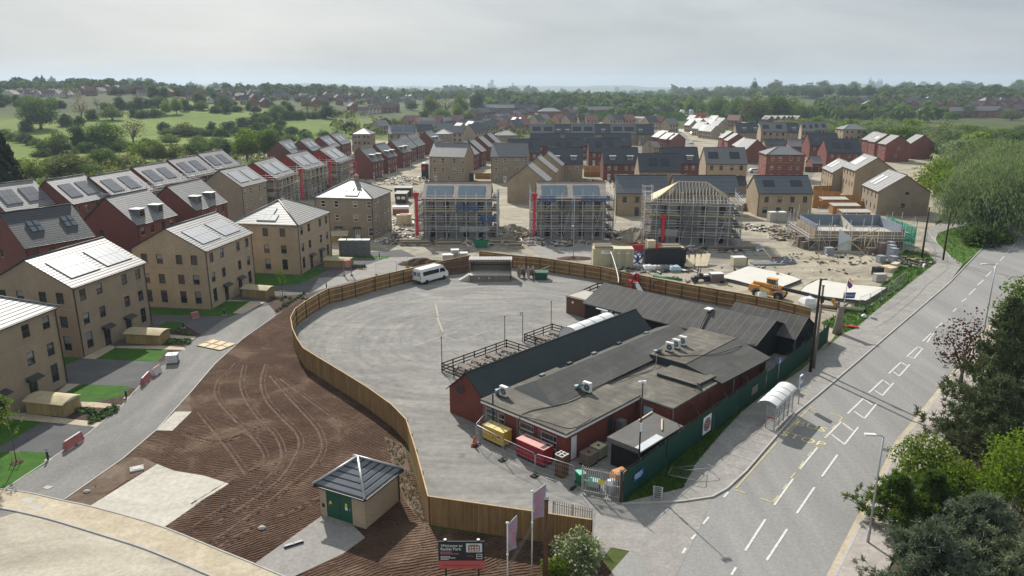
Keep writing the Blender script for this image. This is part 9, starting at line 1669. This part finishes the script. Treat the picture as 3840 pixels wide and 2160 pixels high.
for k in range(26): far_house(r1,640+30*k+rf.uniform(-9,9),222+rf.uniform(-16,26),rf.choice(['w','rb','rb','r']),rf.choice([0,.5,pi/2])+rf.uniform(-.2,.2),'among the ridge trees',.9)
for k in range(96): far_house(r1,1440+rf.uniform(0,1130),226+abs(rf.gauss(0,44))+8,rf.choice(['rb','r','rb','w','bd']),rf.choice([.4,.5,-1.1,0])+rf.uniform(-.15,.15),'in the hazy town',.85)
for k in range(54): far_house(r2,rf.uniform(-30,600),250+abs(rf.gauss(0,45)),rf.choice(['rb','r','bd','w']),rf.choice([.4,.5,-1.1,0])+rf.uniform(-.15,.15),'around the meadow road',.9)
for k in range(9): far_house(r2,170+30*k,374-2*k,'w' if k<4 else 'rb',0,'along the meadow road',.9)
VADJ={'r':'dark roofed brick house','rb':'brown roofed brick house','rh':'hip roofed brick house','b':'grey roofed beige house','bd':'slate roofed beige house','p':'pink roofed unfinished house','w':'white gabled bungalow','t':'long brick terrace','tb':'long slate roofed terrace','k':'three storey brick block','s':'red house with a sunlit pale roof','l':'narrow beige house with a sunlit roof'}
def name_rows(items,adj,suffix):
 by={}
 for k,zone,p,o in items: by.setdefault((adj[k],zone),[]).append((p.x/max(p.y,1),o))
 for (a,z),L in by.items():
  L.sort(key=lambda q:q[0]); n=len(L)
  for i,(_,o) in enumerate(L):
   tag(o,(a+' '+z) if n==1 else '%s %s, %s from the left'%(a,z,ordn(i))); o['group']=suffix+' '+z
name_rows(FAR,VADJ,'houses'); name_rows(PEND,ADJ,'trees')
mat('tower_grey',(.30,.32,.34),.6,.4,var=.1); mat('tower_glass',(.10,.14,.19),.25,.6,var=.15,scale=.1)
def tower(label,f,x0,x1,yt,D,steps=((1,1),),m='tower_grey',name='tower_block',cat='tower block'):
 c=((f(x0,0)[0]+f(x1,0)[0])/2-1288)/FP; dep=D; X=c*dep; w=(f(x1,0)[0]-f(x0,0)[0])/FP*dep; zt=zat(D*cos(PIT)*1.04,f(0,yt)[1]) if False else None
 v=(f(0,yt)[1]-724.5)/FP; t=D; Yg=(cos(PIT)-v*sin(PIT))*t; zt=CH-(sin(PIT)+v*cos(PIT))*t; zb=tz(X,Yg)-2
 o=thing(name,label,cat,(X,Yg,zb)); H=zt-zb
 for k,(a,h) in enumerate(steps):
  b=MB(); off=(1-a)*w/2*(1 if k%2 else -1); b.box(-w*a/2+off,-w*.35*a,0 if k==0 else H*steps[k-1][1]*.98,w*a/2+off,w*.35*a,H*h)
  n=int(H*h/9)
  b.build('block',M[m],o); b=MB(); [b.box(-w*a/2+off-.3,-w*.35*a-.3,9*i+4,w*a/2+off+.3,-w*.35*a-.05,9*i+6.5,0) for i in range(1 if k==0 else int(H*steps[k-1][1]/9)+1,n)]
  if b.v: b.build('window_band',M['tower_glass'],o)
 return o
tower('tallest stepped city tower on the hazy horizon',r2,1104,1150,119,5600,((1,.72),(.55,1.0)))
tower('slim city tower right of the tallest one on the horizon',r2,1283,1302,140,5700,((1,.8),(.7,1.0))); tower('square city tower left of the tallest one on the horizon',r2,974,998,154,5500); tower('broad low tower at the foot of the tallest city tower',r2,1140,1168,162,5600); tower('pale tower block far left on the city horizon',r2,283,314,166,5400); tower('pair of low blocks left of the city towers',r2,785,816,178,5500,((1,.8),(.5,1)))
tower('small city block right of the slim tower',r2,1394,1416,164,5700); tower('low block on the right of the city horizon',r2,2062,2098,174,4600,((1,1),)); tower('low city block between the square and tallest towers',r2,1010,1030,178,5500); tower('wide low city block left of the square tower',r2,728,775,186,5400); tower('thin mast like tower on the left city horizon',r2,582,590,165,5400); tower('small hazy tower far left of the city horizon',r2,225,238,186,5400); tower('small hazy block left of the square city tower',r2,520,540,184,5400)
o=tower('long glass fronted office block in the wood below the tallest tower',r2,1165,1308,220,1500,((1,1),),'tower_glass','office_block','office block'); tower('brown office tower beside the long glass fronted block',r2,1308,1352,208,1500,((1,1),),'far_brick','office_block','office block'); tower('pale clubhouse building in the trees right of the office block',r2,1925,1995,232,1300,((1,1),),'render_white','office_block','pavilion')
p=gt(*r1(332,190)); dep=p.y*cos(PIT)+(CH-p.z)*sin(PIT); zc=CH-(sin(PIT)+(r1(0,112)[1]-724.5)/FP*cos(PIT))*dep; o=thing('church','dark church tower with a spire on the left skyline','church',p); hh=max(18,zc-p.z); b=MB(); b.box(-5,-4,-2,5,4,hh*.55); b.box(-2.5,-2.5,0,2.5,2.5,hh*.72,0); b.build('tower',M['lead_grey'],o); b=MB(); b.lathe([(2.2,hh*.72),(.9,hh*.85),(.1,hh)],8); b.build('spire',M['dark_metal'],o); b=MB(); b.box(5.1,-4,-2,18,4,hh*.35); b.build('nave',M['lead_grey'],o)
for l,f,x,y,yt in (('dark lamp column rising among the scrub behind the red row',r1,262,905,745),('grey wooden pole in the scrub behind the scaffolded terrace',c6,742,430,205)):
 p=g(*f(x,y)); o=thing('lamp_column',l,'lamp column',p); b=MB(); b.tube([(0,0,0),(0,0,zat(p.y,f(0,yt)[1]))],[.22,.14]); b.build('column',M['dark_metal'],o); b=MB(); b.bar((0,0,zat(p.y,f(0,yt)[1])-.3),(1.2,0,zat(p.y,f(0,yt)[1])-.2),.2); b.build('bracket',M['dark_metal'],o)
sheet('site_track',[gt(*c6(*p)) for p in ((900,190),(1200,95),(1700,60),(1990,110),(1950,150),(1700,130),(1400,210),(1250,215))],.02,M['site_sand'])
sheet('meadow_road',[gt(*r2(*p)) for p in ((200,415),(380,395),(500,372),(545,368),(548,378),(420,405),(240,425))],.05,M['concrete'])
for l,x,y,m in (('orange site container beside the distant track',1780,108,'pink_brick'),('white box lorry beside the distant track',1890,112,'white_paint')):
 p=g(*c6(x,y)); o=thing('site_container' if 'container' in l else 'box_lorry',l,'container' if 'container' in l else 'lorry',p,.05); b=MB(); b.box(-4,-1.6,.6,4,1.6,3.8); b.build('box',M[m],o); b=MB(); b.box(-3.8,-1.4,0,3.8,1.4,.58); b.build('chassis',M['black_paint'],o)
 if 'lorry' in l: b=MB(); b.box(4.1,-1.4,.4,6.0,1.4,2.9); b.build('cab',M['white_paint'],o)
for l,x,y,m in (('white fuel silo on the far building site',2225,215,'white_paint'),('pale blue silo on the far building site',2310,215,'pale_blue_sheet'),('red box trailer on the far building site, left one',2355,205,'sign_red'),('red box trailer on the far building site, right one',2420,208,'sign_red')):
 p=g(*c5(x,y)); o=thing('site_silo' if 'silo' in l else 'box_trailer',l,'silo' if 'silo' in l else 'trailer',p); b=MB()
 if 'silo' in l: b.lathe([(1.6,.8),(2.1,1.8),(2.1,8),(1.2,8.8)],12); b.build('tank',M[m],o); b=MB(); [b.bar((x_*1.4,y_*1.4,0),(x_*1.4,y_*1.4,1.6),.2) for x_ in (-1,1) for y_ in (-1,1)]; b.build('legs',M['dark_metal'],o)
 else: b.box(-2.6,-1.2,2.2,2.6,1.2,4.8); b.build('box',M[m],o); b=MB(); b.box(-2.3,-1.0,0,2.3,1.0,2.18); b.build('deck',M['lead_grey'],o)
sheet('pale_yard',G(c5,[(2050,270),(2180,235),(2330,225),(2360,250),(2250,340),(2150,300)]),.03,M['new_concrete'])
heap('grass_mound',g(*c5(1480,240)),34,14,7,M['rough_grass'],seed=21,kind='structure'); heap('earth_mound',g(*c5(1790,250)),30,12,4,M['site_mud'],seed=22,kind='structure'); heap('grass_mound',g(*c5(2130,225)),22,12,7,M['rough_grass'],seed=23,kind='structure'); heap('earth_mound',g(*c6(1150,150)),16,9,4,M['site_mud'],seed=24,kind='structure')
def car():
 o=thing('parked_car','','car',(0,0,0)); pr=[(-2.1,.35),(-2.15,.85),(-1.9,1.0),(-1.45,1.42),(.35,1.45),(1.0,1.0),(1.95,.85),(2.1,.4)]; b=MB(); n=len(pr)
 for i in range(n): j=(i+1)%n; b.face([(pr[i][0],-.85,pr[i][1]),(pr[j][0],-.85,pr[j][1]),(pr[j][0],.85,pr[j][1]),(pr[i][0],.85,pr[i][1])][::-1])
 b.face([(x,.85,z) for x,z in pr][::-1]); b.face([(x,-.85,z) for x,z in pr]); b.build('body',M['van_white'],o)
 for s in (-1,1): b=MB(); q=[(-1.45,s*.86,1.0),(.8,s*.86,1.0),(.3,s*.86,1.38),(-1.2,s*.86,1.38)]; b.face(q if s<0 else q[::-1]); b.build('side_window',M['glass'],o)
 b=MB(); b.face([(.98,-.75,1.03),(.98,.75,1.03),(.40,.7,1.45),(.40,-.7,1.45)]); b.build('windscreen',M['glass'],o)
 for x in (-1.3,1.3):
  for s in (-1,1): b=MB(); b.lathe([(.32,-.1),(.32,.1)],12); w=b.build('wheel',M['rubber'],o,(x,s*.8,.32)); w.rotation_euler=(pi/2,0,0)
 return o
CAR=car(); mat('car_silver',(.45,.46,.47),.3,.6,.3,var=.05); mat('car_dark',(.03,.035,.045),.3,.6,var=.05)
for k,(f,x,y,a,m,l) in enumerate(((c2,2350,328,1.2,'van_white','white car driving on the long grey street'),(c2,2200,250,1.2,'car_silver','silver car parked farther up the long grey street'),(c2,1830,330,.3,'car_silver','silver car parked before the hipped grey house'),(c3,65,285,.4,'car_dark','dark car parked at the corner street verge'),(c3,850,770,0,'van_white','white van roof behind the ribbed roof house'),(c5,830,225,.1,'car_silver','silver car parked beside the far brick block'),(c5,890,215,.2,'van_white','white car parked beside the far brick block'),(c2,1180,590,0,'car_dark','dark car parked behind the garden fences'))):
 o=CAR if k==0 else copy_tree(CAR); o.location=g(*f(x,y)); o.location.z=.03; o.rotation_euler=(0,0,a); tag(o,l); o['group']='cars in the new streets'
 if m!='van_white':
  for c_ in o.children:
   if c_.name.startswith('body'): c_.data=c_.data.copy(); c_.data.materials[0]=M[m]
